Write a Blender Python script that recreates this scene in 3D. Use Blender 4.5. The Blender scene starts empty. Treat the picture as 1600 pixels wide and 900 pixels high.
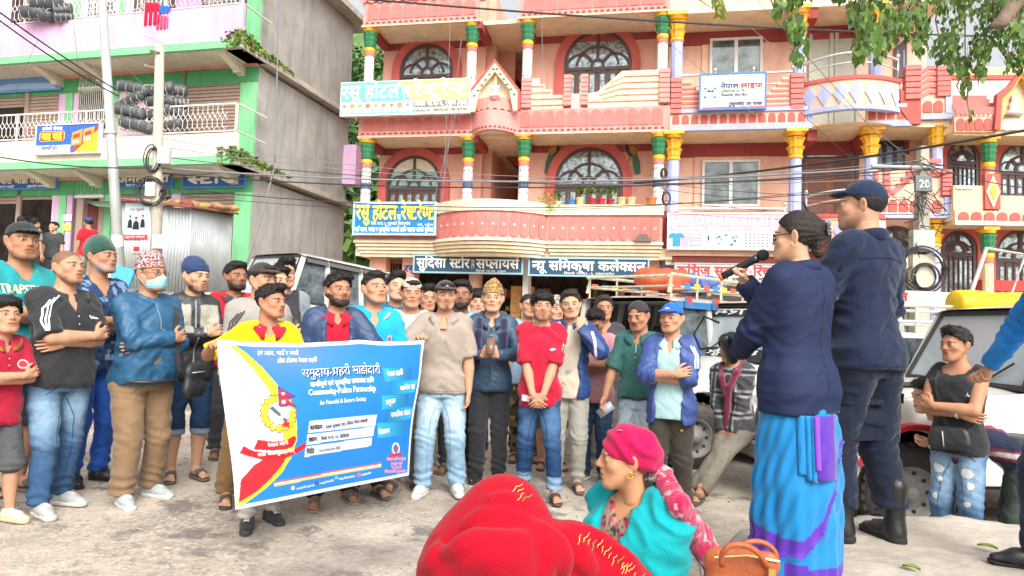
import bpy,bmesh,math,random
import numpy as np
from mathutils import Vector,Matrix
from mathutils.bvhtree import BVHTree
random.seed(7);RNG=np.random.default_rng(11)
SC=bpy.context.scene
COL=SC.collection
rad=math.radians;cos,sin,PI,lsp,arr,Rnd,nexp,V3=math.cos,math.sin,math.pi,np.linspace,np.array,random.Random,np.exp,Vector
CAMZ=1.35;FPX=1100.0
PITCH=math.atan(60/FPX);ROLL=rad(1.8)
cd=bpy.data.cameras.new('camera');cam=bpy.data.objects.new('camera',cd);COL.objects.link(cam)
cd.sensor_width=36;cd.lens=36*FPX/1600;cd.clip_start=0.05;cd.clip_end=3000
cF=V3((0,cos(PITCH),sin(PITCH)));u0=V3((0,-sin(PITCH),cos(PITCH)));r0=V3((1,0,0))
cR=r0*cos(ROLL)+u0*sin(ROLL);cU=u0*cos(ROLL)-r0*sin(ROLL)
mw=Matrix((cR,cU,-cF)).transposed().to_4x4();mw.translation=(0,0,CAMZ);cam.matrix_world=mw
SC.camera=cam
def ray(px,py):return cF+cR*((px-800)/FPX)+cU*((450-py)/FPX)
def P(px,py,Y):
 d=ray(px,py);return V3((0,0,CAMZ))+d*(Y/d.y)
def yh(px):return 510+(px-800)*0.0314
W=bpy.data.worlds.new('World');SC.world=W;W.use_nodes=True
nt=W.node_tree;nt.nodes.clear()
SUN_EL,SUN_AZ=rad(42),rad(162)
sky=nt.nodes.new('ShaderNodeTexSky');sky.sky_type='NISHITA';sky.sun_disc=False
sky.sun_elevation=SUN_EL;sky.sun_rotation=SUN_AZ;sky.air_density=1.0;sky.dust_density=6.0;sky.ozone_density=1.0
hs=nt.nodes.new('ShaderNodeHueSaturation');hs.inputs['Saturation'].default_value=0.12;hs.inputs['Value'].default_value=1.75
bg=nt.nodes.new('ShaderNodeBackground');bg.inputs[1].default_value=0.15
out=nt.nodes.new('ShaderNodeOutputWorld')
nt.links.new(sky.outputs[0],hs.inputs['Color']);nt.links.new(hs.outputs[0],bg.inputs[0]);nt.links.new(bg.outputs[0],out.inputs[0])
sl=bpy.data.lights.new('sun','SUN');sl.energy=1.0;sl.angle=rad(22);sl.color=(1,.96,.9)
so=bpy.data.objects.new('sun',sl);COL.objects.link(so)
sd=V3((sin(SUN_AZ)*cos(SUN_EL),cos(SUN_AZ)*cos(SUN_EL),sin(SUN_EL)))
so.rotation_euler=sd.to_track_quat('Z','Y').to_euler()
SC.view_settings.view_transform='Standard';SC.view_settings.look='None';SC.view_settings.gamma=1
SC.view_settings.exposure=0.18
SC.cycles.max_bounces=6;SC.cycles.transparent_max_bounces=6
def srgb(r,g=None,b=None):
 if g is None:
  r=r.lstrip('#');r,g,b=(int(r[i:i+2],16)for i in(0,2,4))
 f=lambda c:(c/255/12.92)if c/255<=.04045 else((c/255+.055)/1.055)**2.4
 return(f(r),f(g),f(b))
MATS={}
def mat(name,col=(.5,.5,.5),rough=.8,var=.12,scale=6,bump=.15,bscale=40,metal=0,spec=.4,streak=0,attr=False,kind=None,dirt=None,dirtamt=0,coat=0,sheen=0,sss=0):
 if name in MATS:return MATS[name]
 m=bpy.data.materials.new(name);m.use_nodes=True;N=m.node_tree.nodes;L=m.node_tree.links
 b=N['Principled BSDF'];b.inputs['Roughness'].default_value=rough;b.inputs['Metallic'].default_value=metal
 b.inputs['Specular IOR Level'].default_value=spec
 if coat:b.inputs['Coat Weight'].default_value=coat;b.inputs['Coat Roughness'].default_value=.08
 if sheen:b.inputs['Sheen Weight'].default_value=sheen
 if sss:b.inputs['Subsurface Weight'].default_value=sss;b.inputs['Subsurface Radius'].default_value=(.012,.005,.003);b.inputs['Subsurface Scale'].default_value=1
 tc=N.new('ShaderNodeTexCoord')
 if attr:
  at=N.new('ShaderNodeAttribute');at.attribute_name='Col';src=at.outputs['Color']
 else:
  rgb=N.new('ShaderNodeRGB');rgb.outputs[0].default_value=(*col,1);src=rgb.outputs[0]
 no=N.new('ShaderNodeTexNoise');no.inputs['Scale'].default_value=scale;no.inputs['Detail'].default_value=8;no.inputs['Roughness'].default_value=.62
 L.new(tc.outputs['Object'],no.inputs['Vector'])
 mr=N.new('ShaderNodeMapRange');mr.inputs[1].default_value=.3;mr.inputs[2].default_value=.7
 mr.inputs[3].default_value=1-var;mr.inputs[4].default_value=1+var;L.new(no.outputs[0],mr.inputs[0])
 mul=N.new('ShaderNodeVectorMath');mul.operation='SCALE';L.new(src,mul.inputs[0]);L.new(mr.outputs[0],mul.inputs['Scale'])
 cur=mul.outputs[0]
 if dirt is not None or streak:
  mp=N.new('ShaderNodeMapping');mp.inputs['Scale'].default_value=(2.2,2.2,.35)if streak else(1,1,1);L.new(tc.outputs['Object'],mp.inputs[0])
  n2=N.new('ShaderNodeTexNoise');n2.inputs['Scale'].default_value=1.6 if streak else .9;n2.inputs['Detail'].default_value=10;n2.inputs['Roughness'].default_value=.7
  L.new(mp.outputs[0],n2.inputs['Vector'])
  m2=N.new('ShaderNodeMapRange');m2.inputs[1].default_value=.48;m2.inputs[2].default_value=.72;m2.inputs[3].default_value=0;m2.inputs[4].default_value=dirtamt or streak
  L.new(n2.outputs[0],m2.inputs[0])
  mx=N.new('ShaderNodeMix');mx.data_type='RGBA';L.new(m2.outputs[0],mx.inputs[0]);L.new(cur,mx.inputs[6]);mx.inputs[7].default_value=(*(dirt or(.12,.1,.08)),1)
  cur=mx.outputs[2]
 L.new(cur,b.inputs['Base Color'])
 if bump:
  nb=N.new('ShaderNodeTexNoise');nb.inputs['Scale'].default_value=bscale;nb.inputs['Detail'].default_value=6;L.new(tc.outputs['Object'],nb.inputs['Vector'])
  bp=N.new('ShaderNodeBump');bp.inputs['Strength'].default_value=bump;bp.inputs['Distance'].default_value=.02;L.new(nb.outputs[0],bp.inputs['Height'])
  if kind in('weave','denim','fold'):
   wf=N.new('ShaderNodeTexWave');wf.inputs['Scale'].default_value=5.5;wf.inputs['Distortion'].default_value=7;wf.inputs['Detail'].default_value=3;wf.inputs['Detail Scale'].default_value=1.4;wf.bands_direction='DIAGONAL'
   L.new(tc.outputs['Object'],wf.inputs['Vector']);b3=N.new('ShaderNodeBump');b3.inputs['Strength'].default_value=.3;b3.inputs['Distance'].default_value=.005;L.new(wf.outputs[1],b3.inputs['Height']);L.new(bp.outputs[0],b3.inputs['Normal']);bp=b3
  if kind=='weave' or kind=='denim':
   wv=N.new('ShaderNodeTexWave');wv.inputs['Scale'].default_value=160 if kind=='weave' else 220;wv.inputs['Distortion'].default_value=1.5;wv.bands_direction='DIAGONAL'
   L.new(tc.outputs['Object'],wv.inputs['Vector'])
   b2=N.new('ShaderNodeBump');b2.inputs['Strength'].default_value=.12;b2.inputs['Distance'].default_value=.004;L.new(wv.outputs[0],b2.inputs['Height']);L.new(bp.outputs[0],b2.inputs['Normal'])
   L.new(b2.outputs[0],b.inputs['Normal'])
  else:L.new(bp.outputs[0],b.inputs['Normal'])
 MATS[name]=m;return m
def ramp_between(N,L,fac,stops):
 r=N.new('ShaderNodeValToRGB');e=r.color_ramp.elements
 while len(e)<len(stops):e.new(.5)
 for i,(p,c)in enumerate(stops):e[i].position=p;e[i].color=(*c,1)
 L.new(fac,r.inputs[0]);return r.outputs[0]
WL={}
def link_obj(name,data,parent=None,base=None):
 o=bpy.data.objects.new(name,data);COL.objects.link(o)
 if parent is not None:o.parent=parent
 return o
def wloc(o):
 v=V3((0,0,0))
 while o is not None:v=v+o.location;o=o.parent
 return v
def tag(o,label=None,cat=None,group=None,kind=None):
 if label:o['label']=label
 if cat:o['category']=cat
 if group:o['group']=group
 if kind:o['kind']=kind
 return o
def thing(name,label,cat,loc=(0,0,0),rz=0,group=None):
 o=link_obj(name,None);o.location=loc;o.rotation_euler=(0,0,rz);o.empty_display_size=.2
 return tag(o,label,cat,group)
def make_mesh(name,V,F,mats,mi=None,smooth=False,cols=None):
 """V (n,3) array; F list of index tuples or an int array of quads."""
 me=bpy.data.meshes.new(name)
 V=np.asarray(V,dtype=np.float32)
 if isinstance(F,np.ndarray):
  nf,k=F.shape
  me.vertices.add(len(V));me.vertices.foreach_set('co',V.ravel())
  me.loops.add(nf*k);me.loops.foreach_set('vertex_index',F.astype(np.int32).ravel())
  me.polygons.add(nf);me.polygons.foreach_set('loop_start',np.arange(nf,dtype=np.int32)*k)
  try:me.polygons.foreach_set('loop_total',np.full(nf,k,dtype=np.int32))
  except Exception:pass
 else:
  tot=arr([len(f)for f in F],dtype=np.int32);st=np.concatenate([[0],np.cumsum(tot)[:-1]]).astype(np.int32)
  me.vertices.add(len(V));me.vertices.foreach_set('co',V.ravel())
  li=np.fromiter((i for f in F for i in f),dtype=np.int32)
  me.loops.add(len(li));me.loops.foreach_set('vertex_index',li)
  me.polygons.add(len(F));me.polygons.foreach_set('loop_start',st)
  try:me.polygons.foreach_set('loop_total',tot)
  except Exception:pass
 if not isinstance(mats,(list,tuple)):mats=[mats]
 for m in mats:me.materials.append(m)
 if mi is not None:me.polygons.foreach_set('material_index',np.asarray(mi,dtype=np.int32))
 me.update(calc_edges=True)
 me.polygons.foreach_set('use_smooth',np.full(len(me.polygons),bool(smooth)))
 if cols is not None:
  a=me.color_attributes.new('Col','FLOAT_COLOR','POINT');c=np.ones((len(V),4),dtype=np.float32);c[:,:3]=cols;a.data.foreach_set('color',c.ravel())
 return me
class MB:
 """collects simple shapes, builds ONE mesh object"""
 def __init__(s,fr=None):s.V=[];s.F=[];s.M=[];s.fr=fr;s.mi=0
 def pt(s,p):return s.fr(*p)if s.fr else Vector(p)
 def add(s,vs,fs,raw=False):
  n=len(s.V);s.V+=[tuple(v)for v in vs]if raw else[tuple(s.pt(v))for v in vs]
  s.F+=[tuple(i+n for i in f)for f in fs];s.M+=[s.mi]*len(fs)
 def box(s,a0,a1,b0,b1,c0,c1):
  a0,a1=min(a0,a1),max(a0,a1);b0,b1=min(b0,b1),max(b0,b1);c0,c1=min(c0,c1),max(c0,c1)
  s.add([(a0,b0,c0),(a1,b0,c0),(a1,b1,c0),(a0,b1,c0),(a0,b0,c1),(a1,b0,c1),(a1,b1,c1),(a0,b1,c1)],[(0,3,2,1),(4,5,6,7),(0,1,5,4),(1,2,6,5),(2,3,7,6),(3,0,4,7)])
  return s
 def prism(s,poly,d0,d1):
  """polygon of (a,c) pairs, counter-clockwise, extruded along b"""
  n=len(poly)
  s.add([(a,d0,c)for a,c in poly]+[(a,d1,c)for a,c in poly],[tuple(range(n)),tuple(range(2*n-1,n-1,-1))]+[(i,i+n,(i+1)%n+n,(i+1)%n)for i in range(n)])
  return s
 def strip(s,outer,inner,d0,d1,close=False):
  """band between two equal polylines of (a,c), extruded"""
  n=len(outer);v=[]
  for d in(d0,d1):v+=[(a,d,c)for a,c in outer]+[(a,d,c)for a,c in inner]
  f=[];m=n if close else n-1
  for i in range(m):
   j=(i+1)%n
   f+=[(i,j,n+j,n+i),(2*n+i,3*n+i,3*n+j,2*n+j),(i,2*n+i,2*n+j,j),(n+i,n+j,3*n+j,3*n+i)]
  if not close:f+=[(0,n,3*n,2*n),(n-1,3*n-1,4*n-1,2*n-1)]
  s.add(v,f);return s
 def tube(s,pts,r,n=6,raw=False,caps=True):
  pts=[Vector(p)if raw else s.pt(p)for p in pts];rs=r if isinstance(r,(list,tuple))else[r]*len(pts)
  vs=[];up=V3((0,0,1))
  for i,p in enumerate(pts):
   t=(pts[min(i+1,len(pts)-1)]-pts[max(i-1,0)]).normalized()
   a=t.cross(up if abs(t.z)<.95 else V3((1,0,0))).normalized();b=t.cross(a)
   for k in range(n):
    th=2*PI*k/n;vs.append(p+(a*cos(th)+b*sin(th))*rs[i])
  fs=[(i*n+k,i*n+(k+1)%n,(i+1)*n+(k+1)%n,(i+1)*n+k)for i in range(len(pts)-1)for k in range(n)]
  if caps:fs+=[tuple(range(n-1,-1,-1)),tuple(range((len(pts)-1)*n,len(pts)*n))]
  s.add(vs,fs,raw=True);return s
 def lathe(s,a,b,prof,n=16,axis='z',flute=0,caps=True):
  """prof: (radius, height) list round a vertical axis at (a,b)"""
  vs=[]
  for r,z in prof:
   for k in range(n):
    th=2*PI*k/n;rr=r*(1-flute*(k%2))
    if axis=='z':vs.append((a+rr*cos(th),b+rr*sin(th),z))
    elif axis=='y':vs.append((a+rr*cos(th),z,b+rr*sin(th)))
    else:vs.append((z,a+rr*cos(th),b+rr*sin(th)))
  m=len(prof);fs=[(i*n+k,i*n+(k+1)%n,(i+1)*n+(k+1)%n,(i+1)*n+k)for i in range(m-1)for k in range(n)]
  if caps:fs+=[tuple(range(n-1,-1,-1)),tuple(range((m-1)*n,m*n))]
  s.add(vs,fs);return s
 def build(s,name,mats,parent=None,base=None,smooth=False,bevel=0,kind=None,label=None,cat=None,group=None,fixn=True):
  off=wloc(parent)if parent is not None else Vector(base or(0,0,0))
  V=arr(s.V,dtype=np.float32)-arr(off,dtype=np.float32)
  if not isinstance(mats,(list,tuple)):mats=[mats]
  me=make_mesh(name,V,s.F,mats,s.M if len(mats)>1 else None,smooth)
  if fixn:
   bm=bmesh.new();bm.from_mesh(me);bmesh.ops.recalc_face_normals(bm,faces=bm.faces);bm.to_mesh(me);bm.free()
  o=link_obj(name,me,parent)
  if parent is None:o.location=off
  if bevel:
   md=o.modifiers.new('bevel','BEVEL');md.width=bevel;md.segments=2;md.limit_method='ANGLE'
  tag(o,label,cat,group,kind);return o
def copy_tree(o,parent=None,label=None,loc=None,rz=None):
 c=o.copy();COL.objects.link(c)
 if parent is not None:c.parent=parent
 if loc is not None:c.location=loc
 if rz is not None:c.rotation_euler=(0,0,rz)
 if label:c['label']=label
 for ch in list(o.children):copy_tree(ch,c)
 return c
class Frame:
 """facade frame: s along the wall, d out towards the street, z up"""
 def __init__(s,o,a):
  s.o=V3((o[0],o[1],0));s.u=V3((cos(a),-sin(a),0));s.n=V3((-sin(a),-cos(a),0))
 def __call__(s,a,d,z):return s.o+s.u*a+s.n*d+V3((0,0,z))
 def hit(s,px,py,d=0):
  r=ray(px,py);c=V3((0,0,CAMZ));t=((s.o+s.n*d)-c).dot(s.n)/r.dot(s.n);p=c+r*t
  return((p-s.o).dot(s.u),p.z)
 def S(s,px,py,d=0):return s.hit(px,py,d)[0]
 def Z(s,px,py,d=0):return s.hit(px,py,d)[1]
def smin(a,b,k):
 if k<=0:return np.minimum(a,b)
 h=np.maximum(k-np.abs(a-b),0)/k;return np.minimum(a,b)-h*h*k*.25
class Field:
 def __init__(s,lo,hi,h):
  s.lo=arr(lo,dtype=np.float64)-2*h;s.h=h;n=np.ceil((arr(hi)+2*h-s.lo)/h).astype(int)+1
  s.ax=[s.lo[i]+h*np.arange(n[i])for i in range(3)];s.D=np.full(n,1.0,dtype=np.float32)
 def block(s,lo,hi,m):
  sl=[]
  for i in range(3):
   a=max(0,int((lo[i]-m-s.lo[i])/s.h));b=min(len(s.ax[i]),int((hi[i]+m-s.lo[i])/s.h)+2);sl.append(slice(a,max(a,b)))
  sl=tuple(sl);return sl,(s.ax[0][sl[0]][:,None,None],s.ax[1][sl[1]][None,:,None],s.ax[2][sl[2]][None,None,:])
 def comb(s,sl,d,k,op):
  if d.size==0:return
  A=s.D[sl]
  if op=='+':s.D[sl]=smin(A,d,k)
  elif op=='-':s.D[sl]=-smin(-A,d,k)
  elif op=='&':s.D[sl]=-smin(-A,-d,k)
 def cone(s,a,b,ra,rb,k=.02,op='+',cap=None,capa=None,flat=None):
  a=arr(a,float);b=arr(b,float);R=max(ra,rb)
  lo=np.minimum(a,b)-R;hi=np.maximum(a,b)+R
  sl,(X,Y,Z)=s.block(lo,hi,.03+k)
  px,py,pz=X-a[0],Y-a[1],Z-a[2]
  if flat is not None:
   n,f=flat;n=arr(n,float);dn=(px*n[0]+py*n[1]+pz*n[2])*(f-1);px=px+dn*n[0];py=py+dn*n[1];pz=pz+dn*n[2]
  ba=b-a;bb=max(ba@ba,1e-9)
  t=np.clip((px*ba[0]+py*ba[1]+pz*ba[2])/bb,0,1)
  d=np.sqrt((px-t*ba[0])**2+(py-t*ba[1])**2+(pz-t*ba[2])**2)-(ra+(rb-ra)*t)
  L=math.sqrt(bb)
  if cap is not None:d=np.maximum(d,((X-b[0])*ba[0]+(Y-b[1])*ba[1]+(Z-b[2])*ba[2])/L-cap)
  if capa is not None:d=np.maximum(d,-((X-a[0])*ba[0]+(Y-a[1])*ba[1]+(Z-a[2])*ba[2])/L-capa)
  s.comb(sl,d,k,op);return s
 def chain(s,pts,rs,k=.02,op='+',**kw):
  for i in range(len(pts)-1):s.cone(pts[i],pts[i+1],rs[i],rs[i+1],k,op,**kw)
  return s
 def ell(s,c,r,k=.02,op='+',R=None):
  c=arr(c,float);r=arr(r,float);m=r.max()if R is not None else r
  sl,(X,Y,Z)=s.block(c-m,c+m,.03+k)
  px,py,pz=X-c[0],Y-c[1],Z-c[2]
  if R is not None:px,py,pz=(R[i][0]*px+R[i][1]*py+R[i][2]*pz for i in range(3))
  k0=np.sqrt((px/r[0])**2+(py/r[1])**2+(pz/r[2])**2);k1=np.sqrt((px/r[0]**2)**2+(py/r[1]**2)**2+(pz/r[2]**2)**2)
  s.comb(sl,k0*(k0-1)/np.maximum(k1,1e-6),k,op);return s
 def loft(s,prof,k=.02,op='+',M=None,o=(0,0,0),ex=2.4,grow=0.0):
  """prof rows (z, cx, cy, rx, ry) in a frame with rows of M as axes"""
  pr=arr(prof,float);o=arr(o,float)
  sl=tuple(slice(0,n)for n in s.D.shape);X,Y,Z=s.ax[0][:,None,None]-o[0],s.ax[1][None,:,None]-o[1],s.ax[2][None,None,:]-o[2]
  if M is not None:X,Y,Z=(M[i][0]*X+M[i][1]*Y+M[i][2]*Z for i in range(3))
  else:X,Y,Z=np.broadcast_arrays(X,Y,Z)
  f=lambda c:np.interp(Z,pr[:,0],pr[:,c])
  rx,ry=f(3)+grow,f(4)+grow
  q=(np.abs((X-f(1))/rx)**ex+np.abs((Y-f(2))/ry)**ex)**(1/ex)
  d=(q-1)*np.minimum(rx,ry)
  d=np.maximum(d,np.maximum(pr[0,0]-Z,Z-pr[-1,0]));s.comb(sl,d,k,op);return s
 def func(s,fn,k=.0,op='&'):
  sl=tuple(slice(0,n)for n in s.D.shape);X,Y,Z=np.broadcast_arrays(s.ax[0][:,None,None],s.ax[1][None,:,None],s.ax[2][None,None,:])
  s.comb(sl,fn(X,Y,Z),k,op);return s
 def mesh(s):
  D=s.D;D[0],D[-1],D[:,0],D[:,-1],D[:,:,0],D[:,:,-1]=(1.0,)*6
  S=D<0;n=[m-1 for m in D.shape]
  cnt=np.zeros(n,dtype=np.int8)
  off=[(i,j,k)for i in(0,1)for j in(0,1)for k in(0,1)]
  for i,j,k in off:cnt+=S[i:i+n[0],j:j+n[1],k:k+n[2]]
  act=(cnt>0)&(cnt<8);A=np.argwhere(act);idx=np.full(n,-1,dtype=np.int64);idx[act]=np.arange(len(A))
  vals={o:D[A[:,0]+o[0],A[:,1]+o[1],A[:,2]+o[2]]for o in off}
  acc=np.zeros((len(A),3));w=np.zeros(len(A))
  for a in off:
   for ax in range(3):
    if a[ax]:continue
    b=tuple(1 if q==ax else a[q]for q in range(3));va,vb=vals[a],vals[b];m=(va<0)!=(vb<0)
    t=va[m]/(va[m]-vb[m]);pos=np.tile(arr(a,float),(m.sum(),1));pos[:,ax]+=t;acc[m]+=pos;w[m]+=1
  V=s.lo+s.h*(A+acc/w[:,None]);F=[]
  for ax in range(3):
   b,c=(ax+1)%3,(ax+2)%3
   s0=[slice(1,-1)]*3;s0[ax]=slice(0,-1);s1=[slice(1,-1)]*3;s1[ax]=slice(1,None)
   s0,s1=tuple(s0),tuple(s1);ch=S[s0]!=S[s1];E=np.argwhere(ch);neg=S[s0][ch]
   E=E+arr([0 if q==ax else 1 for q in range(3)])
   def cell(db,dc):
    q=E.copy();q[:,b]+=db;q[:,c]+=dc;return idx[q[:,0],q[:,1],q[:,2]]
   Q=np.stack([cell(-1,-1),cell(0,-1),cell(0,0),cell(-1,0)],1);Q[~neg]=Q[~neg][:,::-1];F.append(Q)
  F=np.concatenate(F);F=F[(F>=0).all(1)]
  return V,F
def smooth_mesh(V,F,it=1,lam=.5):
 n=len(V)
 for _ in range(it):
  acc=np.zeros_like(V);c=np.zeros(n)
  for i in range(4):
   a,b=F[:,i],F[:,(i+1)%4];np.add.at(acc,a,V[b]);np.add.at(c,a,1)
  V=V+lam*(acc/np.maximum(c,1)[:,None]-V)
 return V
def vnormals(V,F):
 n=np.cross(V[F[:,2]]-V[F[:,0]],V[F[:,3%F.shape[1]]]-V[F[:,1]]);N=np.zeros_like(V)
 for i in range(F.shape[1]):np.add.at(N,F[:,i],n)
 return N/np.maximum(np.linalg.norm(N,axis=1),1e-9)[:,None]
_LAT=RNG.random((32,32,32))
def vnoise(p,f=1.0,seed=0):
 q=np.asarray(p)*f+seed*7.31+100.0;i=np.floor(q).astype(int);t=q-i;t=t*t*(3-2*t);r=0
 for a in(0,1):
  for b in(0,1):
   for c in(0,1):
    w=(t[:,0]if a else 1-t[:,0])*(t[:,1]if b else 1-t[:,1])*(t[:,2]if c else 1-t[:,2])
    r=r+w*_LAT[(i[:,0]+a)%32,(i[:,1]+b)%32,(i[:,2]+c)%32]
 return r
def sstep(a,b,x):
 t=np.clip((x-a)/(b-a),0,1);return t*t*(3-2*t)
_GL={}
def _raw(s):
 c=bpy.data.curves.new('t','FONT');c.body=s;c.resolution_u=2;o=bpy.data.objects.new('t',c);COL.objects.link(o)
 bpy.context.view_layer.update();me=o.to_mesh();me.calc_loop_triangles()
 v=arr([(q.co.x,q.co.y)for q in me.vertices]).reshape(-1,2);f=[tuple(t.vertices)for t in me.loop_triangles]
 o.to_mesh_clear();bpy.data.objects.remove(o);bpy.data.curves.remove(c);return v,f
def glyph(ch):
 if ch not in _GL:
  v,f=_raw(ch);r='H' if ord(ch)<0x900 else 'स'
  rv=_GL.get('_'+r)
  if rv is None:rv=_raw(r)[0][:,0].max();_GL['_'+r]=rv
  adv=_raw(ch+r)[0][:,0].max()-rv
  _GL[ch]=(v,f,adv)
 return _GL[ch]
def half(ch):
 k=ch+'~'
 if k not in _GL:
  v,f,adv=glyph(ch);cut=adv-.235;bm=bmesh.new();vs=[bm.verts.new((x,y,0))for x,y in v]
  for t in f:
   try:bm.faces.new([vs[i]for i in t])
   except ValueError:pass
  bmesh.ops.bisect_plane(bm,geom=bm.verts[:]+bm.edges[:]+bm.faces[:],plane_co=(cut,0,0),plane_no=(1,0,0),clear_outer=True)
  bmesh.ops.triangulate(bm,faces=bm.faces[:]);bm.verts.index_update()
  _GL[k]=(arr([(q.co.x,q.co.y)for q in bm.verts]).reshape(-1,2),[tuple(q.index for q in t.verts)for t in bm.faces],cut-.01);bm.free()
 return _GL[k]
def shape_text(s):
 """~ after a consonant: half form; ^: reph on the syllable before; _: rakar under the letter before; the short i sign is moved in front"""
 V=[];F=[];x=0.0;i=0;s=list(s);k=0
 while k<len(s):
  if s[k]=='ि':
   j=k-1
   if j>=1 and s[j]=='_':j-=1
   while j>=2 and s[j-1]=='~':j-=2
   s.insert(j,s.pop(k))
  k+=1
 def put(g,dx=0):
  nonlocal x
  n=sum(len(q)for q in V);V.append(g[0]+arr([[x+dx,0]])if len(g[0])else np.zeros((0,2)));F.extend(tuple(a+n for a in t)for t in g[1])
 k=0
 while k<len(s):
  ch=s[k]
  if k+1<len(s)and s[k+1]=='~':g=half(ch);put(g);x+=g[2];k+=2;continue
  if ch=='_':put((arr([(-.36,.16),(-.33,.22),(-.56,.02),(-.6,.07)]),[(0,1,3),(0,3,2)]));k+=1;continue
  if ch=='^':put((arr([(-.2,.62),(-.13,.62),(-.06,.8),(-.1,.88),(-.2,.9),(-.2,.84),(-.13,.8)]),[(0,1,2),(0,2,6),(6,2,3),(6,3,4),(6,4,5)]));k+=1;continue
  if ch==' ':x+=.3;k+=1;continue
  g=glyph(ch);put(g);x+=g[2];k+=1
 return(np.concatenate(V)if V else np.zeros((0,2))),F,x
def text_on(fr,parent,s,a0,a1,z0,z1,d,m,name='lettering',bold=0.0,shear=0.0,thick=.004):
 """text stretched into the box a0..a1, z0..z1 (z0 baseline, z1 head line) of a sign's own frame, standing proud of it"""
 V,F,w=shape_text(s)
 if len(V)==0:return None
 deva=any(ord(c)>0x900 for c in s);top=.622 if deva else .69
 sx=(a1-a0)/max(w,.01);sz=(z1-z0)/top;mb=MB(fr)
 cop=[(0,0)]if not bold else[(-bold,0),(bold,0),(0,bold),(0,-bold)]
 for q,(bx,bz)in enumerate(cop):
  mb.add([(a0+(x+y*shear)*sx+bx,d+thick+q*.0012,z0+y*sz+bz)for x,y in V],F)
 return mb.build(name,m,parent,kind='stuff',fixn=False)
def basis(M,p):return np.asarray(p)@np.asarray(M).T
def rotz(a):c,s=cos(a),sin(a);return arr([[c,-s,0],[s,c,0],[0,0,1.]])
def rotx(a):c,s=cos(a),sin(a);return arr([[1,0,0],[0,c,-s],[0,s,c]])
def roty(a):c,s=cos(a),sin(a);return arr([[c,0,s],[0,1,0],[-s,0,c]])
def fold_noise(V,seed,fz=14,fxy=7):
 a=vnoise(V*arr([fxy,fxy,fz]),1,seed);b=vnoise(V*arr([fxy*2,fxy*2,fz*2.2])+9,1,seed)
 return(1-2*np.abs(a-.5))*.7+(1-2*np.abs(b-.5))*.3-.68
def _ss(a,b,x):
 t=min(1,max(0,(x-a)/(b-a)));return t*t*(3-2*t)
def ground_z(x,y):
 z=-.03*max(-5,min(5,x))+.42*_ss(7,11.5,y)*_ss(-.8,-3.4,x)+.02*sin(x*1.3)*sin(y*.9)
 return z-.06*_ss(2.2,3.2,x)
PLAT=[(.72,-1.5),(.76,2.5),(.93,3.3),(1.12,3.7),(1.55,4.0),(2.1,4.12),(2.6,4.08),(3.3,3.98),(4.5,4.1),(7,4.3),(7,-1.5)]
PZ=.36
def _sd_poly(x,y):
 d=1e9;ins=False;n=len(PLAT)
 for i in range(n):
  x1,y1=PLAT[i];x2,y2=PLAT[(i+1)%n];ex,ey=x2-x1,y2-y1;t=min(1,max(0,((x-x1)*ex+(y-y1)*ey)/(ex*ex+ey*ey)))
  d=min(d,math.hypot(x-x1-t*ex,y-y1-t*ey))
  if(y1>y)!=(y2>y)and x<(x2-x1)*(y-y1)/(y2-y1)+x1:ins=not ins
 return d if ins else-d
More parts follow.
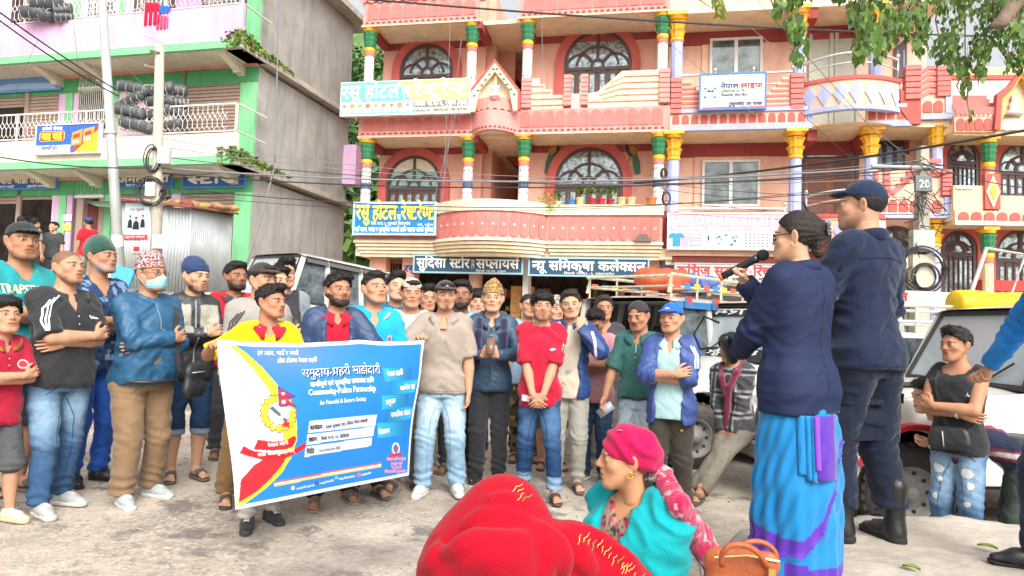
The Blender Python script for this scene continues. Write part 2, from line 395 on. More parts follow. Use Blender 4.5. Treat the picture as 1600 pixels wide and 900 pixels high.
def ground_mat():
 m=bpy.data.materials.new('dusty_road');m.use_nodes=True;N=m.node_tree.nodes;L=m.node_tree.links;b=N['Principled BSDF'];b.inputs['Roughness'].default_value=.95;b.inputs['Specular IOR Level'].default_value=.15
 tc=N.new('ShaderNodeTexCoord')
 def noise(sc,det=8,ro=.6,vec=None):
  n=N.new('ShaderNodeTexNoise');n.inputs['Scale'].default_value=sc;n.inputs['Detail'].default_value=det;n.inputs['Roughness'].default_value=ro;L.new(vec or tc.outputs['Object'],n.inputs['Vector']);return n.outputs[0]
 def mix(f,a,c):
  x=N.new('ShaderNodeMix');x.data_type='RGBA';L.new(f,x.inputs[0])
  for s,i in((a,6),(c,7)):
   if isinstance(s,tuple):x.inputs[i].default_value=(*s,1)
   else:L.new(s,x.inputs[i])
  return x.outputs[2]
 big=ramp_between(N,L,noise(.55,9,.65),[(.36,(.24,.205,.175)),(.46,(.40,.345,.285)),(.54,(.53,.455,.37)),(.68,(.60,.53,.44))])
 vo=N.new('ShaderNodeTexVoronoi');vo.inputs['Scale'].default_value=46;L.new(tc.outputs['Object'],vo.inputs['Vector'])
 pebcol=ramp_between(N,L,vo.outputs['Color'],[(0,(.17,.145,.125)),(.4,(.32,.275,.23)),(.75,(.47,.405,.34)),(1,(.60,.55,.49))])
 gm=N.new('ShaderNodeMapRange');gm.inputs[1].default_value=.49;gm.inputs[2].default_value=.60;L.new(noise(.8,6,.7),gm.inputs[0])
 f2=N.new('ShaderNodeMath');f2.operation='MULTIPLY';f2.inputs[1].default_value=.8;L.new(gm.outputs[0],f2.inputs[0])
 c=mix(f2.outputs[0],big,pebcol)
 dk=N.new('ShaderNodeMapRange');dk.inputs[1].default_value=.535;dk.inputs[2].default_value=.60;dk.inputs[4].default_value=.85;L.new(noise(1.5,10,.72),dk.inputs[0])
 c=mix(dk.outputs[0],c,(.17,.15,.135))
 fine=noise(28,10,.7);f3=N.new('ShaderNodeMapRange');f3.inputs[1].default_value=.3;f3.inputs[2].default_value=.7;f3.inputs[3].default_value=.74;f3.inputs[4].default_value=1.22;L.new(fine,f3.inputs[0])
 vm=N.new('ShaderNodeVectorMath');vm.operation='SCALE';L.new(c,vm.inputs[0]);L.new(f3.outputs[0],vm.inputs['Scale']);L.new(vm.outputs[0],b.inputs['Base Color'])
 b1=N.new('ShaderNodeBump');b1.inputs['Strength'].default_value=.45;b1.inputs['Distance'].default_value=.012;L.new(vo.outputs['Distance'],b1.inputs['Height'])
 b2=N.new('ShaderNodeBump');b2.inputs['Strength'].default_value=.6;b2.inputs['Distance'].default_value=.03;L.new(noise(9,10,.7),b2.inputs['Height']);L.new(b1.outputs[0],b2.inputs['Normal']);L.new(b2.outputs[0],b.inputs['Normal'])
 return m
def build_ground():
 xs=np.unique(np.r_[lsp(-600,-20,8),lsp(-20,20,121),lsp(20,600,8)]);ys=np.unique(np.r_[lsp(-400,-3,6),lsp(-3,24,91),lsp(24,900,8)])
 V=arr([(x,y,ground_z(x,y)+.012*sin(x*5.1+y*2)*sin(y*4.3-x))for x in xs for y in ys]);ny=len(ys)
 F=arr([(i*ny+j,(i+1)*ny+j,(i+1)*ny+j+1,i*ny+j+1)for i in range(len(xs)-1)for j in range(ny-1)])
 o=link_obj('ground',make_mesh('ground',V,F,ground_mat(),smooth=True));o['kind']='structure'
 mb=MB();r=Rnd(3)
 for i in range(2600):
  y=2.2+7*r.random()**1.3;x=(r.random()*1.7-.85)*y*.9;s=.006+.014*r.random()**3
  if _sd_poly(x,y)>-.1:continue
  z=ground_z(x,y)+.012*sin(x*5.1+y*2)*sin(y*4.3-x);a=r.random()*3;v=[]
  for k in range(5):t=a+k*1.257;v.append((x+s*cos(t)*(.7+.5*r.random()),y+s*sin(t)*(.7+.5*r.random()),z-.002))
  v+=[(x+s*.4*cos(a+k*2.1),y+s*.4*sin(a+k*2.1),z+s*(.5+.4*r.random()))for k in range(3)]
  mb.add(v,[(0,1,6),(1,2,6),(2,3,7),(3,4,7),(4,0,5),(0,6,5),(2,7,6),(4,5,7),(5,6,7)],raw=True)
 mb.build('gravel',mat('pebble',(.27,.245,.22),var=.5,scale=9,bump=0,rough=.9),kind='stuff',fixn=False)
 xs=lsp(.4,6.8,130);ys=lsp(-1.2,4.6,120);V=[]
 for x in xs:
  for y in ys:
   d=_sd_poly(x,y);t=_ss(-.10,.10,d+.05*sin(x*9+y*4)*sin(y*7-x*3)+.025*sin(x*23)*sin(y*19));z0=ground_z(x,y)-.12
   V.append((x,y,z0+(PZ-z0)*t+.012*sin(x*6)*sin(y*5)*t))
 ny=len(ys);F=arr([(i*ny+j,(i+1)*ny+j,(i+1)*ny+j+1,i*ny+j+1)for i in range(len(xs)-1)for j in range(ny-1)])
 m=mat('packed_earth',(.50,.44,.37),rough=.95,var=.16,scale=5,bump=.7,bscale=14,spec=.12,dirt=(.24,.2,.165),dirtamt=.75)
 o=link_obj('terrain',make_mesh('terrain',arr(V),F,m,smooth=True));o['kind']='structure'
build_ground()
def leaf_on_ground(px,py,z,L,col,label):
 d=ray(px,py);t=(z-CAMZ)/d.z;p=V3((0,0,CAMZ))+d*t;a=px*.37;V=[];n=7
 for i in range(n):
  u=i/(n-1);w=L*.30*sin(PI*u**.8);x=(u-.5)*L
  for s in(-1,0,1):V.append((p.x+x*cos(a)-s*w*sin(a),p.y+x*sin(a)+s*w*cos(a),z+.006+.010*abs(s)+.008*sin(u*3)))
 F=arr([(i*3+j,i*3+j+1,(i+1)*3+j+1,(i+1)*3+j)for i in range(n-1)for j in(0,1)]);V=arr(V)
 o=link_obj('fallen_leaf',make_mesh('fallen_leaf',V-arr(p),F,mat('leaf_'+col,srgb(col),rough=.6,var=.2,bump=.1),smooth=True));o.location=p;tag(o,label,'leaf','fallen leaves')
leaf_on_ground(1543,858,PZ,.085,'8aa63a','green fallen leaf beside the black leather shoe')
leaf_on_ground(1424,891,PZ,.075,'7f9a38','green fallen leaf at the front edge of the earth bank')
leaf_on_ground(868,762,-.02,.10,'b5b06a','yellowish scrap of leaf on the road by the brown sandal')
def build_hill():
 V=[];xs=lsp(-80,40,60);ys=lsp(52,200,30)
 for x in xs:
  for y in ys:V.append((x,y,-3+(y-48)*.60+4*sin(x*.09+y*.05)+2*sin(x*.23)))
 ny=len(ys);F=arr([(i*ny+j,(i+1)*ny+j,(i+1)*ny+j+1,i*ny+j+1)for i in range(len(xs)-1)for j in range(ny-1)])
 o=link_obj('hill',make_mesh('hill',arr(V),F,mat('hill_grass',(.10,.17,.05),var=.4,scale=.4,bump=.5,bscale=2),smooth=True));o['kind']='structure'
 r=Rnd(5);V=[];F=[];C=[]
 for i in range(900):
  y=56+110*r.random();x=-y*.27+(r.random()-.35)*y*.22;z=-3+(y-48)*.60+4*sin(x*.09+y*.05)+2*sin(x*.23);R=1.4+1.6*r.random();g=.7+.6*r.random()
  c=(.055*g,.12*g,.035*g)if r.random()<.6 else(.10*g,.17*g,.035*g)
  for k in range(46):
   a=r.random()*6.28;b=math.acos(1-1.5*r.random());rr=R*(.75+.3*r.random());p=arr([x+rr*sin(b)*cos(a),y+rr*sin(b)*sin(a),z+R*.9+rr*1.1*cos(b)]);s=.30+.3*r.random();n=len(V)
   e1=arr([r.gauss(0,1),r.gauss(0,1),r.gauss(0,.5)]);e1*=s/np.linalg.norm(e1);e2=arr([r.gauss(0,1),r.gauss(0,1),r.gauss(0,1)]);e2*=s/np.linalg.norm(e2);V+=[p-e1,p+e2,p+e1,p-e2];F.append((n,n+1,n+2,n+3));q=.75+.5*r.random();C+=[(c[0]*q,c[1]*q,c[2]*q)]*4
 o=link_obj('forest',make_mesh('forest',arr(V),arr(F),mat('forest_leaf',attr=True,rough=.7,var=.2,scale=1,bump=0),cols=arr(C)));o['kind']='stuff'
build_hill()
def pc(h,k=.8):c=srgb(h);return tuple(x*k for x in c)
def wallm(h,k=.8,**kw):
 d=dict(rough=.88,var=.10,scale=1.3,bump=.16,bscale=30,spec=.15,streak=.5,dirt=tuple(x*.5+.02 for x in pc(h,k)));d.update(kw);return mat('paint_'+h+('s' if kw else ''),pc(h,k),**d)
def trim(h,k=.8,**kw):return mat('trim_'+h,pc(h,k),rough=.8,var=.12,scale=2.2,bump=.14,bscale=40,spec=.15,streak=.4,dirt=tuple(x*.5+.03 for x in pc(h,k)),**kw)
def bx(name,parent,m,fr,s0,s1,d0,d1,z0,z1,**kw):return MB(fr).box(s0,s1,d0,d1,z0,z1).build(name,m,parent,**kw)
M_SALMON=wallm('f3b9a4',.86);M_PEACH=wallm('f8c8b0',.9);M_CORAL=trim('e58880',.80);M_CORAL2=trim('eca59c',.82);M_PALE=trim('f9c9ae',.85);M_CREAM=trim('fbe6c4',.85)
M_MAROON=wallm('b05552',.8);M_REDARCH=trim('d86f66',.78);M_BROWN=mat('brown_wood',pc('5e4844'),rough=.5,var=.15,scale=12,bump=.15);M_WOOD=mat('carved_wood',pc('a0634a'),rough=.6,var=.2,scale=14,bump=.3,bscale=30)
M_GOLD=mat('gold_paint',pc('f2b83a',.85),rough=.5,var=.1,scale=10,bump=.15);M_GREENCAP=mat('green_paint',pc('3d8a5c'),rough=.55,var=.12,scale=10,bump=.15);M_WHITE=wallm('f4f0ec',.8);M_LILAC=wallm('bcc3ea',.8);M_BLACKDOT=mat('dot_black',(.03,.03,.035),bump=0)
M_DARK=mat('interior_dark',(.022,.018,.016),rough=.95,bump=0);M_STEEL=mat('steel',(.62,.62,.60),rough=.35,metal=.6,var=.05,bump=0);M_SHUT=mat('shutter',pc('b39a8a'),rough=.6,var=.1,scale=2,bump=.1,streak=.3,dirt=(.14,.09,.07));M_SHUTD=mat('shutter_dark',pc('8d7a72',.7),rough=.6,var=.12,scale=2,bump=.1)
def glass_mat(name,c1,c2,sc=9,metal=.35,rough=.10):
 m=bpy.data.materials.new(name);m.use_nodes=True;N=m.node_tree.nodes;L=m.node_tree.links;b=N['Principled BSDF'];b.inputs['Roughness'].default_value=rough;b.inputs['Metallic'].default_value=metal;b.inputs['Specular IOR Level'].default_value=.8
 tc=N.new('ShaderNodeTexCoord');no=N.new('ShaderNodeTexNoise');no.inputs['Scale'].default_value=sc;no.inputs['Detail'].default_value=7;no.inputs['Roughness'].default_value=.7;L.new(tc.outputs['Object'],no.inputs[0])
 L.new(ramp_between(N,L,no.outputs[0],[(.40,c1),(.60,c2)]),b.inputs['Base Color'])
 bp=N.new('ShaderNodeBump');bp.inputs['Strength'].default_value=.12;bp.inputs['Distance'].default_value=.01;L.new(no.outputs[0],bp.inputs['Height']);L.new(bp.outputs[0],b.inputs['Normal']);return m
M_GLASS=glass_mat('patterned_reflection_glass',(.10,.13,.14),(.42,.50,.50));M_GLASSD=glass_mat('dark_glass',(.06,.075,.07),(.16,.19,.18),3,.3,.05);M_CURT=mat('curtain',pc('9ec4ba'),rough=.8,var=.3,scale=8,bump=.3,bscale=12);M_CURT2=mat('curtain_cream',pc('efe0c6'),rough=.8,var=.15,scale=8,bump=.3,bscale=12)  # pane noise: floral pattern plus painted bright sky and dark tree reflections
HF=Frame(P(800,510,20),rad(11))
hotel=thing('building','salmon pink hotel with big arched windows and green and gold columns','building',HF(0,-5,0))
DW=-1.4
def ZZ(py,px=930,d=0):return HF.Z(px,py,d)
zb1=ZZ(405);zp1b=ZZ(378);zp1t=ZZ(337);zc1=ZZ(321);zb2=ZZ(206);zt2=ZZ(169);zb3=ZZ(22);ztop=ZZ(-60)
SS=lambda px,py=300,d=0:HF.S(px,py,d)
sA0,sA1,sB1,sC1,sD1=SS(557),SS(740),SS(803),SS(1041),SS(1484)
def arch_pts(sc,zs,R,zb,n=18,ry=None):
 ry=ry or R;return[(sc-R,zb)]+[(sc-R*cos(t),zs+ry*sin(t))for t in lsp(0,PI,n)]+[(sc+R,zb)]
def arch_window(fr,parent,sc,zs,R,zb,dw,curtain=None,kind='grid',surround=M_REDARCH,doors=True,sw=.26):
 w=MB(fr);w.strip(arch_pts(sc,zs,R,zb),arch_pts(sc,zs,R-.09,zb),dw,dw+.085)
 bar=zs-.16
 w.box(sc-R+.09,sc+R-.09,dw,dw+.075,bar-.05,bar+.05);w.box(sc-.045,sc+.045,dw,dw+.07,bar+.3,zs+R-.09)
 def arc(cx,cz,r0,r1,a0,a1,n=12):t=lsp(a0,a1,n);w.strip([(cx+r1*cos(q),cz+r1*sin(q))for q in t],[(cx+r0*cos(q),cz+r0*sin(q))for q in t],dw,dw+.065)
 arc(sc,bar+.10,.13,.22,0,2*PI,19)
 rr=R*.62;arc(sc,bar+.05,rr-.035,rr+.035,.12,PI-.12,18)
 for s in(-1,1):
  arc(sc+s*R*.52,bar+.05,R*.36,R*.43,.1 if s>0 else .6,PI-.6 if s>0 else PI-.1,10)
  w.prism([(sc+s*.10,bar+.22),(sc+s*.18,bar+.17),(sc+s*(R*.44+.05),bar+.05+rr*.70),(sc+s*(R*.44-.05),bar+.05+rr*.76)][::s],dw,dw+.06)
 o=w.build('window',M_BROWN,parent)
 if sw:MB(fr).strip(arch_pts(sc,zs,R+sw,zb),arch_pts(sc,zs,R-.002,zb),dw,dw+.12).build('surround',surround,o)
 MB(fr).prism([(sc-R+.03,bar)]+arch_pts(sc,zs,R-.03,zs)[1:-1]+[(sc+R-.03,bar)],dw+.01,dw+.03).build('pane',curtain or M_GLASS,o)
 if curtain:MB(fr).prism([(sc-R*.8,zs+R*.45)]+[(sc-R*.93*cos(t),zs+R*.93*sin(t))for t in lsp(.5,PI-.5,12)]+[(sc+R*.8,zs+R*.45)],dw+.032,dw+.045).build('valance',M_CURT2,o)
 if doors:
  n=6;pw=(2*R-.18)/n
  for i in range(n):
   a=sc-R+.09+i*pw;p=MB(fr).box(a+.012,a+pw-.012,dw,dw+.05,zb,bar-.05).build('door_panel',M_BROWN,o)
   if bar-zb>.5:MB(fr).box(a+pw*.28,a+pw*.72,dw+.052,dw+.062,zb+.12,bar-.18).build('pane',M_GLASS,o)
 else:MB(fr).box(sc-R+.09,sc+R-.09,dw+.005,dw+.03,zb,bar-.05).build('door_leaf',M_BROWN,o)
 return o
def column(fr,parent,s,d,z0,z1,shaft,cap='green',r=.15,band=False):
 o=MB(fr).lathe(s,d,[(r*1.06,z0),(r*1.06,z0+.05),(r,z0+.06),(r*.95,z1-.75)],20,flute=.05).build('column',shaft,parent)
 zc=z1
 if cap=='green':
  MB(fr).lathe(s,d,[(r*.98,zc-.78),(r*1.12,zc-.74),(r*1.12,zc-.66),(r*1.0,zc-.64)],20).build('collar_ring',M_GOLD,o)
  g=MB(fr)
  for k in range(3):
   z=zc-.62+k*.15;q=1+.09*k
   g.lathe(s,d,[(r*.98*q,z),(r*1.24*q,z+.10),(r*1.30*q,z+.15),(r*1.08*q,z+.16)],20,flute=.06)
  g.build('capital',M_GREENCAP,o)
  MB(fr).lathe(s,d,[(r*1.3,zc-.14),(r*1.55,zc-.06),(r*1.6,zc)],20).box(s-r*1.45,s+r*1.45,d-r*1.45,d+r*1.45,zc-.06,zc+.02).build('abacus',M_GOLD,o)
  dots=MB(fr)
  for row in range(4 if band else 2):
   for k in range(4):
    zz=z0+(z1-.8-z0)*(.12+row*(.24 if band else .42));
    ang=PI*(k+.5)/4;x=s+r*cos(ang)*.985;y=d+r*sin(ang)*.985
    dots.prism([(x-.015,zz),(x,zz-.032),(x+.015,zz),(x,zz+.032)],y-.01,y+.012)
  dots.build('dot_pattern',M_BLACKDOT,o,kind='stuff')
  MB(fr).lathe(s,d,[(r*.99,zc-.90),(r*1.03,zc-.86),(r*1.0,zc-.79)],20).build('petal_ring',M_CORAL,o)
  if band:MB(fr).lathe(s,d,[(r*.99,z0+.62),(r*1.04,z0+.66),(r*1.04,z0+.76),(r*.99,z0+.80)],20,flute=.05).build('waist_ring',mat('slate_blue',pc('5d6f94',.7),bump=.1),o)
 else:
  g=MB(fr);g.lathe(s,d,[(r,zc-.78),(r*1.15,zc-.74),(r*1.05,zc-.68)],20)
  for k in range(2):
   z=zc-.66+k*.24;g.lathe(s,d,[(r*1.0,z),(r*1.2+k*.02,z+.14),(r*1.5+k*.03,z+.20),(r*1.15,z+.23)],20,flute=.10)
  g.lathe(s,d,[(r*1.25,zc-.16),(r*1.6,zc-.08),(r*1.6,zc)],20);g.box(s-r*1.6,s+r*1.6,d-r*1.6,d+r*1.6,zc-.07,zc+.02);g.build('capital',M_GOLD,o)
 return o
def arch_row(fr,parent,s0,s1,n,z0,z1,d,m,name='arch_panel',gap=.18,prd=.03):
 p=(s1-s0)/n;w=p*(1-gap)
 for i in range(n):
  a=s0+i*p+p*gap/2;r=w/2;t=lsp(0,PI,9);poly=[(a,z0),(a+w,z0)]+[(a+r+r*cos(q),z1-r+r*sin(q))for q in t];MB(fr).prism(poly,d,d+prd).build(name,m,parent)
def oval_row(fr,parent,s0,s1,n,z0,z1,d,m,gap=.14):
 p=(s1-s0)/n;w=p*(1-gap)
 for i in range(n):
  c=s0+(i+.5)*p;r=w/2;t=lsp(0,PI,8);poly=[(c+r*cos(q),z1-r+r*sin(q))for q in t]+[(c-r*cos(q),z0+r-r*sin(q))for q in t]
  o=MB(fr).prism(poly,d,d+.03).build('oval_panel',m,parent)
  MB(fr).prism([(c+.035*cos(q),(z0+z1)/2+.045*sin(q))for q in lsp(0,2*PI,9)[:-1]],d+.03,d+.045).build('boss',M_PALE,o)
def scallops(fr,parent,s0,s1,z,d,m=M_MAROON):
 n=max(3,int((s1-s0)/.17));p=(s1-s0)/n;w=MB(fr)
 for i in range(n):c=s0+(i+.5)*p;w.prism([(c+.05*cos(q),z+.055*sin(q))for q in lsp(0,PI,7)],d,d+.015)
 w.build('scallop_trim',m,parent,kind='stuff')
class PathFr:
 """band that follows a curved plan: a = length along it"""
 def __init__(s,fr,pts):
  s.fr=fr;s.p=arr(pts,float);d=np.linalg.norm(np.diff(s.p,axis=0),axis=1);s.L=np.r_[0,np.cumsum(d)];s.len=s.L[-1]
 def __call__(s,a,d,z):
  x=np.interp(a,s.L,s.p[:,0]);y=np.interp(a,s.L,s.p[:,1]);e=.02;t=arr([np.interp(a+e,s.L,s.p[:,0])-np.interp(a-e,s.L,s.p[:,0]),np.interp(a+e,s.L,s.p[:,1])-np.interp(a-e,s.L,s.p[:,1])]);t/=max(np.linalg.norm(t),1e-9)
  return s.fr(x-t[1]*d,y+t[0]*d,z)
def path_box(pf,name,parent,m,d0,d1,z0,z1,n=20,dz=None):
 w=MB(pf);L=pf.len
 for i in range(n):w.box(L*i/n+(0 if i else 0),L*(i+1)/n,d0,d1,z0,z1)
 return w.build(name,m,parent,smooth=False)
def hotel_build():
 B=hotel;fr=HF
 sM0,sM1=SS(752,270,DW),SS(812,270,DW)
 bx('wall',B,M_SALMON,fr,sA0+.12,sM0,DW-.3,DW,zb1,ztop);bx('wall',B,M_SALMON,fr,sM1,sC1,DW-.3,DW,zb1,ztop)
 bx('wall',B,M_SALMON,fr,sM0,sM0+.25,DW-5,DW-.3,zb1,ztop)
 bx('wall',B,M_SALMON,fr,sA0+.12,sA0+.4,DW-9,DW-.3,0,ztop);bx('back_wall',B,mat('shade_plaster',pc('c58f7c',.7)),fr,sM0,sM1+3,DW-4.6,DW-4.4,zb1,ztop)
 for z in(zb2,zb3):bx('floor_slab',B,M_CREAM,fr,sA0+.12,sC1,DW-6,DW+.002,z-.02,z+.24)
 w=MB(fr)
 for z0 in(zc1-.5,zb2+.2):w.prism([(sM0+.1,z0+2.9),(sM1+2.2,z0+.2),(sM1+2.2,z0+.5),(sM0+.1,z0+3.25)],DW-2.4,DW-1.2)
 w.build('stair_flight',M_MAROON,B)
 bx('stair_wall',B,M_SALMON,fr,sM0+.25,sM1-.45,DW-1.15,DW-1.0,zb2+.24,zb3)
 for z in(zb2,zb3):
  bx('lintel',B,M_MAROON,fr,sA0+.13,sM0-.01,DW,DW+.05,z-.22,z-.02);bx('lintel',B,M_MAROON,fr,sM1+.01,sC1-.01,DW,DW+.05,z-.22,z-.02)
  for s0,s1 in((sA0,sA1),(sB1,sC1)):bx('soffit',B,M_CREAM,fr,s0,s1,DW+.01,-.02,z-.015,z+.1)
  bx('soffit',B,M_CREAM,fr,sA1+.01,sB1-.01,DW+.01,-.3,z-.010,z+.1)
  for s in(sA0+.1,sA1-.15,sB1+.08,sC1-.25):bx('beam',B,M_MAROON,fr,s,s+.22,DW+.05,-.02,z-.22,z-.016)
 for s0,s1,n in((sA0,sA1,9),(sB1,sC1,12)):
  for z0,z1 in((zb2,zt2),(zb3,zb3+.68)):
   o=bx('band',B,M_CORAL2,fr,s0,s1,-.02,.06,z0,z1 if not(z0==zb2 and n==9)else zt2-.1)
   top=z1-.06 if not(z0==zb2 and n==9)else zt2-.16
   arch_row(fr,o,s0+.12,s1-.12,n,z0+.16,top,.06,M_CORAL,gap=.10,prd=.02);scallops(fr,o,s0+.05,s1-.05,z0+.04,.06);bx('string_course',o,M_PALE,fr,s0-.02,s1+.02,-.02,.08,z0-.05,z0+.0)
 for r_ in range(3):
  for k in range(14):
   p=(sA1-sA0+.3)/14;a=sA0-.15+k*p+(r_%2)*p/2;z=zb3+.66+r_*.16
   MB(fr).prism([(a,z+.2),(a+.02,z+.06),(a+p/2,z),(a+p-.02,z+.06),(a+p,z+.2)],.09-r_*.07,.12-r_*.07).build('roof_tile',M_CORAL2,B)
 bx('parapet',B,M_CORAL2,fr,sA0-.1,sA1+.1,-.25,-.1,zb3+.68,zb3+1.6);bx('parapet',B,M_CORAL2,fr,sB1,sC1,-.25,-.02,zb3+.68,zb3+1.3)
 for px in(577,737,824,1035):column(fr,B,SS(px,80,-.12),-.16,zt2-.02,zb3+.0,M_WHITE)
 for px in(572,731,818,1029):column(fr,B,SS(px,260,-.12),-.16,zc1-.1,zb2-.03,M_WHITE,band=True)
 def win(px,py_top,py_sp,half,zbot,cur=None):s=SS(px,100,DW);R=half/1100*21.2;arch_window(fr,B,s,ZZ(py_sp,px,DW),R,zbot,DW,cur)
 win(668,63,112,46,zt2-.6);win(934,48,100,53,zt2-.25);win(655,237,288,47,zc1-.6,M_CURT);win(925,231,283,53,zc1-.3)
 zc=zt2;zt=ZZ(113)
 def pier(s0,s1,z0,z1,d=.10,n=7,m=M_CORAL2):
  o=bx('pier',B,M_CORAL,fr,s0+.02,s1-.02,-.1,d-.02,z0,z1);h=(z1-z0)/n
  for k in range(n):bx('pier_block',o,m,fr,s0,s1,-.1,d,z0+k*h+.025,z0+(k+1)*h)
 pier(SS(811),SS(826),zc+.02,ZZ(120),.12);pier(SS(877),SS(889),zc+.06,ZZ(117),.12);pier(SS(904),SS(915),zc+.06,ZZ(117),.12);pier(SS(1027),SS(1043),zc+.06,zt-.0,.12)
 p=[(SS(826),zc),(SS(877),zc),(SS(877),ZZ(147)),(SS(858),ZZ(147)),(SS(858),ZZ(138)),(SS(846),ZZ(138)),(SS(846),ZZ(129)),(SS(838),ZZ(129)),(SS(838),ZZ(120)),(SS(826),ZZ(120))];o=MB(fr).prism(p,-.06,.03).build('parapet_panel',M_CREAM,B)
 for k in range(4):z=ZZ(163-10*k);bx('rail_moulding',o,M_PALE,fr,SS(827),SS((876,876,857,845)[k]),.03,.07,z,z+.045)
 bx('parapet_panel',B,M_CREAM,fr,SS(889),SS(904),-.06,.03,zc,ZZ(146))
 p=[(SS(915),zc),(SS(1027),zc),(SS(1027),zt),(SS(968),zt),(SS(930),ZZ(144)),(SS(915),ZZ(146))];o=MB(fr).prism(p,-.06,.03).build('parapet_panel',M_CREAM,B)
 for k in range(5):
  y=160-9.5*k;x0=SS(930+9*k);z=ZZ(y);x1=SS(958+6*k*.6);
  w=MB(fr);w.prism([(SS(916)if k==0 else x0-.25,ZZ(y+9*min(k,1))),(x1,z),(SS(1026),z),(SS(1026),z+.05),(x1-.02,z+.05),(SS(916)if k==0 else x0-.27,ZZ(y+9*min(k,1))+.05)],.03,.07);w.build('rail_moulding',M_PALE,o)
 s0,s1=SS(856),SS(1036)
 o=bx('balcony',B,M_CORAL2,fr,s0,s1,-.10,.06,zp1b,zp1t);oval_row(fr,o,s0+.05,s1-.05,11,zp1b+.04,zp1t-.04,.06,M_CORAL)
 bx('coping',o,M_CREAM,fr,s0-.02,s1+.03,-.22,.14,zp1t,zc1)
 zst=zb1
 for k in range(5):z0=zp1b-(k+1)*(zp1b-zst)/5;bx('ledge_step',o,M_CREAM,fr,s0-.02+.04*k,s1+.03-.03*k,-.3,.13-.06*k,z0+.008,z0+(zp1b-zst)/5-.008)
 bx('floor_slab',B,M_CREAM,fr,sA0,sC1-.05,DW-5,-.12,zb1+.03,zb1+.35)
 s2,s3=SS(559),SS(690)
 o=bx('balcony',B,M_CORAL2,fr,s2,s3,-.10,.05,zp1b,zc1-.05)
 for k in range(5):z0=zp1b-(k+1)*(zp1b-zst)/5;bx('ledge_step',o,M_CREAM,fr,s2-.02+.05*k,s3,-.3,.13-.06*k,z0+.008,z0+(zp1b-zst)/5-.008)
 sa,sb=SS(681),SS(857);t=lsp(0,1,25);pts=[(sa+(sb-sa)*q,-.04+.95*sin(PI*q)**.75)for q in t];pf=PathFr(fr,pts)
 o=path_box(pf,'balcony',B,M_CORAL2,-.12,.02,zp1b,zp1t);oval_row(pf,o,.12,pf.len-.12,13,zp1b+.04,zp1t-.04,.02,M_CORAL);path_box(pf,'coping',o,M_CREAM,-.2,.09,zp1t,zc1+.02)
 for k in range(5):
  q=.09-.09*k;pk=PathFr(fr,[(a+(sa+sb)/2*0+((sa+sb)/2-a)*.03*k,b*(1-.10*k))for a,b in pts]);z0=zp1b-(k+1)*(zp1b-zst)/5;path_box(pk,'ledge_step',o,M_CREAM,-.3,.09,z0+.008,z0+(zp1b-zst)/5-.008)
 w=MB(fr);w.prism([(0,0)],0,0)if False else None
 poly=[(a,b)for a,b in pts];n=len(poly);w.add([(a,b-.05,zp1b-.05)for a,b in poly]+[(a,b-.05,zst+.1)for a,b in poly],[tuple(range(n)),tuple(range(2*n-1,n-1,-1))]);w.build('balcony_floor',M_CREAM,o)
 sa,sb=SS(734),SS(806);pts=[(sa+(sb-sa)*q,-.05+.62*sin(PI*q)**.8)for q in t];pf=PathFr(fr,pts);zA=ZZ(178);zB=ZZ(165)
 o=path_box(pf,'balcony',B,M_CORAL2,-.15,.02,zb2-.02,ZZ(176));
 n=15;w=MB(pf)
 for i in range(n):c=pf.len*(i+.5)/n;w.prism([(c+.04*cos(q),zb2+.04+.05*sin(q))for q in lsp(0,PI,6)],.02,.035)
 w.build('scallop_trim',M_MAROON,o,kind='stuff')
 poly=[(a,b)for a,b in pts];n=len(poly);w=MB(fr);w.add([(a,b-.03,zb2+.01)for a,b in poly],[tuple(range(n))]);w.build('soffit',M_CREAM,o)
 for r_ in range(3):
  pk=PathFr(fr,[(a,b*(1-.14*r_)-.02)for a,b in pts])
  nn=9;p=pk.len/nn
  for k in range(nn):a=k*p;MB(pk).prism([(a,ZZ(176)+.16+r_*.13),(a,ZZ(176)+.06+r_*.13),(a+p/2,ZZ(176)+r_*.13),(a+p,ZZ(176)+.06+r_*.13),(a+p,ZZ(176)+.16+r_*.13)],-.03,.02).build('roof_tile',M_CORAL2,o)
 sc=SS(772);za=ZZ(99);zs=ZZ(176);hw=SS(809)-sc
 out=[(sc-hw,zs),(sc-hw,ZZ(146)),(sc,za),(sc+hw,ZZ(146)),(sc+hw,zs)];inn=[(sc-hw+.13,zs),(sc-hw*.62,ZZ(142)),(sc,ZZ(114)),(sc+hw*.62,ZZ(142)),(sc+hw-.13,zs)]
 g=MB(fr).strip(out,inn,.28,.42).build('gable',M_CREAM,B);out2=[(a+(.06 if a>sc else-.06 if a<sc else 0),z+(.07 if a==sc else .02))for a,z in out]
 MB(fr).strip(out2,out,.27,.45).build('gable_edge',M_REDARCH,g);MB(fr).prism([(sc-hw*.8,zs),(sc+hw*.8,zs),(sc+hw*.7,ZZ(140)),(sc,ZZ(110)),(sc-hw*.7,ZZ(140))],.12,.2).build('niche',M_CREAM,g)
 vines=MB(fr)
 for s in(-1,1):
  for k in range(6):u=(k+.5)/6;a=sc+s*hw*u*.92;z=za-.16-(za-ZZ(148))*u+.02;vines.prism([(a-.05,z),(a,z-.035),(a+.06,z+.01),(a,z+.045)],.42,.43)
 vines.build('leaf_ornament',M_GREENCAP,g,kind='stuff')
 zf=ZZ(160)
 MB(fr).lathe(sc+.02,.38,[(.13,zf),(.15,zf+.05),(.09,zf+.1)],12).build('lotus_seat',M_CORAL,g)
 st=Field((-.2,-.14,0),(.2,.14,.62),.014);st.cone((0,0,.1),(0,0,.34),.075,.06,.0).cone((0,0,.34),(0,0,.42),.06,.03,.02).ell((0,-.01,.47),(.042,.045,.05),.01)
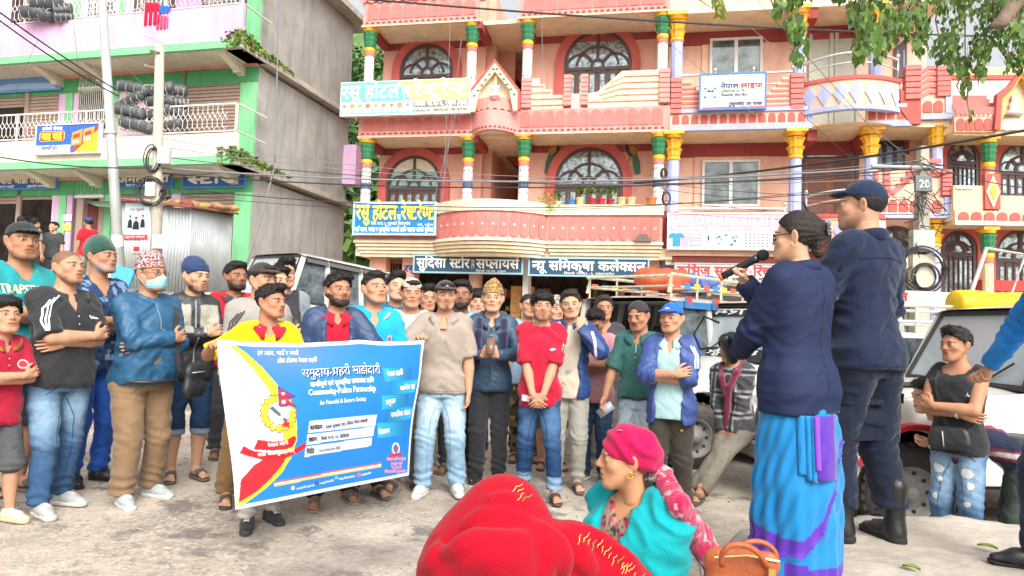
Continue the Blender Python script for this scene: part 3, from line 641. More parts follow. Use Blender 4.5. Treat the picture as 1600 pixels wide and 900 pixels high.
 for s in(-1,1):st.chain([(s*.06,0,.36),(s*.12,-.02,.28),(s*.13,-.06,.36)],[.026,.022,.016],.015);st.cone((0,-.03,.1),(s*.11,-.05,.08),.05,.04,.02)
 V,F=st.mesh();c0=arr(HF(sc+.02,.38,zf+.08));c0-=arr(wloc(g));Rz=rotz(-rad(11))
 link_obj('deity_figure',make_mesh('deity_figure',V@Rz.T+c0,F,M_WHITE,smooth=True),g);MB(fr).lathe(sc+.02,.38,[(.045,zf+.56),(.05,zf+.6),(.015,zf+.72)],10).build('crown',M_GOLD,g)
 for px,f in((866,1),(987,-1)):
  s0=SS(px,240,DW);u=.0193;Q=lambda pts:[(s0+f*x*u,ZZ(y,px,DW))for x,y in pts][::f]
  o=MB(fr).prism(Q([(-1,238),(4,232),(7,222),(6,217),(9,216),(10,220),(9,234),(5,243),(0,246)]),DW,DW+.05).build('peacock',mat('peacock_blue',pc('3f5560',.7),bump=.1),B)
  MB(fr).prism(Q([(-9,236),(-3,229),(4,230),(3,238),(-5,244)]),DW,DW+.065).build('wing',mat('peacock_gold',pc('c08a3e',.7),bump=.1),o)
  MB(fr).prism(Q([(-14,270),(-13,255),(-8,240),(-1,240),(-2,256),(-5,271),(-10,273)]),DW,DW+.055).build('tail',mat('peacock_green',pc('4f8060',.7),bump=.3,var=.5,scale=18),o)
  MB(fr).prism(Q([(1,246),(3,246),(5,252),(2,251)]),DW,DW+.04).build('leg',mat('peacock_gold',pc('c08a3e',.7)),o)
 for px0,px1 in((577,602),(628,647),(733,748),(1010,1030)):bx('pier',B,M_SALMON,fr,SS(px0,430,-.5),SS(px1,430,-.5),-1.0,-.5,0,zb1+.02)
 bx('pier',B,M_WHITE,fr,SS(817,430,-.5),SS(826,430,-.5),-1.0,-.5,0,zb1+.02)
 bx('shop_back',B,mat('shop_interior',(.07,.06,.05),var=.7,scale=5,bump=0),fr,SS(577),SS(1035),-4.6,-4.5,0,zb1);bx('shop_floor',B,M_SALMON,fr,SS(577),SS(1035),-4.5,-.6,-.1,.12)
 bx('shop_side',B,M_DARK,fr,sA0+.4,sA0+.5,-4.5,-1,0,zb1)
 bx('fascia',B,M_MAROON,fr,SS(602),SS(1028),-1.05,-.95,ZZ(432,930,-1),zb1+.02)
 r=Rnd(9);shelf=MB(fr);cols=[pc(c,.6)for c in('c9a05a','d8c8a0','b04a3c','4a6a9a','7a9a5a','e0d8c8','6a4a3a','c8c0b0')]
 for k in range(5):shelf.box(SS(650),SS(1005),-3.9,-3.4,.5+k*.45,.53+k*.45)
 shelf.build('shelf',mat('shelf_wood',pc('9a7a5a',.6)),B)
 for k in range(5):
  s=SS(650)
  while s<SS(1000):
   w=.10+.22*r.random();h=.12+.24*r.random();bx('packet',B,mat('stock_%d'%r.randrange(8),cols[r.randrange(8)],bump=0,var=.2),fr,s,s+w*.92,-3.8,-3.45,.53+k*.45,.53+k*.45+h)if r.random()<.8 else None;s+=w
 for k in range(9):
  for q in range(2):z=.15+k*.27;s=SS(797,450,-1.1)+q*.34;bx('carton',B,mat('carton',pc('d9a75e',.75),var=.2,scale=9,bump=.1),fr,s,s+.32,-1.7,-1.25,z,z+.262)
 bx('window',B,M_DARK,fr,SS(603,420,-.9),SS(627,420,-.9),-1.0,-.93,1.2,zb1-.1);w=MB(fr)
 for k in range(5):s=SS(605,420,-.9)+k*.09;w.tube([(s,-.9,1.2),(s,-.9,zb1-.12)],.012,5)
 w.box(SS(602,420,-.9),SS(628,420,-.9),-.92,-.86,ZZ(412,615,-.9),ZZ(405,615,-.9));w.build('window_grille',M_WOOD,B,kind='stuff')
 w=MB(fr);s=SS(1005);w.prism([(s-.22,zp1b-.0),(s-.08,zp1b+.2),(s+.12,zp1b+.2),(s+.26,zp1b-.0)],.08,.22);w.build('lamp_hood',M_SHUTD,B)
hotel_build()
wing=thing('building','peach building with gold capitals and lilac pillars and a diamond patterned balcony','building',HF(5,-5,0))
def wing_build():
 B=wing;fr=HF;s0=sC1+.02;s1=SS(1484);sDl=SS(1044)
 zb=ZZ(202,1150);zt=ZZ(176,1150);zB3=ZZ(14,1150);zp=ZZ(120,1150)
 sdr0,sdr1=SS(1262,80,DW),SS(1343,80,DW)
 bx('wall',B,M_PEACH,fr,s0,s1-.3,DW-.3,DW,zb1-.2,ztop+.2)
 bx('wall',B,M_PEACH,fr,s1-.3,s1-.05,DW-6,DW-.02,0,ztop+.2)
 for z in(zb,zB3):
  bx('lintel',B,M_MAROON,fr,s0+.02,s1-.5,DW,DW+.06,z-.42,z-.04);bx('soffit',B,M_CREAM,fr,s0+.01,s1,DW+.01,-.05,z-.03,z+.12);bx('floor_slab',B,M_CREAM,fr,s0,s1-.35,DW-2,DW-.31,z-.03,z+.12)
  for px in(1262,1352):bx('beam',B,M_MAROON,fr,SS(px),SS(px)+.25,DW+.06,-.1,z-.32,z-.032)
 for a,b,n in((1043,1266,14),(1350,1421,4)):
  a,b=SS(a)+.03,SS(b);o=bx('band',B,M_PALE,fr,a,b,-.04,.05,zb+.10,zt);bx('string_course',o,M_LILAC,fr,a-.01,b+.02,-.05,.09,zb-.03,zb+.12);bx('end_strip',o,M_LILAC,fr,b-.09,b+.02,-.05,.08,zb+.12,zt+.06);bx('string_course',o,M_LILAC,fr,a,b-.09,-.05,.11,zt,zt+.10);arch_row(fr,o,a+.03,b-.12,n,zb+.16,zt-.05,.05,M_REDARCH,gap=.25,prd=.015)
 def stripes(pxs,ys,flip=0,hgt=None):
  a,b=SS(pxs[0]),SS(pxs[1]);z0=zt+.10;z1=ZZ(ys,(pxs[0]+pxs[1])/2);n=6;h=(z1-z0)/n
  o=bx('parapet_panel',B,M_PALE,fr,a,b,-.08,.0,z0,z0+h*3.2)
  for k in range(n):
   cut=max(0,(k-2)*(b-a)/5);x0,x1=(a,b-cut)if not flip else(a+cut,b);bx('stripe_block',o,M_CORAL if k%1==0 else M_PALE,fr,x0,x1,-.08,.05,z0+k*h+h*.12,z0+k*h+h*.62);bx('stripe_block',o,M_PALE,fr,x0,x1,-.08,.03,z0+k*h+h*.62,z0+(k+1)*h+h*.12)
 def pier(px0,px1,ya,yb,d=.12,n=7):
  a,b=SS(px0),SS(px1);z0,z1=ZZ(yb,(px0+px1)/2),ZZ(ya,(px0+px1)/2);o=bx('pier',B,M_REDARCH,fr,a+.02,b-.02,-.12,d-.03,z0,z1);h=(z1-z0)/n
  for k in range(n):bx('pier_block',o,M_CORAL,fr,a,b,-.12,d,z0+k*h+.02,z0+(k+1)*h-.012)
 pier(1045,1062,123,180);stripes((1062,1100),127);stripes((1196,1236),122,1);pier(1233,1253,116,173)
 sa,sb=SS(1253),SS(1407);t=lsp(0,1,25);pts=[(sa+(sb-sa)*q,-.02+.5*sin(PI*q)**.85)for q in t];pf=PathFr(fr,pts);z0,z1=ZZ(172,1330),ZZ(133,1330)
 def diamonds(pf,z0,z1,n=7):
  o=path_box(pf,'balcony',B,M_PALE,-.14,.0,z0,z1);path_box(pf,'coping',o,M_REDARCH,-.16,.04,z1,z1+.10);path_box(pf,'string_course',o,M_LILAC,-.16,.05,z0-.12,z0-.002);p=pf.len/n
  for k in range(n):
   c=(k+.5)*p;zc=(z0+z1)/2;hh=(z1-z0)*.46;MB(pf).prism([(c-p*.46,zc),(c,zc-hh),(c+p*.46,zc),(c,zc+hh)],0,.03).build('diamond_panel',M_LILAC,o)
  return o
 o=diamonds(pf,z0,z1);n=len(pts);MB(fr).add([(a,b-.04,z0-.13)for a,b in pts],[tuple(range(n))]);w=MB(fr);w.add([(a,b-.05,zb-.0)for a,b in pts],[tuple(range(n))]);w.build('soffit',M_CREAM,o)
 def rail(pf,z,h,posts,wave=.10,name='railing'):
  w=MB(pf);n=30;L=pf.len
  for k,r_ in((h,.035),(h*.5,.02)):w.tube([(L*i/n,-.05,z+k+wave*sin(PI*i/n))for i in range(n+1)],r_,7)
  for i in range(posts):a=L*(i+.02)/(posts-1+.04);zz=wave*sin(PI*a/L);w.tube([(a,-.05,z),(a,-.05,z+h+.08+zz)],.025,6);w.lathe(a,-.05,[(.01,z+h+.06+zz),(.055,z+h+.10+zz),(.055,z+h+.14+zz),(.01,z+h+.19+zz)],8)
  return w.build(name,M_STEEL,B,smooth=True)
 rail(pf,z1+.1,.52,3)
 rail(PathFr(fr,[(SS(1054),-.1),(SS(1240),-.1)]),ZZ(147,1150),.62,4,0)
 pier(1412,1437,104,158,.16,6);w=MB(fr).prism([(SS(1405),ZZ(172,1420)),(SS(1421),ZZ(195,1420)),(SS(1437),ZZ(195,1430)),(SS(1437),ZZ(158,1430)),(SS(1405),ZZ(140,1420))],-.1,.10).build('pier_foot',M_REDARCH,B)
 def corner_balcony(ya,yb,yc,ys):
  a,b=SS(1437),SS(1484);z0,z1,z2=ZZ(yc,1460),ZZ(yb,1460),ZZ(ya,1460);o=bx('balcony',B,M_PALE,fr,a,b,-.6,.05,z0,z1);bx('string_course',o,M_LILAC,fr,a,b+.03,-.6,.08,z0-.12,z0+.02);bx('end_strip',o,M_LILAC,fr,b-.12,b+.03,-.6,.09,z0+.02,z1+.05);arch_row(fr,o,a+.04,b-.16,2,z0+.06,z1-.06,.05,M_REDARCH,gap=.16);h=(z2-z1)/5
  for k in range(5):w=MB(fr).prism([(a,z1+k*h+.02),(a+.22,z1+k*h+.14),(b-.3,z1+k*h+.14),(b-.3,z1+k*h+.14+h*.55),(a+.18,z1+k*h+.14+h*.55),(a,z1+k*h+.02+h*.5)],-.1,.06).build('stripe_block',M_CORAL,o)
  bx('parapet_panel',o,M_PALE,fr,a,b,-.14,.02,z1,z2)
  for k in range(6):bx('pier_block',o,M_CORAL,fr,b-.32,b+.0,-.12,.12,z1+.05+k*(z2-z1)/6,z1+.03+(k+1)*(z2-z1)/6)
 corner_balcony(108,155,180,0)
 def slide(pxl,pxr,yt,yb):
  a,b=SS(pxl,yt,DW),SS(pxr,yt,DW);z0,z1=ZZ(yb,1150,DW),ZZ(yt,1150,DW);f=bx('window_surround',B,M_PALE,fr,a-.22,b+.22,DW,DW+.05,z0-.1,z1+.32)
  w=MB(fr);e=.07
  for q in((a,b,z1-e,z1),(a,b,z0,z0+e),(a,a+e,z0+e,z1-e),(b-e,b,z0+e,z1-e),((a+b)/2-e*.7,(a+b)/2+e*.7,z0+e,z1-e)):w.box(q[0],q[1],DW+.051,DW+.13,q[2],q[3])
  o=w.build('window',M_WHITE,B)
  for x0,x1 in((a+e,(a+b)/2-e*.7),((a+b)/2+e*.7,b-e)):bx('pane',o,M_GLASSD,fr,x0,x1,DW+.06,DW+.08,z0+e,z1-e)
 slide(1109,1191,61,126);slide(1097,1187,251,324)
 zd0,zd1=zb+.12,ZZ(52,1300,DW);M_DOORG=mat('door_grey',pc('cfd0bf',.75),rough=.6,var=.05)
 o=bx('door',B,M_DOORG,fr,sdr0,sdr1,DW,DW+.05,zd0,zd1);bx('transom',o,M_GLASSD,fr,sdr0+.05,sdr1-.05,DW+.0,DW+.03,zd1,ZZ(28,1300,DW))
 for k in range(2):
  a=sdr0+k*(sdr1-sdr0)/2
  bx('leaf_frame',o,M_DOORG,fr,a+.02,a+.12,DW+.05,DW+.09,zd0,zd1-.02);bx('leaf_frame',o,M_DOORG,fr,a+(sdr1-sdr0)/2-.12,a+(sdr1-sdr0)/2-.02,DW+.05,DW+.09,zd0,zd1-.02)
 a,b=SS(1257,280,DW),SS(1336,280,DW);z0,z1=zc1-.3,ZZ(248,1300,DW);bx('wall_patch',B,mat('raw_plaster',pc('b8a78f',.75),var=.2),fr,a-.05,b+.4,DW,DW+.02,ZZ(232,1300,DW),ZZ(205,1300,DW))
 o=bx('door',B,M_WOOD,fr,a,b,DW,DW+.05,z0,z1);bx('transom',o,M_GLASS,fr,a+.06,b-.06,DW+.01,DW+.04,z1+.02,ZZ(236,1300,DW));bx('door_frame',o,M_BROWN,fr,a-.08,a,DW,DW+.10,z0,ZZ(232,1300,DW));bx('door_frame',o,M_BROWN,fr,b,b+.08,DW,DW+.10,z0,ZZ(232,1300,DW));bx('door_frame',o,M_BROWN,fr,a,b,DW,DW+.08,z1,z1+.05)
 for k in range(2):
  x0=a+.05+k*(b-a)/2;x1=x0+(b-a)/2-.1
  for j in range(3):
   y0=z0+.12+j*(z1-z0-.1)/3;y1=y0+(z1-z0)/3-.16;bx('carved_panel',o,M_BROWN,fr,x0+.05,x1-.05,DW+.05,DW+.058,y0,y1);w=MB(fr);n=7
   for q in range(-n,n):
    u=x0+.05+(q+.5)*(x1-x0-.1)/n;pa=(max(u,x0+.05),y0+max(0,(x0+.05-u)));L=min(x1-.05-pa[0],y1-pa[1])
    if L>.03:w.prism([(pa[0],pa[1]),(pa[0]+.03,pa[1]),(pa[0]+L,pa[1]+L-.03),(pa[0]+L,pa[1]+L)],DW+.058,DW+.075)
   w.build('lattice',M_WOOD,o,kind='stuff')
 for(pl,pr,yt,yb)in((1398,1418,68,122),(1366,1415,218,278)):
  a,b=SS(pl,200,DW+.1),SS(pr,200,DW+.1);zt_,zb_=ZZ(yt,1400,DW),ZZ(yb,1400,DW);w=MB(fr).prism([(a,zb_),(b,zb_),(b,zt_-.1),((a+b)/2+.15,zt_+.12),(a,zt_-.15)],DW,DW+.06);o=w.build('door',M_BROWN,B)
  n=2 if pr-pl<30 else 3
  for k in range(n):bx('pane',o,mat('blue_pane',pc('6f97b8',.7),rough=.2,bump=.2,var=.4,scale=20),fr,a+.06+k*(b-a)/n,a+(k+1)*(b-a)/n-.06,DW+.06,DW+.075,zb_+.1,zt_-.22)
 for px,y,za,zbm in((1058,60,zt+.3,zB3-.02),(1249,60,zt+.3,zB3-.02),(1368,60,zt+.3,zB3-.02),(1052,260,zc1-.3,zb-.03),(1243,260,zc1-.3,zb-.03),(1361,250,zc1-.3,zb-.03)):column(fr,B,SS(px,y,-.15),-.18,za,zbm,M_LILAC,'gold',.17)
 sE=SS(1467,250,-.1);column(fr,B,sE,-.25,zc1-.2,ZZ(182,1467),M_LILAC,'gold',.15);column(fr,B,sE-.06,-.25,0,ZZ(338,1467),M_LILAC,'gold',.15)
 zl=ZZ(340,1150);bx('floor_slab',B,M_CREAM,fr,s0,s1-.1,DW-1.5,-.2,zb1-.1,zb1+.2)
 pf=PathFr(fr,[(SS(1054),-.14),(SS(1232),-.14)]);rail(pf,zl-.1,.38,2,0);o=bx('parapet_panel',B,M_PALE,fr,SS(1045),SS(1245),-.2,-.05,ZZ(400,1150),ZZ(331,1150))
 for k in range(5):bx('stripe_block',o,M_CORAL,fr,SS(1045+38*k),SS(1061+38*k),-.05,-.02,ZZ(336,1150),ZZ(331,1150)+.02)
 sa,sb=SS(1256),SS(1385);pts=[(sa+(sb-sa)*q,-.02+.5*sin(PI*q)**.85)for q in t];pf=PathFr(fr,pts);diamonds(pf,ZZ(386,1330),ZZ(343,1330),6);rail(pf,ZZ(343,1330)+.1,.5,2)
 a,b=SS(1365),SS(1482);z0,z1=ZZ(334,1430),ZZ(310,1430);o=bx('balcony',B,M_PALE,fr,a,b,-.1,.05,z0,z1);bx('string_course',o,M_LILAC,fr,a,b+.02,-.12,.09,z0-.12,z0);bx('end_strip',o,M_LILAC,fr,b-.12,b+.02,-.1,.08,z0,z1+.02);arch_row(fr,o,a+.05,b-.16,6,z0+.05,z1-.05,.05,M_REDARCH,gap=.2)
 bx('parapet_panel',B,M_PALE,fr,a,b,-.15,.01,z1,ZZ(266,1430))
 for k in range(4):
  z=ZZ(303-10*k,1430);x=SS(1392+8*k);w=MB(fr).prism([(SS(1384),z),(SS(1398),z),(SS(1430),z+.45),(SS(1470),z+.45),(SS(1470),z+.55),(SS(1426),z+.55),(SS(1394),z+.1),(SS(1384),z+.1)]if k<1 else[(x,z),(x+.15,z),(x+.45,z+.30),(SS(1470),z+.30),(SS(1470),z+.40),(x+.40,z+.40),(x+.1,z+.1),(x,z+.1)],.01,.06).build('stripe_block',M_CORAL,B)
 pier(1366,1372,267,305,.08,5);pier(1380,1390,266,308,.08,5);pier(1470,1485,266,307,.12,6)
 bx('fascia',B,mat('fascia_red',pc('9a3b2c',.75),rough=.4,var=.1),fr,SS(1052),SS(1300),-.4,-.12,ZZ(409,1120),ZZ(390,1120));bx('pier',B,mat('pier_lilac',pc('8e93b5',.7)),fr,SS(1033,430,-.4),SS(1053,430,-.4),-1.1,-.42,0,ZZ(402,1045));bx('side_strip',B,M_MAROON,fr,SS(1036),SS(1044),-.35,-.2,ZZ(388,1040),ZZ(328,1040));bx('pier',B,M_CREAM,fr,SS(1033),SS(1052),-.4,-.1,ZZ(405,1040),ZZ(388,1040))
 sh=MB(fr);z=0
 while z<ZZ(440,1120,-.6):sh.prism([(SS(1054,440,-.6),z),(SS(1300,440,-.6),z),(SS(1300,440,-.6),z+.075),(SS(1054,440,-.6),z+.075)],-.66,-.6);sh.box(SS(1054,440,-.6),SS(1300,440,-.6),-.66,-.625,z+.075,z+.095);z+=.095
 sh.build('shutter',M_SHUTD,B,kind='stuff');bx('wall',B,M_DARK,fr,SS(1053),SS(1302),-.9,-.7,0,zb1+.1);bx('wall',B,M_PEACH,fr,SS(1300),s1-.1,DW-.3,DW,0,zb1-.2)
 o=arch_window(fr,B,SS(1398,400,DW),ZZ(388,1400,DW),.62,.2,DW,None,surround=M_REDARCH,sw=.0)
wing_build()
EF=Frame(HF(SS(1484),.25,0),rad(5))
house=thing('building','cream and red house with green capitals and round arched doors at the far right','building',EF(2,-3,0))
def house_build():
 B=house;fr=EF;E=lambda px,py=280,d=0:fr.S(px,py,d);Z=lambda py,px=1540,d=0:fr.Z(px,py,d);D=-1.1
 m=wallm('f3dcae',.82);s1=E(1760)
 bx('wall',B,m,fr,-.1,s1,D-.3,D,0,Z(80));zb=Z(346);zt=Z(330);zr=Z(207);M_TURQ=mat('turquoise_paint',pc('54bd96'),bump=.1)
 for z in(zb,zr):bx('floor_slab',B,m,fr,0,s1,D-3,D+.01,z-.05,z+.2);bx('soffit',B,m,fr,.02,s1,D,-.05,z-.06,z+.05)
 n=9
 o=bx('band',B,M_PALE,fr,0,s1,-.06,.04,zb,zt);arch_row(fr,o,.05,s1-.05,13,zb+.03,zt-.03,.04,M_REDARCH,gap=.2);bx('string_course',o,M_WHITE,fr,0,s1,-.06,.07,zb-.1,zb-.002)
 o=bx('band',B,M_PALE,fr,0,E(1551),-.06,.04,zr,Z(183));arch_row(fr,o,.03,E(1551)-.03,4,zr+.04,Z(186),.04,M_REDARCH,gap=.14)
 for r_ in range(4):
  for k in range(10):
   p=(E(1560))/10;a=k*p+(r_%2)*p/2;z=Z(183)+r_*.17;MB(fr).prism([(a,z+.24),(a,z+.08),(a+p/2,z),(a+p,z+.08),(a+p,z+.24)],.06-r_*.22,.09-r_*.22).build('roof_tile',M_CORAL,B)
 bx('upper_wall',B,mat('white_render',pc('f0ece6')),fr,.3,s1,-1.1,-.9,Z(165),Z(105));bx('string_course',B,M_REDARCH,fr,.2,s1,-1.1,-.85,Z(105),Z(98))
 sc=E(1592);zs=Z(205);hw=sc-E(1549);out=[(sc-hw,zs),(sc-hw*.9,Z(150)),(sc-hw*.45,Z(135)),(sc,Z(112)),(sc+hw*.45,Z(135)),(sc+hw*.9,Z(150)),(sc+hw,zs)];inn=[(sc+(a-sc)*.8,zs if z==zs else z-.12)for a,z in out]
 g=MB(fr).strip(out,inn,.0,.16).build('gable',M_REDARCH,B);MB(fr).strip(inn,[(sc+(a-sc)*.93,z if z==zs else z-.05)for a,z in inn],-.02,.14).build('gable_edge',M_GOLD,g);MB(fr).prism([(sc-hw*.85,zs),(sc+hw*.85,zs),(sc+hw*.7,Z(150)),(sc,Z(122)),(sc-hw*.7,Z(150))],-.12,-.04).build('niche',m,g)
 st=MB(fr).lathe(sc-.12,.02,[(.22,Z(180)),(.16,Z(175)),(.10,Z(170)),(.12,Z(163)),(.05,Z(158)),(.075,Z(154)),(.06,Z(150)),(.01,Z(146))],12).build('deity_figure',M_WHITE,g,smooth=True);MB(fr).prism([(E(1560),Z(200)),(E(1569),Z(186)),(E(1585),Z(184)),(E(1600),Z(190)),(E(1590),Z(202)),(E(1572),Z(204))],-.02,.03).build('ornament',M_WHITE,g)
 def aw(px,half,yt,ysp,yb,cur=None):R=half/1100*(P(px,300,1)and fr.hit(px,300,D)and 1)*20.2;arch_window(fr,B,E(px,280,D),Z(ysp,px,D),R,Z(yb,px,D),D,None,sw=.2)
 aw(1502,23,222,246,312);aw(1597,36,224,262,310);aw(1495,25,364,388,472);aw(1592,36,364,398,470)
 for px,a,b in((1547,Z(345),Z(213)),(1545,0,Z(355))):column(fr,B,E(px,280,-.1),-.16,a,b,m,'green',.13)
 o=bx('pier',B,M_REDARCH,fr,E(1537),E(1561),-.1,.06,Z(327),Z(272));zc=Z(300);sc=E(1549);MB(fr).prism([(sc-.17,zc),(sc,zc-.42),(sc+.17,zc),(sc,zc+.42)],.06,.085).build('diamond_panel',M_PALE,o);MB(fr).prism([(sc-.08,zc),(sc,zc-.22),(sc+.08,zc),(sc,zc+.22)],.085,.10).build('flower_motif',M_GOLD,o)
 bx('parapet_panel',B,m,fr,0,E(1537),-.12,-.02,Z(329),Z(290));bx('rail_moulding',B,M_WHITE,fr,.05,E(1520),-.02,.02,Z(296),Z(292));bx('parapet_panel',B,m,fr,E(1561),s1,-.12,-.02,Z(329),Z(305))
 bx('shopfront',B,mat('shopfront_red',pc('c94d48',.7)),fr,E(1535,440,-.2),s1,-.6,-.4,Z(452),Z(435))
house_build()
LW=P(404,150,19.1);LF=Frame(LW,rad(14));LF.o=LF.o-LF.n*-1.2 if False else LF.o+LF.n*1.2
block=thing('building','pink and green shop house with lattice balconies and a bare grey side wall','building',LF(-4,-5,1.9))
M_PINK=wallm('eec2e6',.82);M_PINK2=wallm('f5d2dd',.82,streak=.3);M_GRN=wallm('8fdba0',.8);M_GRND=trim('5fae74',.75);M_CEMENT=wallm('aeaba5',.84,streak=.75,var=.18,scale=1.1);M_SOFF=wallm('efe3cf',.82);M_RAILW=mat('rail_white',pc('e9e2da'),rough=.5,var=.15,scale=8,bump=.05)
M_MOSS=mat('moss',(.10,.13,.03),var=.5,scale=9,bump=.8,bscale=40)
LZ1=LF.Z(392,243,0);LZ2=LF.Z(392,61,0);LZ0=1.95
def lattice(fr,parent,s0,s1,d,z0,z1,p=.30):
 w=MB(fr);n=int((s1-s0)/p);h=z1-z0
 for k in range(n):
  a=s0+k*p;b=a+p;c=a+p/2;q=h*.42
  w.tube([(a,d,z1),(a,d,z0+h*.72),(c,d,z0+h*.42),(c,d,z0+h*.2),(a+p*.25,d,z0+h*.06),(a,d,z0+h*.2),(a,d,z0+h*.42),(c,d,z0+h*.72),(c,d,z1)],.011,4,caps=False)
  w.tube([(c,d,z0+h*.2),(c+p*.25,d,z0+h*.06),(b,d,z0+h*.2)],.011,4,caps=False);w.tube([(c,d,z0+h*.42),(b,d,z0+h*.72)],.011,4,caps=False);w.tube([(b,d,z0+h*.42),(c,d,z0+h*.72)],.011,4,caps=False)
 return w.build('lattice',M_RAILW,parent,kind='stuff',fixn=False)
def grille(fr,parent,s0,s1,z0,z1,d,m=M_RAILW,diag=True,n=9,name='grille'):
 w=MB(fr);dx=(s1-s0)/n
 for k in range(n+1):w.tube([(s0+k*dx,d,z0),(s0+k*dx,d,z1)],.014,4)
 if diag:
  rows=max(2,int((z1-z0)/dx/1.2));dz=(z1-z0)/rows
  for k in range(n):
   for j in range(rows):
    a,z=s0+k*dx,z0+j*dz;f=(k+j)%2;w.tube([(a,d,z if f else z+dz),(a+dx,d,z+dz if f else z)],.012,4,caps=False)
 w.tube([(s0,d,z0),(s1,d,z0)],.02,4);w.tube([(s0,d,z1),(s1,d,z1)],.02,4)
 return w.build(name,m,parent,kind='stuff',fixn=False)
def rolling(fr,parent,s0,s1,z0,z1,d,m=M_SHUT):
 w=MB(fr);z=z0;p=.10
 while z<z1-.02:w.prism([(s0,z),(s1,z),(s1,z+.07),(s0,z+.07)],d-.05,d);w.box(s0,s1,d-.05,d-.03,z+.07,z+p);z+=p
 return w.build('shutter',m,parent,kind='stuff',fixn=False)
def left_build():
 B=block;fr=LF;D=-1.15;S=lambda px,py=150,d=D:fr.S(px,py,d);Z=lambda py,px=300,d=D:fr.Z(px,py,d);s0=-14;ztop=LZ2+3.2
 bx('wall',B,M_PINK2,fr,s0,-.02,D-.3,D,LZ1,LZ2-.25);bx('wall',B,M_PINK,fr,s0,-.02,D-.3,D,LZ2,ztop)
 for z0,z1,o_ in((0,LZ1-.3,0),(LZ1-.05,LZ2-.3,.02),(LZ2-.05,ztop,.03)):bx('side_wall',B,M_CEMENT,fr,-.32,o_,D-5.3,D-(0 if z0<8 else .0),z0,z1)
 for z in(LZ1,LZ2):bx('slab_edge',B,mat('old_concrete',pc('c0b8aa'),var=.25,bump=.4,streak=.4),fr,-.3,.26,D-5.5,.02,z-.20,z-.04)
 bx('slab_edge',B,mat('old_concrete'),fr,-3,.5,D-6,.3,ztop,ztop+.2)
 bx('side_sill',B,M_PINK,fr,.02,.5,D-5.4,D-5.0,LZ1+.5,LZ1+1.9)
 for z,col in((LZ1,M_SOFF),(LZ2,M_PINK)):
  bx('balcony',B,col,fr,s0,.24,-.12,.0,z+.02,z+.62 if z==LZ1 else z+.95);bx('band',B,M_GRN,fr,s0,.25,-.10,.03,z-.18,z+.02);bx('soffit',B,M_SOFF,fr,s0,.2,D,-.10,z-.20,z-.02);bx('trim_line',B,M_CORAL2,fr,s0,.0,D+.002,D+.10,z-.28,z-.19);bx('lintel',B,M_GRND,fr,s0,-.0,D+.0,D+.06,z-.72,z-.28)
  zz=z+.62 if z==LZ1 else z+.95;h=.80 if z==LZ1 else .85
  w=MB(fr);w.box(s0,.2,-.08,-.04,zz+h-.04,zz+h);w.box(s0,.2,-.08,-.04,zz+.05,zz+.08);w.box(.17,.21,D-.2,-.04,zz+h-.04,zz+h);w.box(.17,.21,D-.2,-.04,zz+.05,zz+.08)
  for s in np.arange(s0,.3,2.36):w.box(s-.02,s+.02,-.08,-.04,zz,zz+h)
  w.box(.17,.21,-.08,-.04,zz,zz+h);o=w.build('railing',M_RAILW,B);lattice(fr,o,s0+1,.15,-.06,zz+.08,zz+h-.04)
  for px in(95,165,375):a=S(px,100,D);MB(fr).prism([(0,0)]*0 or[(a,z-.20),(a+.2,z-.20),(a+.2,z-.5),(a,z-.5)],D,D+.3).build('bracket',M_SOFF,B);w=MB(fr);w.add([(a,D,z-.55),(a+.22,D,z-.55),(a+.22,-.15,z-.21),(a,-.15,z-.21),(a,D,z-.2),(a+.22,D,z-.2)],[(0,1,2,3),(0,3,4),(1,5,2),(0,4,5,1)]);w.build('bracket',M_SOFF,B)
 for px in(104,118,178):pass
 for a,b,m in((S(106),S(117),M_GRN),(S(177),S(187),M_GRN),(-.5,.005,M_GRN)):
  for z0,z1 in((LZ0-.4,LZ1-.72),(LZ1,LZ2-.72)):bx('pilaster',B,m,fr,a,b,D,D+.07,z0,z1)
  bx('pilaster',B,m,fr,a,b,D,D+.05,LZ2,ztop)
 for a,b in((S(95),S(105)),(S(118),S(126))):
  for z0,z1 in((LZ0-.4,LZ1-.72),(LZ1,LZ2-.72)):bx('pilaster',B,M_PINK,fr,a,b,D,D+.05,z0,z1)
 bx('pilaster',B,M_PINK,fr,S(271,300),S(285,300),D,D+.06,LZ0,LZ1-.72)
 zc=LZ1+.3
 rolling(fr,B,S(292),S(389),zc,Z(104,340),D+.04);bx('shutter_box',B,M_DARK,fr,S(291),S(390),D,D+.05,Z(106,340),Z(101,340));bx('jamb',B,M_SHUTD,fr,S(289),S(292),D,D+.09,zc,Z(101,340))
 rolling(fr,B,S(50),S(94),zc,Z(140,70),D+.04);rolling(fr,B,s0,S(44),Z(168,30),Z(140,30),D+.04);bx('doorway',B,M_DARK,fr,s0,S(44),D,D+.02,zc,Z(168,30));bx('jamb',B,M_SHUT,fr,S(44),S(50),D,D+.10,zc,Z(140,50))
 bx('window',B,M_DARK,fr,S(126),S(168),D,D+.02,zc,Z(114,146));grille(fr,B,S(126),S(166),Z(137,146),Z(116,146),D+.06,n=8);bx('transom',B,M_WHITE,fr,S(125),S(168),D,D+.09,Z(140,146),Z(137,146));grille(fr,B,S(126),S(166),zc,Z(141,146),D+.06,diag=False,n=13)
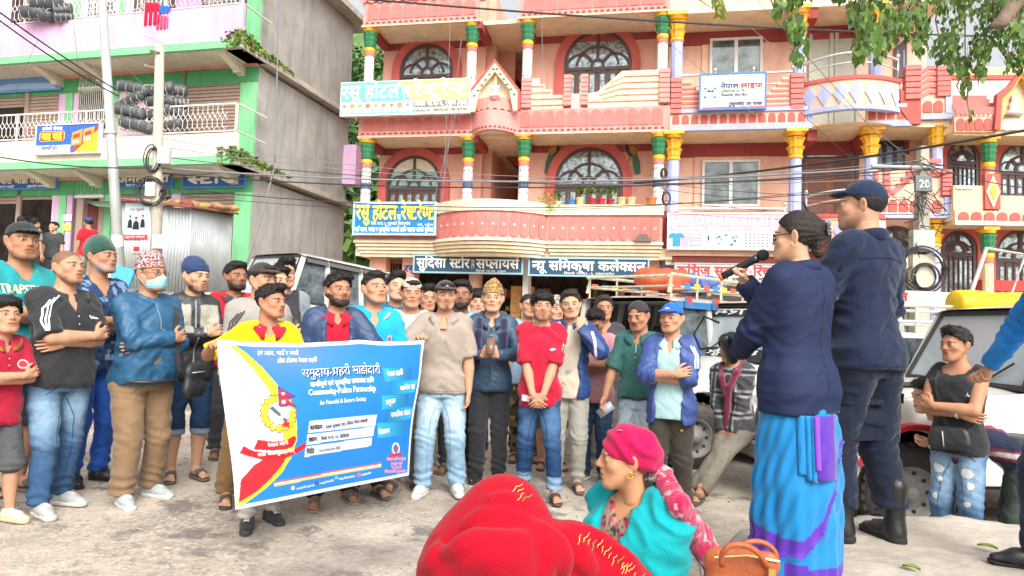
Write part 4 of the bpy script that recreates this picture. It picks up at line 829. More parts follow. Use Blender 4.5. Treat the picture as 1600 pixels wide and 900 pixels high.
 for a,b,arch in((16,60,1),(130,176,0),(208,262,0),(314,376,0)):bx('window',B,M_DARK if arch else mat('dusty_glass',pc('8d8f90',.6)),fr,S(a),S(b),D,D+.02,LZ2+.9,ztop);grille(fr,B,S(a),S(b),LZ2+.9,ztop,D+.06,n=9,m=M_BROWN if arch else M_RAILW);bx('jamb',B,M_BROWN if a!=130 else M_WHITE,fr,S(a)-.08,S(a),D,D+.09,LZ2+.9,ztop);bx('jamb',B,M_BROWN if a!=130 else M_WHITE,fr,S(b),S(b)+.08,D,D+.09,LZ2+.9,ztop)
 zf=LZ0-.05
 bx('wall',B,M_PINK2,fr,S(118,350),S(128,350),D-.3,D,0,LZ1-.2);bx('wall',B,M_PINK2,fr,S(166,350),S(178,350),D-.3,D,0,LZ1-.2);bx('wall',B,M_PINK2,fr,S(90,350),S(106,350),D-.3,D,0,LZ1-.2);bx('lintel_wall',B,M_PINK2,fr,s0,-.02,D-.35,D-.06,Z(293,300),LZ1-.2);bx('wall',B,M_PINK2,fr,S(268,350),S(287,350),D-.3,D-.02,0,LZ1-.2)
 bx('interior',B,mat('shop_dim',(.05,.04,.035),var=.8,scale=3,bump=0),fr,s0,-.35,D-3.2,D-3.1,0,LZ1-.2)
 bx('shop_floor',B,mat('old_concrete'),fr,s0,-.34,D-3.1,D-.01,LZ0-.3,LZ0-.08)
 rolling(fr,B,S(187),S(268),Z(322,220),Z(288,220),D);rolling(fr,B,S(287,300),S(383,300),Z(324,340),Z(292,340),D)
 rolling(fr,B,s0,S(44),Z(318,30),Z(293,30),D);rolling(fr,B,S(45),S(88),Z(310,70),Z(293,70),D);bx('jamb',B,M_SHUT,fr,S(40),S(46),D,D+.06,0,Z(293,50))
 o=bx('window',B,M_DARK,fr,S(122,300),S(164,300),D,D+.02,Z(307,143),Z(277,143));grille(fr,B,S(123,300),S(163,300),Z(305,143),Z(278,143),D+.05,n=7,name='window_grille');bx('window_sill',B,M_WHITE,fr,S(121,300),S(166,300),D,D+.10,Z(310,143),Z(306,143))
 bx('door',B,mat('door_maroon',pc('8a4a44',.6)),fr,S(131,350),S(156,350),D-.2,D-.1,LZ0-.1,Z(316,143));bx('jamb',B,M_SHUT,fr,S(121,350),S(131,350),D,D+.07,LZ0-.1,Z(311,143));bx('jamb',B,M_SHUT,fr,S(156,350),S(164,350),D,D+.07,LZ0-.1,Z(311,143))
 w=MB(fr);w.add([(S(131,320),D,Z(314,143)),(S(180,320),D,Z(314,160)),(S(172,325,-.3),-.3,Z(324,172,-.3)),(S(150,325,-.3),-.3,Z(322,150,-.3))],[(0,1,2,3)]);w.build('awning',mat('awning_green',pc('7d9a80',.6),var=.2),B)
 for k,(px,col)in enumerate(((92,'ffffff'),(92,'e8e070'))):MB(fr).box(S(102,330),S(116,330),D+.07,D+.075,Z(346+15*k,108),Z(336+14*k,108)).build('notice',mat('paper_'+col,pc(col,.75)),B)
 r=Rnd(4)
 for k in range(26):s=S(352,400,D-.8)+r.random()*.75;z=LZ0+.05+(k%6)*.22;bx('carton',B,mat('goods_%d'%(k%4),pc(('c9824e','d9a878','a03c48','6a3a3a')[k%4],.55),bump=0),fr,s,s+.25,D-1.2,D-.9,z,z+.2)
 mo=MB();r=Rnd(8)
 for z,ctr in((LZ2,.0),(LZ1,.0)):
  for i in range(420):
   t=r.random()**2.2;s=.25-.05*r.random();d=.05-t*2.6;c=fr(s+.04*r.gauss(0,1)-(.5*r.random()**3 if d>-.2 else 0),d,z-.02+.45*(1-t)*(r.random()-.35));q=.04+.05*r.random();e1=V3((r.gauss(0,1),r.gauss(0,1),r.gauss(0,1))).normalized()*q;e2=V3((r.gauss(0,1),r.gauss(0,1),r.gauss(0,1))).normalized()*q;mo.add([c-e1,c+e2,c+e1,c-e2],[(0,1,2,3)],raw=True)
 mo.build('moss',mat('moss_leaf',pc('7f9a3a',.6),var=.5,scale=3,bump=0),B,kind='stuff',fixn=False)
left_build()
def terrace():
 fr=LF;w=MB(fr);w.box(-22,.6,-1.2,3.2,-.5,LZ0-.08);o=w.build('terrace',mat('terrace_dirt',(.36,.33,.29),var=.2,bump=.4),kind='structure',base=fr(-6,1,0))
 W_=thing('retaining_wall','low rubble stone wall with moss below the tin shed','wall',fr(-4,3.25,0));r=Rnd(2);ms=[mat('rubble_%d'%k,c,var=.3,bump=.6,bscale=18)for k,c in enumerate(((.30,.28,.24),(.36,.33,.27),(.25,.25,.21),(.22,.24,.14)))]
 bx('mortar',W_,mat('mortar',(.24,.22,.19)),fr,-14,.6,3.2,3.3,0,LZ0-.06);z=.5;k=0
 while z<LZ0-.12:
  s=-7.4;h=.16+.06*r.random()
  while s<.5:
   l=.2+.22*r.random();a,b=s,s+l-.02;n=7;pts=[((a+b)/2+(b-a)/2*cos(t)*(.85+.15*r.random()),z+h/2+h/2*sin(t)*(.85+.15*r.random()))for t in lsp(.3,6.58,n)[:-1]];k+=1
   if k<290:MB(fr).prism(pts,3.3,3.36+.05*r.random()).build('stone',ms[r.randrange(4)],W_)
   s+=l
  z+=h
terrace()
def zy(f,py,px,d):return f.Z(px,py,d)
def flat(h,k=.82):return mat('print_'+h,pc(h,k),rough=.45,var=.03,scale=4,bump=0,spec=.35)
def sign(name,label,fr,pxl,pxr,yt,yb,d,face,frame=None,thick=.06,border=.05,group=None,mid=None):
 mx=(pxl+pxr)/2;s0,s1=fr.S(pxl,(yt+yb)/2,d),fr.S(pxr,(yt+yb)/2,d);z0,z1=zy(fr,yb,mx,d),zy(fr,yt,mx,d)
 o=thing(name,label,'sign',fr((s0+s1)/2,d,z0),group=group)
 bx('panel',o,flat(face),fr,s0,s1,d-thick,d,z0,z1)
 if frame:
  w=MB(fr);b=border
  for a in((s0-.01,s1+.01,z1-b,z1+.01),(s0-.01,s1+.01,z0-.01,z0+b),(s0-.01,s0+b,z0+b,z1-b),(s1-b,s1+.01,z0+b,z1-b)):w.box(a[0],a[1],d-thick-.01,d+.02,a[2],a[3])
  w.build('frame',flat(frame),o)
 o['d']=0;del o['d']
 u=lambda x:s0+(s1-s0)*x;v=lambda y:z0+(z1-z0)*y
 def q(x0,x1,y0,y1,col,lift=.004,poly=None,name='printed_field'):
  p=[(u(a),v(b))for a,b in poly]if poly else[(u(x0),v(y0)),(u(x1),v(y0)),(u(x1),v(y1)),(u(x0),v(y1))];return MB(fr).prism(p,d+lift-.002,d+lift).build(name,flat(col),o)
 def t(s,x0,x1,y0,y1,col,bold=.0,lift=.008):return text_on(fr,o,s,u(x0),u(x1),v(y0),v(y1),d,flat(col,.9),bold=bold,thick=lift)
 return o,q,t
o,q,t=sign('sign_board','long hotel banner half blue and half yellow hanging above the arched window',HF,532,734,125,179,.55,'f6f4ea',None,.12)
q(0,0,0,0,'7fc0f4',poly=[(.005,.40),(.56,.40),(.44,.98),(.005,.98)]);q(0,0,0,0,'faee8e',poly=[(.565,.40),(.995,.40),(.995,.98),(.445,.98)])
q(.575,.99,.20,.385,'8e8480');q(0,0,0,0,'8fd8c8',poly=[(.005,.05),(.62,.05),(.59,.17),(.005,.17)])
t('रसु होटल',.01,.46,.50,.86,'ffffff',.012);t('एण्~ड',.49,.55,.52,.82,'ffffff',.006);t('रेष्~टुरेन्~ट',.57,.985,.50,.86,'fffde8',.012);t('सिस्~ने गा.पा-६, रुकुम (पूर्व^)'.replace('र्व^','व^'),.585,.985,.235,.355,'ffffff',.004);t('Mobile No:- 9843055633 9867859380',.60,.985,.07,.16,'6a6460',.002);t('खाजा नास्~ता खाना चिया कफी मम पकाउडा',.02,.57,.075,.15,'ffffff')
r=Rnd(6)
for k in range(9):
 c=.035+.062*k;q(0,0,0,0,('e8dccb','d8b89a','e6ddcc','cfa08a')[k%4],.005,poly=[(c+.024*cos(a),.285+.085*sin(a))for a in lsp(0,6.28,13)[:-1]],name='dish_picture');q(0,0,0,0,('b0785a','c89a6a','9a9a6a')[k%3],.007,poly=[(c+.013*cos(a),.285+.045*sin(a))for a in lsp(0,6.28,8)[:-1]],name='dish_picture')
o,q,t=sign('sign_board','blue hotel sign with big yellow Devanagari letters above the cream ledge',HF,552,681,316,367,.32,'1f86da','bfe6f6',.08,.05)
for dx,c,lift in((.008,'16324f',.006),(0,'f7ec62',.012)):t('रसु होटल',.035+dx,.53+dx,.47-dx*2,.88-dx*2,c,.016,lift);t('रेष्~ट_रेण्~ट'.replace('ट_','ट्र'[0]+'_'),.585+dx,.985+dx,.47-dx*2,.88-dx*2,c,.016,lift)
t('एण्~ड',.535,.58,.45,.62,'ffffff');t('सिस्~ने गा.पा.-६, रुकुमकोट सिर्ज^नाचोक'.replace('र्ज','ज'),.22,.70,.30,.385,'ffffff');t('यहाँ खाना, नास्~ता र सुरक्षित बासको लागि पाइन्~छ रसको सुविधा',.025,.97,.10,.225,'ffffff',.004);t('स्~वागतम् 9841',.03,.22,.905,.955,'ffffff');t('प्~रो. रमेश',.78,.97,.28,.34,'ffffff')
o,q,t=sign('sign_board','slate blue shop sign with white letters above the left shop opening',HF,646,817,399,427,.12,'33536b','9ec6d2',.08,.035)
t('सुदिसा स्~टोर',.03,.52,.30,.78,'f6f4ec',.010);t('एण्~ड',.535,.565,.30,.75,'f6f4ec');t('सप्~लायर्स^'.replace('र्स^','स^'),.58,.965,.30,.78,'f6f4ec',.010);t('सिस्~ने गा.पा. रुकुम',.58,.85,.09,.19,'f6f4ec')
o,q,t=sign('sign_board','slate blue clothes shop sign with white letters beside the coral pier',HF,826,1014,403,432,.12,'33536b','9ec6d2',.08,.035)
t('न्~यू समिक्षा कलेक्~सन',.03,.97,.32,.78,'f6f4ec',.012);t('सिस्~ने गा.पा.-६ रुकुमकोट',.30,.72,.09,.20,'f6f4ec')
MB(HF).box(HF.S(633,425,-.4),HF.S(646,425,-.4),-.49,-.485,1,1.01).build('x',M_DARK)if False else None
pr=thing('painted_lettering','blue painted letters on the coral pier beside the shop sign','lettering',HF(HF.S(637,420,-.49),-.49,zy(HF,425,637,-.49)));text_on(HF,pr,'रसु',HF.S(631,420,-.49),HF.S(650,420,-.49),zy(HF,424,637,-.49),zy(HF,415,637,-.49),-.5,flat('3a4f9a'),bold=.01)
o,q,t=sign('sign_board','white insurance office sign with a blue star emblem on the upper balcony',HF,1093,1197,114,171,.30,'f8f6ee','4f86c0',.10,.035)
q(.035,.97,.045,.075,'d8414a');sx=.16
q(0,0,0,0,'2f6c9a',poly=[(sx-.09,.32),(sx+.09,.32),(sx+.09,.62),(sx-.09,.62)],name='emblem');q(0,0,0,0,'9ccbe6',.006,poly=[(sx,.25),(sx+.13,.47),(sx,.69),(sx-.13,.47)],name='emblem');q(0,0,0,0,'f8f6ee',.008,poly=[(sx,.28),(sx+.105,.47),(sx,.66),(sx-.105,.47)],name='emblem');q(0,0,0,0,'2f5f9a',.010,poly=[(sx-.06,.48),(sx-.02,.58),(sx+.01,.52),(sx+.04,.57),(sx+.07,.48)],name='emblem');t('नेपाल लाइफ',sx-.06,sx+.06,.40,.44,'c8414a',0,.012)
t('नेपाल',.32,.59,.58,.70,'28507a',.006);t('लाइफ',.62,.95,.58,.70,'b83240',.006);t('इन्~स्~योरेन्~स क. लि.',.33,.70,.47,.53,'6a8060',.002);t('विश्~वसनीय जीवन बिमा',.33,.72,.36,.42,'44586a',.002);t('रुकुमकोट उप शाखा',.45,.95,.11,.19,'2e4a6a',.005);t('नेपाल बीमा प्~राधिकरणबाट इजाजतपत्र',.52,.96,.89,.925,'44586a')
o,q,t=sign('sign_board','faded pink gift shop sign with white capitals and a row of product pictures',HF,1043,1250,333,390,.16,'f6efe9','f8f4ee',.10,.03)
q(.005,.995,.50,.99,'f3b4c0');t("KAVI'S COMMUNICATION & GIFT",.02,1.0-.03,.68,.93,'ffffff',.006);t('Rukumkot, Rukum East    Contact No.',.04,.93,.53,.64,'ffffff',.004)
for c,x,y in(('3a9ae0',.07,.24),('f0b0cc',.135,.18)):q(0,0,0,0,c,.006+y*.01,poly=[(x-.03,y-.17),(x+.03,y-.17),(x+.03,y+.08),(x+.055,y+.05),(x+.065,y+.14),(x+.03,y+.22),(x,y+.19),(x-.03,y+.22),(x-.065,y+.14),(x-.055,y+.05),(x-.03,y+.08)],name='shirt_picture')
for y in(.08,.29):q(.175,.26,y,y+.17,'8a9aa0',.005,name='frame_picture');q(.182,.253,y+.03,y+.14,'f2f4f2',.008,name='frame_picture')
q(.295,.34,.06,.20,'dcdcd8',.006,name='product_picture');q(.31,.325,.24,.38,'4a4a4a',.006,name='product_picture');q(.352,.575,.035,.46,'bfe6e6',.005)
for k in range(13):x=.37+.19*r.random();y=.08+.3*r.random();q(x,x+.01+.015*r.random(),y,y+.03+.05*r.random(),('57707a','8aa0a6','e8f4f4')[k%3],.008,name='product_picture')
for k in range(5):
 for j in range(6):q(0,0,0,0,'9a9a98',.006,poly=[(.60+.032*j+.011*cos(a),.09+.085*k+.026*sin(a))for a in lsp(0,6.28,8)[:-1]],name='badge_picture')
for k in range(6):q(.80,.96,.08+.065*k,.095+.065*k,'a8a8a6',.006,name='product_picture')
o,q,t=sign('sign_board','pale metal recharge shop sign with red Devanagari letters above the brown shutter',HF,1054,1262,412,441,.10,'d6d8d4','b0b0aa',.06,.03)
t('कभिज सञ्~चार',.02,.56,.36,.80,'b8494c',.012);t(':',.57,.59,.36,.7,'b8494c',.01);t('रिचार्ज^ शप'.replace('र्ज','ज'),.60,.97,.36,.80,'b8494c',.012);t('सिस्~ने ६ सिर्ज^ना, रुकुमपूर्व^। मो. 9848'.replace('र्',''),.11,.82,.12,.23,'5a5048',.003)
LD=-1.05
o,q,t=sign('sign_board','blue utensil shop sign with cream letters and a gas cylinder picture',LF,-30,90,274,296,LD,'2f6fb4','5c93cc',.06,.04)
t('इलाचौरी भाँडा पसल',.12,.84,.42,.76,'f6ecc8',.012);t('रुकुमकोट बजार',.62,.83,.14,.27,'ffffff',.003);t('प्~रो. लक्ष्~मण घर्ती',.1,.45,.14,.26,'ffffff',.003);q(.885,.955,.14,.62,'d8c8a8',.006,name='cylinder_picture');q(.905,.935,.62,.74,'c8b898',.006,name='cylinder_picture');q(0,0,0,0,'d8c8a8',.006,poly=[(.92+.02*cos(a),.80+.07*sin(a))for a in lsp(0,6.28,9)[:-1]],name='cylinder_picture')
o,q,t=sign('sign_board','blue store sign with cream letters half hidden by the concrete pole',LF,182,270,270,293,LD,'2f6fb4','5c93cc',.06,.03);t('अमलाचौरी',.0+.03,.93,.36,.80,'f4ead0',.014);t('सिस्~ने गा.पा.-६ रुकुमकोट',.18,.62,.10,.22,'ffffff',.003)
o,q,t=sign('sign_board','blue store sign with large white letters next to the green corner pillar',LF,286,384,268,293,LD,'2f6fb4','5c93cc',.06,.03);t('स्~टोर्स^'.replace('र्स^','स^'),.07,.90,.28,.78,'f6f0dc',.018)
o,q,t=sign('sign_board','blue and yellow noodle advertisement hanging on the lower lattice balcony',LF,56,155,194,240,.12,'3f6fd0','e8e8ee',.10,.02)
q(0,0,0,0,'f2d83a',poly=[(.62,.03),(.99,.03),(.99,.97)]);q(0,0,0,0,'d8414a',.005,poly=[(.55,.03),(.62,.03),(.99,.80),(.99,.97)]);q(.01,.56,.02,.30,'f4f6fa',.006)
q(0,0,0,0,'f0e040',.006,poly=[(.08,.44),(.44,.44),(.46,.50),(.46,.72),(.44,.78),(.08,.78),(.06,.72),(.06,.50)]);q(.075,.445,.46,.76,'e0303a',.008);t('वाइ वाइ',.10,.42,.50,.70,'f7e43c',.02,.013);t('सबैको रोजाइ',.10,.42,.82,.91,'ffffff',.006);t('अमलाचौरी स्~टोर',.10,.36,.14,.25,'5a6a9a',.004);t('रुकुमकोट',.14,.36,.06,.11,'6a7aa8')
for k in range(2):x=.57+.18*k;q(0,0,0,0,('e8a83a','f4b050')[k],.010,poly=[(x,.25+.1*k),(x+.16,.30+.1*k),(x+.17,.82+.06*k),(x+.01,.70+.1*k)],name='packet_picture');q(0,0,0,0,'d84a30',.012,poly=[(x+.03,.50+.08*k),(x+.13,.55+.08*k),(x+.13,.68+.08*k),(x+.03,.62+.08*k)],name='packet_picture');q(0,0,0,0,'f6f0d0',.012,poly=[(x+.03,.33+.08*k),(x+.12,.36+.08*k),(x+.12,.46+.08*k),(x+.03,.44+.08*k)],name='packet_picture')
o,q,t=sign('sign_board','faded blue cloth banner above the open shutter at the far left',LF,-40,95,121,144,-1.0,'6fa0dc',None,.03);q(0,0,0,0,'a8c8ea',.004,poly=[(.05,.1),(.5,.2),(.95,.1),(.9,.5),(.4,.6)])
M_TIN=mat('galvanised_tin',pc('c9cfd0'),rough=.42,metal=.35,var=.12,scale=3,bump=.05,streak=.35,dirt=(.30,.27,.24))
def corrugated(fr,parent,s0,s1,d,z0,z1a,z1b,p=.085,amp=.018,name='tin_sheet',along='s'):
 n=int(abs(s1-s0)/p*6);V=[];F=[]
 for i in range(n+1):
  u=i/n;a=s0+(s1-s0)*u;w=amp*sin(2*PI*(a-s0)/p);zt=z1a+(z1b-z1a)*u
  q=(a,d+w)if along=='s' else(d+w,a);V+=[tuple(fr(q[0],q[1],z0)),tuple(fr(q[0],q[1],zt))]
 F=arr([(2*i,2*i+2,2*i+3,2*i+1)for i in range(n)]);off=arr(wloc(parent));o=link_obj(name,make_mesh(name,arr(V)-off,F,M_TIN,smooth=True),parent);md=o.modifiers.new('thick','SOLIDIFY');md.thickness=.004;return o
def shed():
 fr=LF;d=2.2;s0=fr.S(184,380,d);s1=fr.S(296,380,d);s2=fr.S(356,400,.5);z0=LZ0-.08
 o=thing('shed','corrugated tin shed with bundles lying on its roof beside the concrete pole','shed',fr(s0,d,z0));zt=zy(fr,313,240,d);zt2=zy(fr,327,296,d)
 for k in range(3):a=s0+(s1-s0)*k/3;b=s0+(s1-s0)*(k+1)/3;corrugated(fr,o,a,b+.02,d+.012*(k%2),z0,zt+(zt2-zt)*k/3,zt+(zt2-zt)*(k+1)/3)
 zr=zy(fr,336,356,.5);g=Frame(fr(s1,d,0),0);e=fr(s2,.4,0)-fr(s1,d,0);ang=math.atan2(e.y,e.x);g2=Frame(fr(s1,d,0),-ang);corrugated(g2,o,0,e.length,0,z0,zt2,zr);
 w=MB();A,Bp,Cc,Dd=fr(s0,d+.15,zt+.03),fr(s1+.1,d+.15,zt2+.03),fr(s2+.15,.4,zr+.05),fr(s0,.4,zt+.35);w.add([A,Bp,Cc,Dd],[(0,1,2,3)],raw=True);w.build('roof_sheet',M_TIN,o);w=MB();w.tube([A,Bp,Cc],.03,6,raw=True);w.build('roof_edge',M_WOOD,o)
 for px,yt,yb,big in((216,314,374,1),(214,377,395,0)):
  hw=20 if big else 6;a,b=fr.S(px-hw,yt,d+.03),fr.S(px+hw-(2 if big else 0),yt,d+.03);z1,z2=zy(fr,yb,px,d+.03),zy(fr,yt,px,d+.03)
  p=thing('poster','college poster with graduates pinned to the corrugated tin' if big else 'small red and white notice below the college poster','poster',fr(a,d+.03,z1));bx('sheet',p,flat('cfe6ee' if big else 'ececec'),fr,a,b,d+.02,d+.03,z1,z2);H=z2-z1;Wd=b-a
  if big:
   bx('strip',p,flat('d84a58'),fr,a,b,d+.03,d+.034,z1,z1+H*.12);bx('strip',p,flat('cc5560'),fr,a,b,d+.03,d+.034,z2-H*.05,z2);c=(a+b)/2
   for x,y,s in((0,.42,1),(-.25,.46,.7),(.27,.47,.7)):MB(fr).prism([(c+Wd*(x-.14*s),z1+H*(y-.16)),(c+Wd*(x+.14*s),z1+H*(y-.16)),(c+Wd*(x+.10*s),z1+H*(y+.02)),(c+Wd*x,z1+H*(y+.07)),(c+Wd*(x-.10*s),z1+H*(y+.02))],d+.034,d+.038).build('graduate_picture',flat('2c2f3a'),p);MB(fr).prism([(c+Wd*(x+.05*s*cos(q)),z1+H*(y+.11+.04*s*sin(q)))for q in lsp(0,6.28,9)[:-1]],d+.034,d+.04).build('graduate_picture',flat('d0a080'),p);MB(fr).prism([(c+Wd*(x-.07*s),z1+H*(y+.145)),(c+Wd*x,z1+H*(y+.125)),(c+Wd*(x+.07*s),z1+H*(y+.145)),(c+Wd*x,z1+H*(y+.17))],d+.04,d+.044).build('graduate_picture',flat('23252c'),p)
   text_on(fr,p,'भर्ना खुल्~यो'.replace('र्',''),a+Wd*.2,b-Wd*.2,z1+H*.74,z1+H*.80,d+.034,flat('c05060'));text_on(fr,p,'रुकुमकोट क्~याम्~पस',a+Wd*.1,b-Wd*.1,z1+H*.04,z1+H*.085,d+.036,flat('ffffff'))
  else:bx('strip',p,flat('c8404a'),fr,a+Wd*.1,b-Wd*.1,d+.03,d+.034,z1+H*.1,z1+H*.55)
 r=Rnd(12)
 for k in range(11):
  px=262+k*7.5;u=k/10;c=fr(fr.S(px,318,1.7),1.7-u*.6,0);z=zy(fr,322+u*9,px,1.7-u*.6);f=Field((-.3,-.2,-.02),(.3,.2,.25),.025);
  for _ in range(3):f.ell((r.uniform(-.1,.1),r.uniform(-.06,.06),.06+r.uniform(0,.08)),(.10+.05*r.random(),.08,.06),.05)
  V,F=f.mesh();ob=link_obj('sack',make_mesh('sack',V,F,mat('sack_%d'%(k%4),pc(('b58a62','9a7a5a','c9a05a','a0524a')[k%4],.7),var=.3,scale=12,bump=.4),smooth=True));ob.location=(c.x,c.y,z);tag(ob,('first','second','third','fourth','fifth','sixth','seventh','eighth','ninth','tenth','last')[k]+' bundle from the pole on the tin shed roof, '+('brown','grey brown','ochre','dull red')[k%4],'bundle','bundles on the shed roof')
shed()
M_CONC=mat('pole_concrete',pc('cfc6b4',.7),rough=.85,var=.15,scale=3,bump=.2,streak=.3,dirt=(.2,.18,.15));M_GALV=mat('pole_steel',pc('d2d6d4',.75),rough=.45,metal=.3,var=.12,scale=3,bump=.05,streak=.3,dirt=(.3,.27,.22));M_WIRE=mat('cable_black',(.03,.03,.032),rough=.6,bump=0,var=.05);M_WIREG=mat('cable_grey',(.20,.20,.21),rough=.6,bump=0,var=.05)
def pole_between(name,label,p0,p1,r0,r1,m,z_base):
 o=thing(name,label,'pole',(p0.x,p0.y,z_base));d=(p1-p0);t=(z_base-.3-p0.z)/d.z;MB().tube([p0+d*t,p1],[r0,r1],14,raw=True).build('shaft',m,o,smooth=True);return o
Yp=13.3;pA0,pA1=P(187,420,Yp),P(157,-40,Yp);pole_a=pole_between('utility_pole','leaning galvanised steel pole in front of the pink house',pA0,pA1,.105,.075,M_GALV,1.0)
MB().tube([P(173,210,Yp),P(172.4,203,Yp)],.115,14,raw=True).build('band',M_GALV,pole_a);
for k,(y,c)in enumerate(((382,'e6e0d8'),(373,'d8d4c8'))):c0=P(184,y,Yp);MB().tube([c0-V3((0,0,.06)),c0+V3((0,0,.06))],.108,14,raw=True).build('notice',flat(c),pole_a)
Yq=13.0;pB0,pB1=P(243,440,Yq),P(249.5,72,Yq);pole_b=pole_between('utility_pole','concrete electric pole wound with coiled cable beside the tin shed',pB0,pB1,.115,.08,M_CONC,1.0)
for y,x in((82,250),(106,241)):c=P(x,y,Yq-.08);MB().tube([c,c+V3((-.10,-.06,0))],.02,6,raw=True).lathe(c.x-.12,c.y-.06,[(.03,c.z-.03),(.05,c.z),(.03,c.z+.03)],10).build('insulator',mat('porcelain',(.25,.2,.17),rough=.3,bump=0),pole_b)
c=P(257,243,Yq-.12);MB().box(c.x-.11,c.x+.11,c.y-.06,c.y+.06,c.z-.16,c.z+.16).build('meter_box',mat('box_white',pc('e0ddd2'),bump=0),pole_b,bevel=.01);c=P(236,296,Yq-.12);MB().box(c.x-.09,c.x+.09,c.y-.05,c.y+.05,c.z-.13,c.z+.13).build('junction_box',mat('box_white'),pole_b,bevel=.01)
c=P(249,383,Yq-.13);MB().box(c.x-.13,c.x+.13,c.y-.01,c.y,c.z-.06,c.z+.2).build('notice',flat('e8dcd8'),pole_b)
def coil(parent,px,py,Y,R,n=4,m=M_WIRE,w=.012,ry=1.0):
 r=Rnd(int(px));mb=MB();c=P(px,py,Y)
 for k in range(n):
  q=R*(1+.10*r.uniform(-1,1));dx,dz=r.uniform(-.03,.03),r.uniform(-.03,.03);mb.tube([c+V3((dx+q*cos(a),.02*k-.06,dz+q*ry*sin(a)))for a in lsp(0,6.4,26)],w,5,raw=True)
 return mb.build('cable_coil',m,parent,kind='stuff')
coil(pole_b,238,301,Yq-.1,.26,5);coil(pole_b,240,250,Yq-.1,.12,4,ry=1.9);coil(pole_b,259,303,Yq,.10,3)
Yr=12.5;pC0,pC1=P(1437,470,Yr),P(1442,229,Yr);pole_c=thing('utility_pole','tapered concrete pole with a number plate and tangled cables at the right','pole',(pC0.x,pC0.y,0));w=MB();d=pC1-pC0;t0=(-.2-pC0.z)/d.z
for k in range(2):pass
a,b=pC0+d*t0,pC1;w.add([a+Vector(q)*s for s,a in((.15,a),(.075,b))for q in((-1,-1,0),(1,-1,0),(1,1,0),(-1,1,0))],[(0,1,5,4),(1,2,6,5),(2,3,7,6),(3,0,4,7),(4,5,6,7)],raw=True);w.build('shaft',M_CONC,pole_c,bevel=.012)
c=P(1442.5,287,Yr-.17);bxo=MB().box(c.x-.15,c.x+.15,c.y-.03,c.y+.03,c.z-.14,c.z+.14).build('number_plate',mat('plate_grey',pc('8a8d90',.7),bump=0),pole_c,bevel=.008);text_on(Frame((c.x,c.y-.03,0),0),bxo,'20',-.09,.09,c.z-.07,c.z+.06,0,flat('f2f2f2'),bold=.006,thick=.006)
c=P(1440,377,Yr-.2);MB().box(c.x-.19,c.x+.19,c.y-.08,c.y+.08,c.z-.19,c.z+.19).build('meter_box',mat('box_grey',pc('c8ccc8',.7),bump=0),pole_c,bevel=.01);c=P(1440,425,Yr-.2);MB().box(c.x-.2,c.x+.2,c.y-.08,c.y+.08,c.z-.28,c.z+.3).build('meter_box',mat('box_cream',pc('e0d8c0',.75),bump=0),pole_c,bevel=.01)
coil(pole_c,1440,420,Yr-.32,.38,5);coil(pole_c,1446,432,Yr-.3,.22,4)
w=MB();c=P(1441,262,Yr-.1);w.tube([c-V3((.9,0,0)),c+V3((.35,0,0))],.03,6,raw=True);w.build('cross_arm',M_GALV,pole_c)
r=Rnd(17);w=MB()
for k in range(46):
 y0=r.choice((255,300,310,360,395));p0=P(1440+r.uniform(-8,8),y0+r.uniform(-14,14),Yr-.15);a=r.uniform(0,6.28);L=r.uniform(.2,.75);p1=p0+V3((L*cos(a),r.uniform(-.2,.1),L*sin(a)*.8));m_=(p0+p1)/2+V3((0,-.05,-.12));w.tube([p0,p0*.4+m_*.6+V3((0,0,.04)),m_,p1],.008,4,raw=True)
w.build('cable_tangle',M_WIRE,pole_c,kind='stuff')
def cable(x0,y0,Y0,x1,y1,Y1,sag=.25,r=.012,m=M_WIRE,label='thin black cable strung across the street',n=18):
 p0,p1=P(x0,y0,Y0),P(x1,y1,Y1);pts=[p0.lerp(p1,k/n)-V3((0,0,sag*4*(k/n)*(1-k/n)))for k in range(n+1)];o=MB().tube(pts,r,5,raw=True).build('cable',m,base=p0,smooth=True);return tag(o,label,'cable','overhead cables')
cable(540,-4,12,1720,60,16,.15,.02,label='thick twisted black cable passing the upper arched windows')
cable(330,-30,14,1100,150,13,-.1,.006)if False else None
for(a,b,lab)in(((-40,-10,9.5,185,142,13.2),.05,'black cable slanting down to the steel pole from the upper left'),((-40,2,10,185,150,13.2),.08,'second black cable slanting to the steel pole below the upper one'),((-40,238,13,240,262,13),.10,'black cable running along the blue shop signs to the concrete pole')):cable(*a,b,.013,label=lab)
for k,(yl,ym,yr,rr)in enumerate(((262,270,258,.018),(270,275,262,.014),(244,281,268,.008),(228,290,275,.007),(290,300,284,.009),(300,297,276,.006),(215,262,250,.006))):cable(245,yl,13,1440,yr,12.4,.28+.04*k,rr,M_WIRE if k%3 else M_WIREG,('third','lowest','faint fourth','highest of the','lower slack','faint middle','upper faint')[k]+' service cable crossing the hotel front below the first floor bands')
cable(990,286,14.5,1720,182,9.5,.12,.022,label='thick black cable climbing to the right past the carved door')
cable(1360,242,13.5,1720,275,12,.08,.012,label='black cable leading right from the tapered concrete pole');cable(1440,255,12.4,1720,300,12,.15,.010,label='lower black cable leading right from the tapered concrete pole')
for k,(a,b)in enumerate((((1165,-20),(1480,330)),((1110,-10),(1440,262)),((1250,175),(1440,345)),((945,-20),(1180,180)))):cable(a[0],a[1],17.5,b[0],b[1],12.5,.02,.006,M_WIREG if k%2 else M_WIRE,('longest','parallel','short low','leftmost upper')[k]+' thin slanting wire in front of the peach building')
cable(436,-20,15,430,255,15,0,.018,M_WIREG,'pale cable hanging down the bare cement wall');cable(430,255,15,378,430,14,.18,.018,M_WIREG,'pale cable curving to the ground beside the green pillar')
